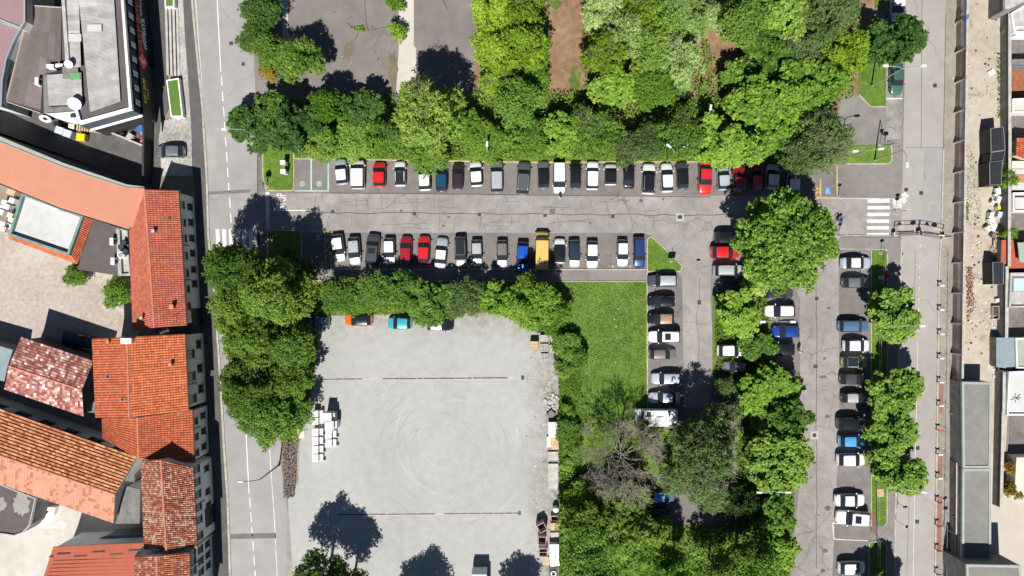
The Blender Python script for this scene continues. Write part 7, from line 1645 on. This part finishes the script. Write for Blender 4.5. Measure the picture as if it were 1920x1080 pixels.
for x in (-.45, .45):
    for y in (-1.1, 1.1): m = MB(); m.tube([(x, y, 0), (x, y, 1.6)], .04, 5); m.build('post', W['steel'], cg, local=True)
for y in (-1.1, -.66, -.22, .22, .66, 1.1): m = MB(); m.tube([(-.45, y, 1.6), (.45, y, 1.6)], .03, 5); m.build('bar', W['steel'], cg, local=True)
for x in (-.45, .45): m = MB(); m.tube([(x, -1.1, 1.6), (x, 1.1, 1.6)], .04, 5); m.build('rail', W['steel'], cg, local=True)
rr2 = random.Random(12)
for i, (x, y, s, mt, lab) in enumerate(((1871, 358, .9, 'white', 'white crumpled sheet at the top of the scrap heap'), (1867, 366, .5, 'white', 'white bucket near the top of the scrap heap'), (1873, 373, .8, 'white', 'white round tub on the scrap heap'), (1861, 379, .5, 'white', 'small white bag beside the scrap heap'), (1872, 390, .6, 'plastic_y', 'yellow ribbon roll on the scrap heap'), (1874, 402, .9, 'plastic_b', 'pale blue crate on the scrap heap'), (1858, 403, .8, 'white', 'white fridge door on the scrap heap'), (1860, 415, 1.1, 'white', 'large white fridge on the scrap heap'), (1862, 424, 1.2, 'white', 'white folded sheet on the scrap heap'), (1853, 428, .9, 'cream', 'cream panel leaning on the scrap heap'), (1863, 441, .7, 'grey_wood', 'grey junk pile at the foot of the scrap heap'))):
    p = P(x, y, .5); t = thing('scrap_item', lab, 'scrap', (p.x, p.y, 0), rr2.uniform(-.4, .4), 'scrap heap beside the dirt lot')
    for k in range(2): m = MB(); m.box((rr2.uniform(-.1, .1) * s, rr2.uniform(-.1, .1) * s, .2 + .35 * k), (s * (1 - .25 * k), s * rr2.uniform(.7, 1.1), .34), rr2.uniform(-.3, .3), taper=.9); m.build('piece', W[mt if k else 'steel'] if mt != 'grey_wood' else W['dark_conc'], t, local=True)
wp = thing('firewood_pile', 'pile of split firewood below the scrap heap', 'wood pile', (*P(1866, 466).to_2d(), 0))
for k in range(34): m = MB(); a = rr2.gauss(1.5, .25); q = Vector((rr2.uniform(-.75, .75), rr2.uniform(-1.6, 1.6), .1 + .13 * (k % 4))); dd = Vector((math.cos(a), math.sin(a), 0)) * .55; m.tube([q - dd, q + dd], .075, 5); m.build('log', W['wood' if k % 3 else 'grey_wood'], wp, local=True)
crate(1867.5, 586, .95, 1.9, .5, 0, 'pinkish', 'long low frame box on the dirt lot'); card(1868, 563, .7, .5, 10, 'white', 'white sheet beside the frame box', 'white_sheet', 'sheet', .4); card(1864, 706, .5, .45, 0, 'plastic_b', 'pale blue tray at the edge of the dirt lot', 'plastic_tray', 'tray', .1); card(1857, 137, .9, .7, 30, 'white', 'white bag on the upper dirt lot', 'white_bag', 'bag', .2)
# ================================================================= PEOPLE
SKIN = plain('skin', (.45, .27, .19), .6, .05); HAIR = plain('dark_hair', (.03, .02, .015), .7, .1)
def person(px, py, z0, heading, label, pose, top, bottom, group=None):
    """one continuous body: joints with radii grown by a Skin modifier"""
    p = P(px, py, .9); t = thing('person', label, 'person', (p.x, p.y, z0), R(heading), group)
    me = bpy.data.meshes.new('body'); me.from_pydata([v for v, r_ in pose['v']], pose['e'], [])
    for mt in (W[top],): me.materials.append(mt)
    o = bpy.data.objects.new('body', me); C.objects.link(o); o.parent = t
    sk = o.modifiers.new('skin', 'SKIN')
    for i, (v, r_) in enumerate(pose['v']): me.skin_vertices[0].data[i].radius = (r_, r_)
    me.skin_vertices[0].data[0].use_root = True
    sb = o.modifiers.new('sub', 'SUBSURF'); sb.levels = sb.render_levels = 1; sk.use_smooth_shade = True
    hd = Vector(pose['head']); m = MB(); 
    vs = []; fs = []
    for i in range(7):
        for j in range(10):
            th = math.pi * i / 6; ph = 2 * math.pi * j / 10; vs.append(hd + Vector((math.sin(th) * math.cos(ph) * .10, math.sin(th) * math.sin(ph) * .078, math.cos(th) * .12)))
    fs = [(i * 10 + j, (i + 1) * 10 + j, (i + 1) * 10 + (j + 1) % 10, i * 10 + (j + 1) % 10) for i in range(6) for j in range(10)]
    m.add(vs, fs); m.box(tuple(hd + Vector((.105, 0, -.01))), (.03, .025, .04)); h = m.build('head', SKIN, t, local=True, smooth=True)
    m = MB(); vs2 = [hd + (v - hd) * 1.1 + Vector((-.012, 0, .015)) for v in vs]; m.add(vs2, [f for f in fs if all(vs2[i].z > hd.z - .01 or vs2[i].x < hd.x - .04 for i in f)]); m.build('hair', HAIR, h, local=True, smooth=True)
    m = MB()
    for (a, b, r0, r1) in pose['legs']: m.tube([a, b], [r0, r1], 8)
    m.build('trousers', W[bottom], t, local=True)
    for f in pose['feet']: m = MB(); m.box(f, (.26, .1, .1), 0, taper=.8); m.build('shoe', W['white'], t, local=True)
    return t
W['cloth_white'] = plain('white_cloth', (.62, .62, .60), .9, .06); W['cloth_dark'] = plain('dark_cloth', (.03, .032, .04), .9, .1); W['cloth_blue'] = plain('blue_cloth', (.10, .16, .30), .9, .1)
def stand(stride=.18, sitting=False):
    if not sitting:
        v = [((0, 0, .95), .14), ((0, 0, 1.15), .13), ((0, 0, 1.38), .15), ((0, 0, 1.5), .06), ((0, .19, 1.42), .065), ((.06, .24, 1.15), .05), ((.16, .23, .92), .035), ((.22, .22, .84), .03), ((0, -.19, 1.42), .065), ((-.08, -.24, 1.15), .05), ((-.06, -.24, .9), .035), ((-.02, -.23, .82), .03), ((0, .09, .9), .10), ((stride * .5, .1, .5), .075), ((stride, .1, .09), .05), ((0, -.09, .9), .10), ((-stride * .3, -.1, .5), .075), ((-stride, -.1, .09), .05)]
        e = [(0, 1), (1, 2), (2, 3), (2, 4), (4, 5), (5, 6), (6, 7), (2, 8), (8, 9), (9, 10), (10, 11), (0, 12), (12, 13), (13, 14), (0, 15), (15, 16), (16, 17)]
        legs = [((0, .09, .95), (stride * .5, .1, .5), .12, .095), ((stride * .5, .1, .52), (stride, .1, .1), .095, .075), ((0, -.09, .95), (-stride * .3, -.1, .5), .12, .095), ((-stride * .3, -.1, .52), (-stride, -.1, .1), .095, .075)]
        return dict(v=v, e=e, head=(.02, 0, 1.64), legs=legs, feet=[(stride + .05, .1, .05), (-stride + .05, -.1, .05)])
    v = [((-.15, 0, 1.0), .14), ((-.05, 0, 1.2), .13), ((.08, 0, 1.4), .15), ((.14, 0, 1.5), .06), ((.1, .19, 1.42), .065), ((.28, .24, 1.22), .05), ((.48, .24, 1.08), .035), ((.54, .24, 1.07), .03), ((.1, -.19, 1.42), .065), ((.28, -.24, 1.22), .05), ((.48, -.24, 1.08), .035), ((.54, -.24, 1.07), .03), ((-.1, .09, .96), .10), ((.22, .12, .78), .075), ((.08, .12, .36), .05), ((-.1, -.09, .96), .10), ((.15, -.12, .62), .075), ((-.02, -.12, .22), .05)]
    e = [(0, 1), (1, 2), (2, 3), (2, 4), (4, 5), (5, 6), (6, 7), (2, 8), (8, 9), (9, 10), (10, 11), (0, 12), (12, 13), (13, 14), (0, 15), (15, 16), (16, 17)]
    return dict(v=v, e=e, head=(.2, 0, 1.63), legs=[((-.1, .09, .98), (.22, .12, .78), .12, .095), ((.22, .12, .79), (.08, .12, .36), .095, .075), ((-.1, -.09, .98), (.15, -.12, .62), .12, .095), ((.15, -.12, .63), (-.02, -.12, .22), .095, .075)], feet=[(.12, .12, .3), (.02, -.12, .17)])
person(1501, 659, .016, 100, 'pedestrian in pale clothes walking in the middle lane', stand(), 'cloth_white', 'cloth_white')
person(1050.5, 367, .016, 250, 'person in dark clothes standing at the nose of the white minivan', stand(.08), 'cloth_dark', 'cloth_dark')
hd_ = 38
person(1575.5, 413, .02, 180 + hd_, 'cyclist in dark clothes riding toward the parking lane', stand(sitting=True), 'cloth_dark', 'cloth_blue')
p = P(1575.5, 413, .9); bk = thing('bicycle', 'white and blue bicycle ridden by the cyclist', 'bicycle', (p.x, p.y, .02), R(180 + hd_))
for x in (-.52, .52):
    m = MB(); [m.tube([(x + math.cos(a) * .33, 0, .34 + math.sin(a) * .33), (x + math.cos(a + .35) * .33, 0, .34 + math.sin(a + .35) * .33)], .022, 5) for a in [i * .349 for i in range(18)]]; o = m.build('wheel', W['tyre'], bk, local=True)
    m = MB(); [m.tube([(x, 0, .34), (x + math.cos(a) * .32, 0, .34 + math.sin(a) * .32)], .005, 3) for a in [i * .5236 for i in range(12)]]; m.build('spokes', W['steel'], o, local=True)
m = MB(); [m.tube([a, b], .022, 6) for a, b in (((-.52, 0, .34), (-.05, 0, .3)), ((-.05, 0, .3), (-.2, 0, .85)), ((-.2, 0, .8), (.4, 0, .82)), ((.4, 0, .82), (-.05, 0, .3)), ((-.52, 0, .34), (-.2, 0, .8)), ((.36, 0, .95), (.52, 0, .34)))]; m.build('frame', W['white'], bk, local=True)
m = MB(); m.tube([(.5, -.28, 1.03), (.38, 0, 1.0), (.5, .28, 1.03)], .018, 5); m.build('handlebar', W['dark_steel'], bk, local=True); m = MB(); m.box((-.22, 0, .9), (.28, .15, .06), taper=.7); m.build('saddle', W['sign_blue'], bk, local=True)
m = MB(); m.box((-.5, 0, .78), (.36, .26, .2)); m.build('basket', W['sign_blue'], bk, local=True)

# loose debris: stones, paper and scraps that nobody would count
def debris(region, n, seed, mats, smin, smax, z0=.01, name='debris'):
    r_ = random.Random(seed)
    for mi, mt in enumerate(mats):
        m = MB()
        for k in range(n // len(mats)):
            p = P(r_.uniform(region[0], region[2]), r_.uniform(region[1], region[3])); s_ = r_.uniform(smin, smax); m.box((p.x, p.y, z0 + s_ * .2), (s_, s_ * r_.uniform(.5, 1), s_ * .45), r_.random() * 3, taper=.7)
        tag(m.build(name, W[mt]), kind='stuff')
debris((1812, 5, 1868, 700), 150, 1, ('bare_conc', 'grey_wood', 'rustbrown'), .08, .34)
debris((1812, 440, 1850, 620), 60, 2, ('white', 'cream', 'rustbrown'), .08, .30)
debris((1855, 590, 1868, 700), 50, 3, ('white', 'bare_conc', 'dark_conc'), .1, .35)
debris((985, 640, 1040, 1070), 120, 4, ('bare_conc', 'white', 'dark_conc'), .05, .18, .02)
debris((570, 600, 980, 1070), 60, 5, ('white', 'dark_conc', 'bare_conc'), .04, .12, .02)
debris((1060, 540, 1205, 740), 30, 6, ('white', 'cream', 'bare_conc'), .05, .16, .1)
debris((640, 362, 1340, 436), 45, 7, ('white', 'dark_conc', 'cream'), .03, .09, .01)
debris((545, 5, 740, 160), 50, 8, ('bare_conc', 'dark_conc', 'rustbrown'), .06, .2, .01)
debris((1768, 20, 1786, 1070), 70, 9, ('white', 'dark_conc', 'rustbrown'), .05, .15, .1, 'litter')
debris((1625, 470, 1680, 1070), 40, 10, ('white', 'cream', 'bare_conc'), .04, .13, .11, 'litter')
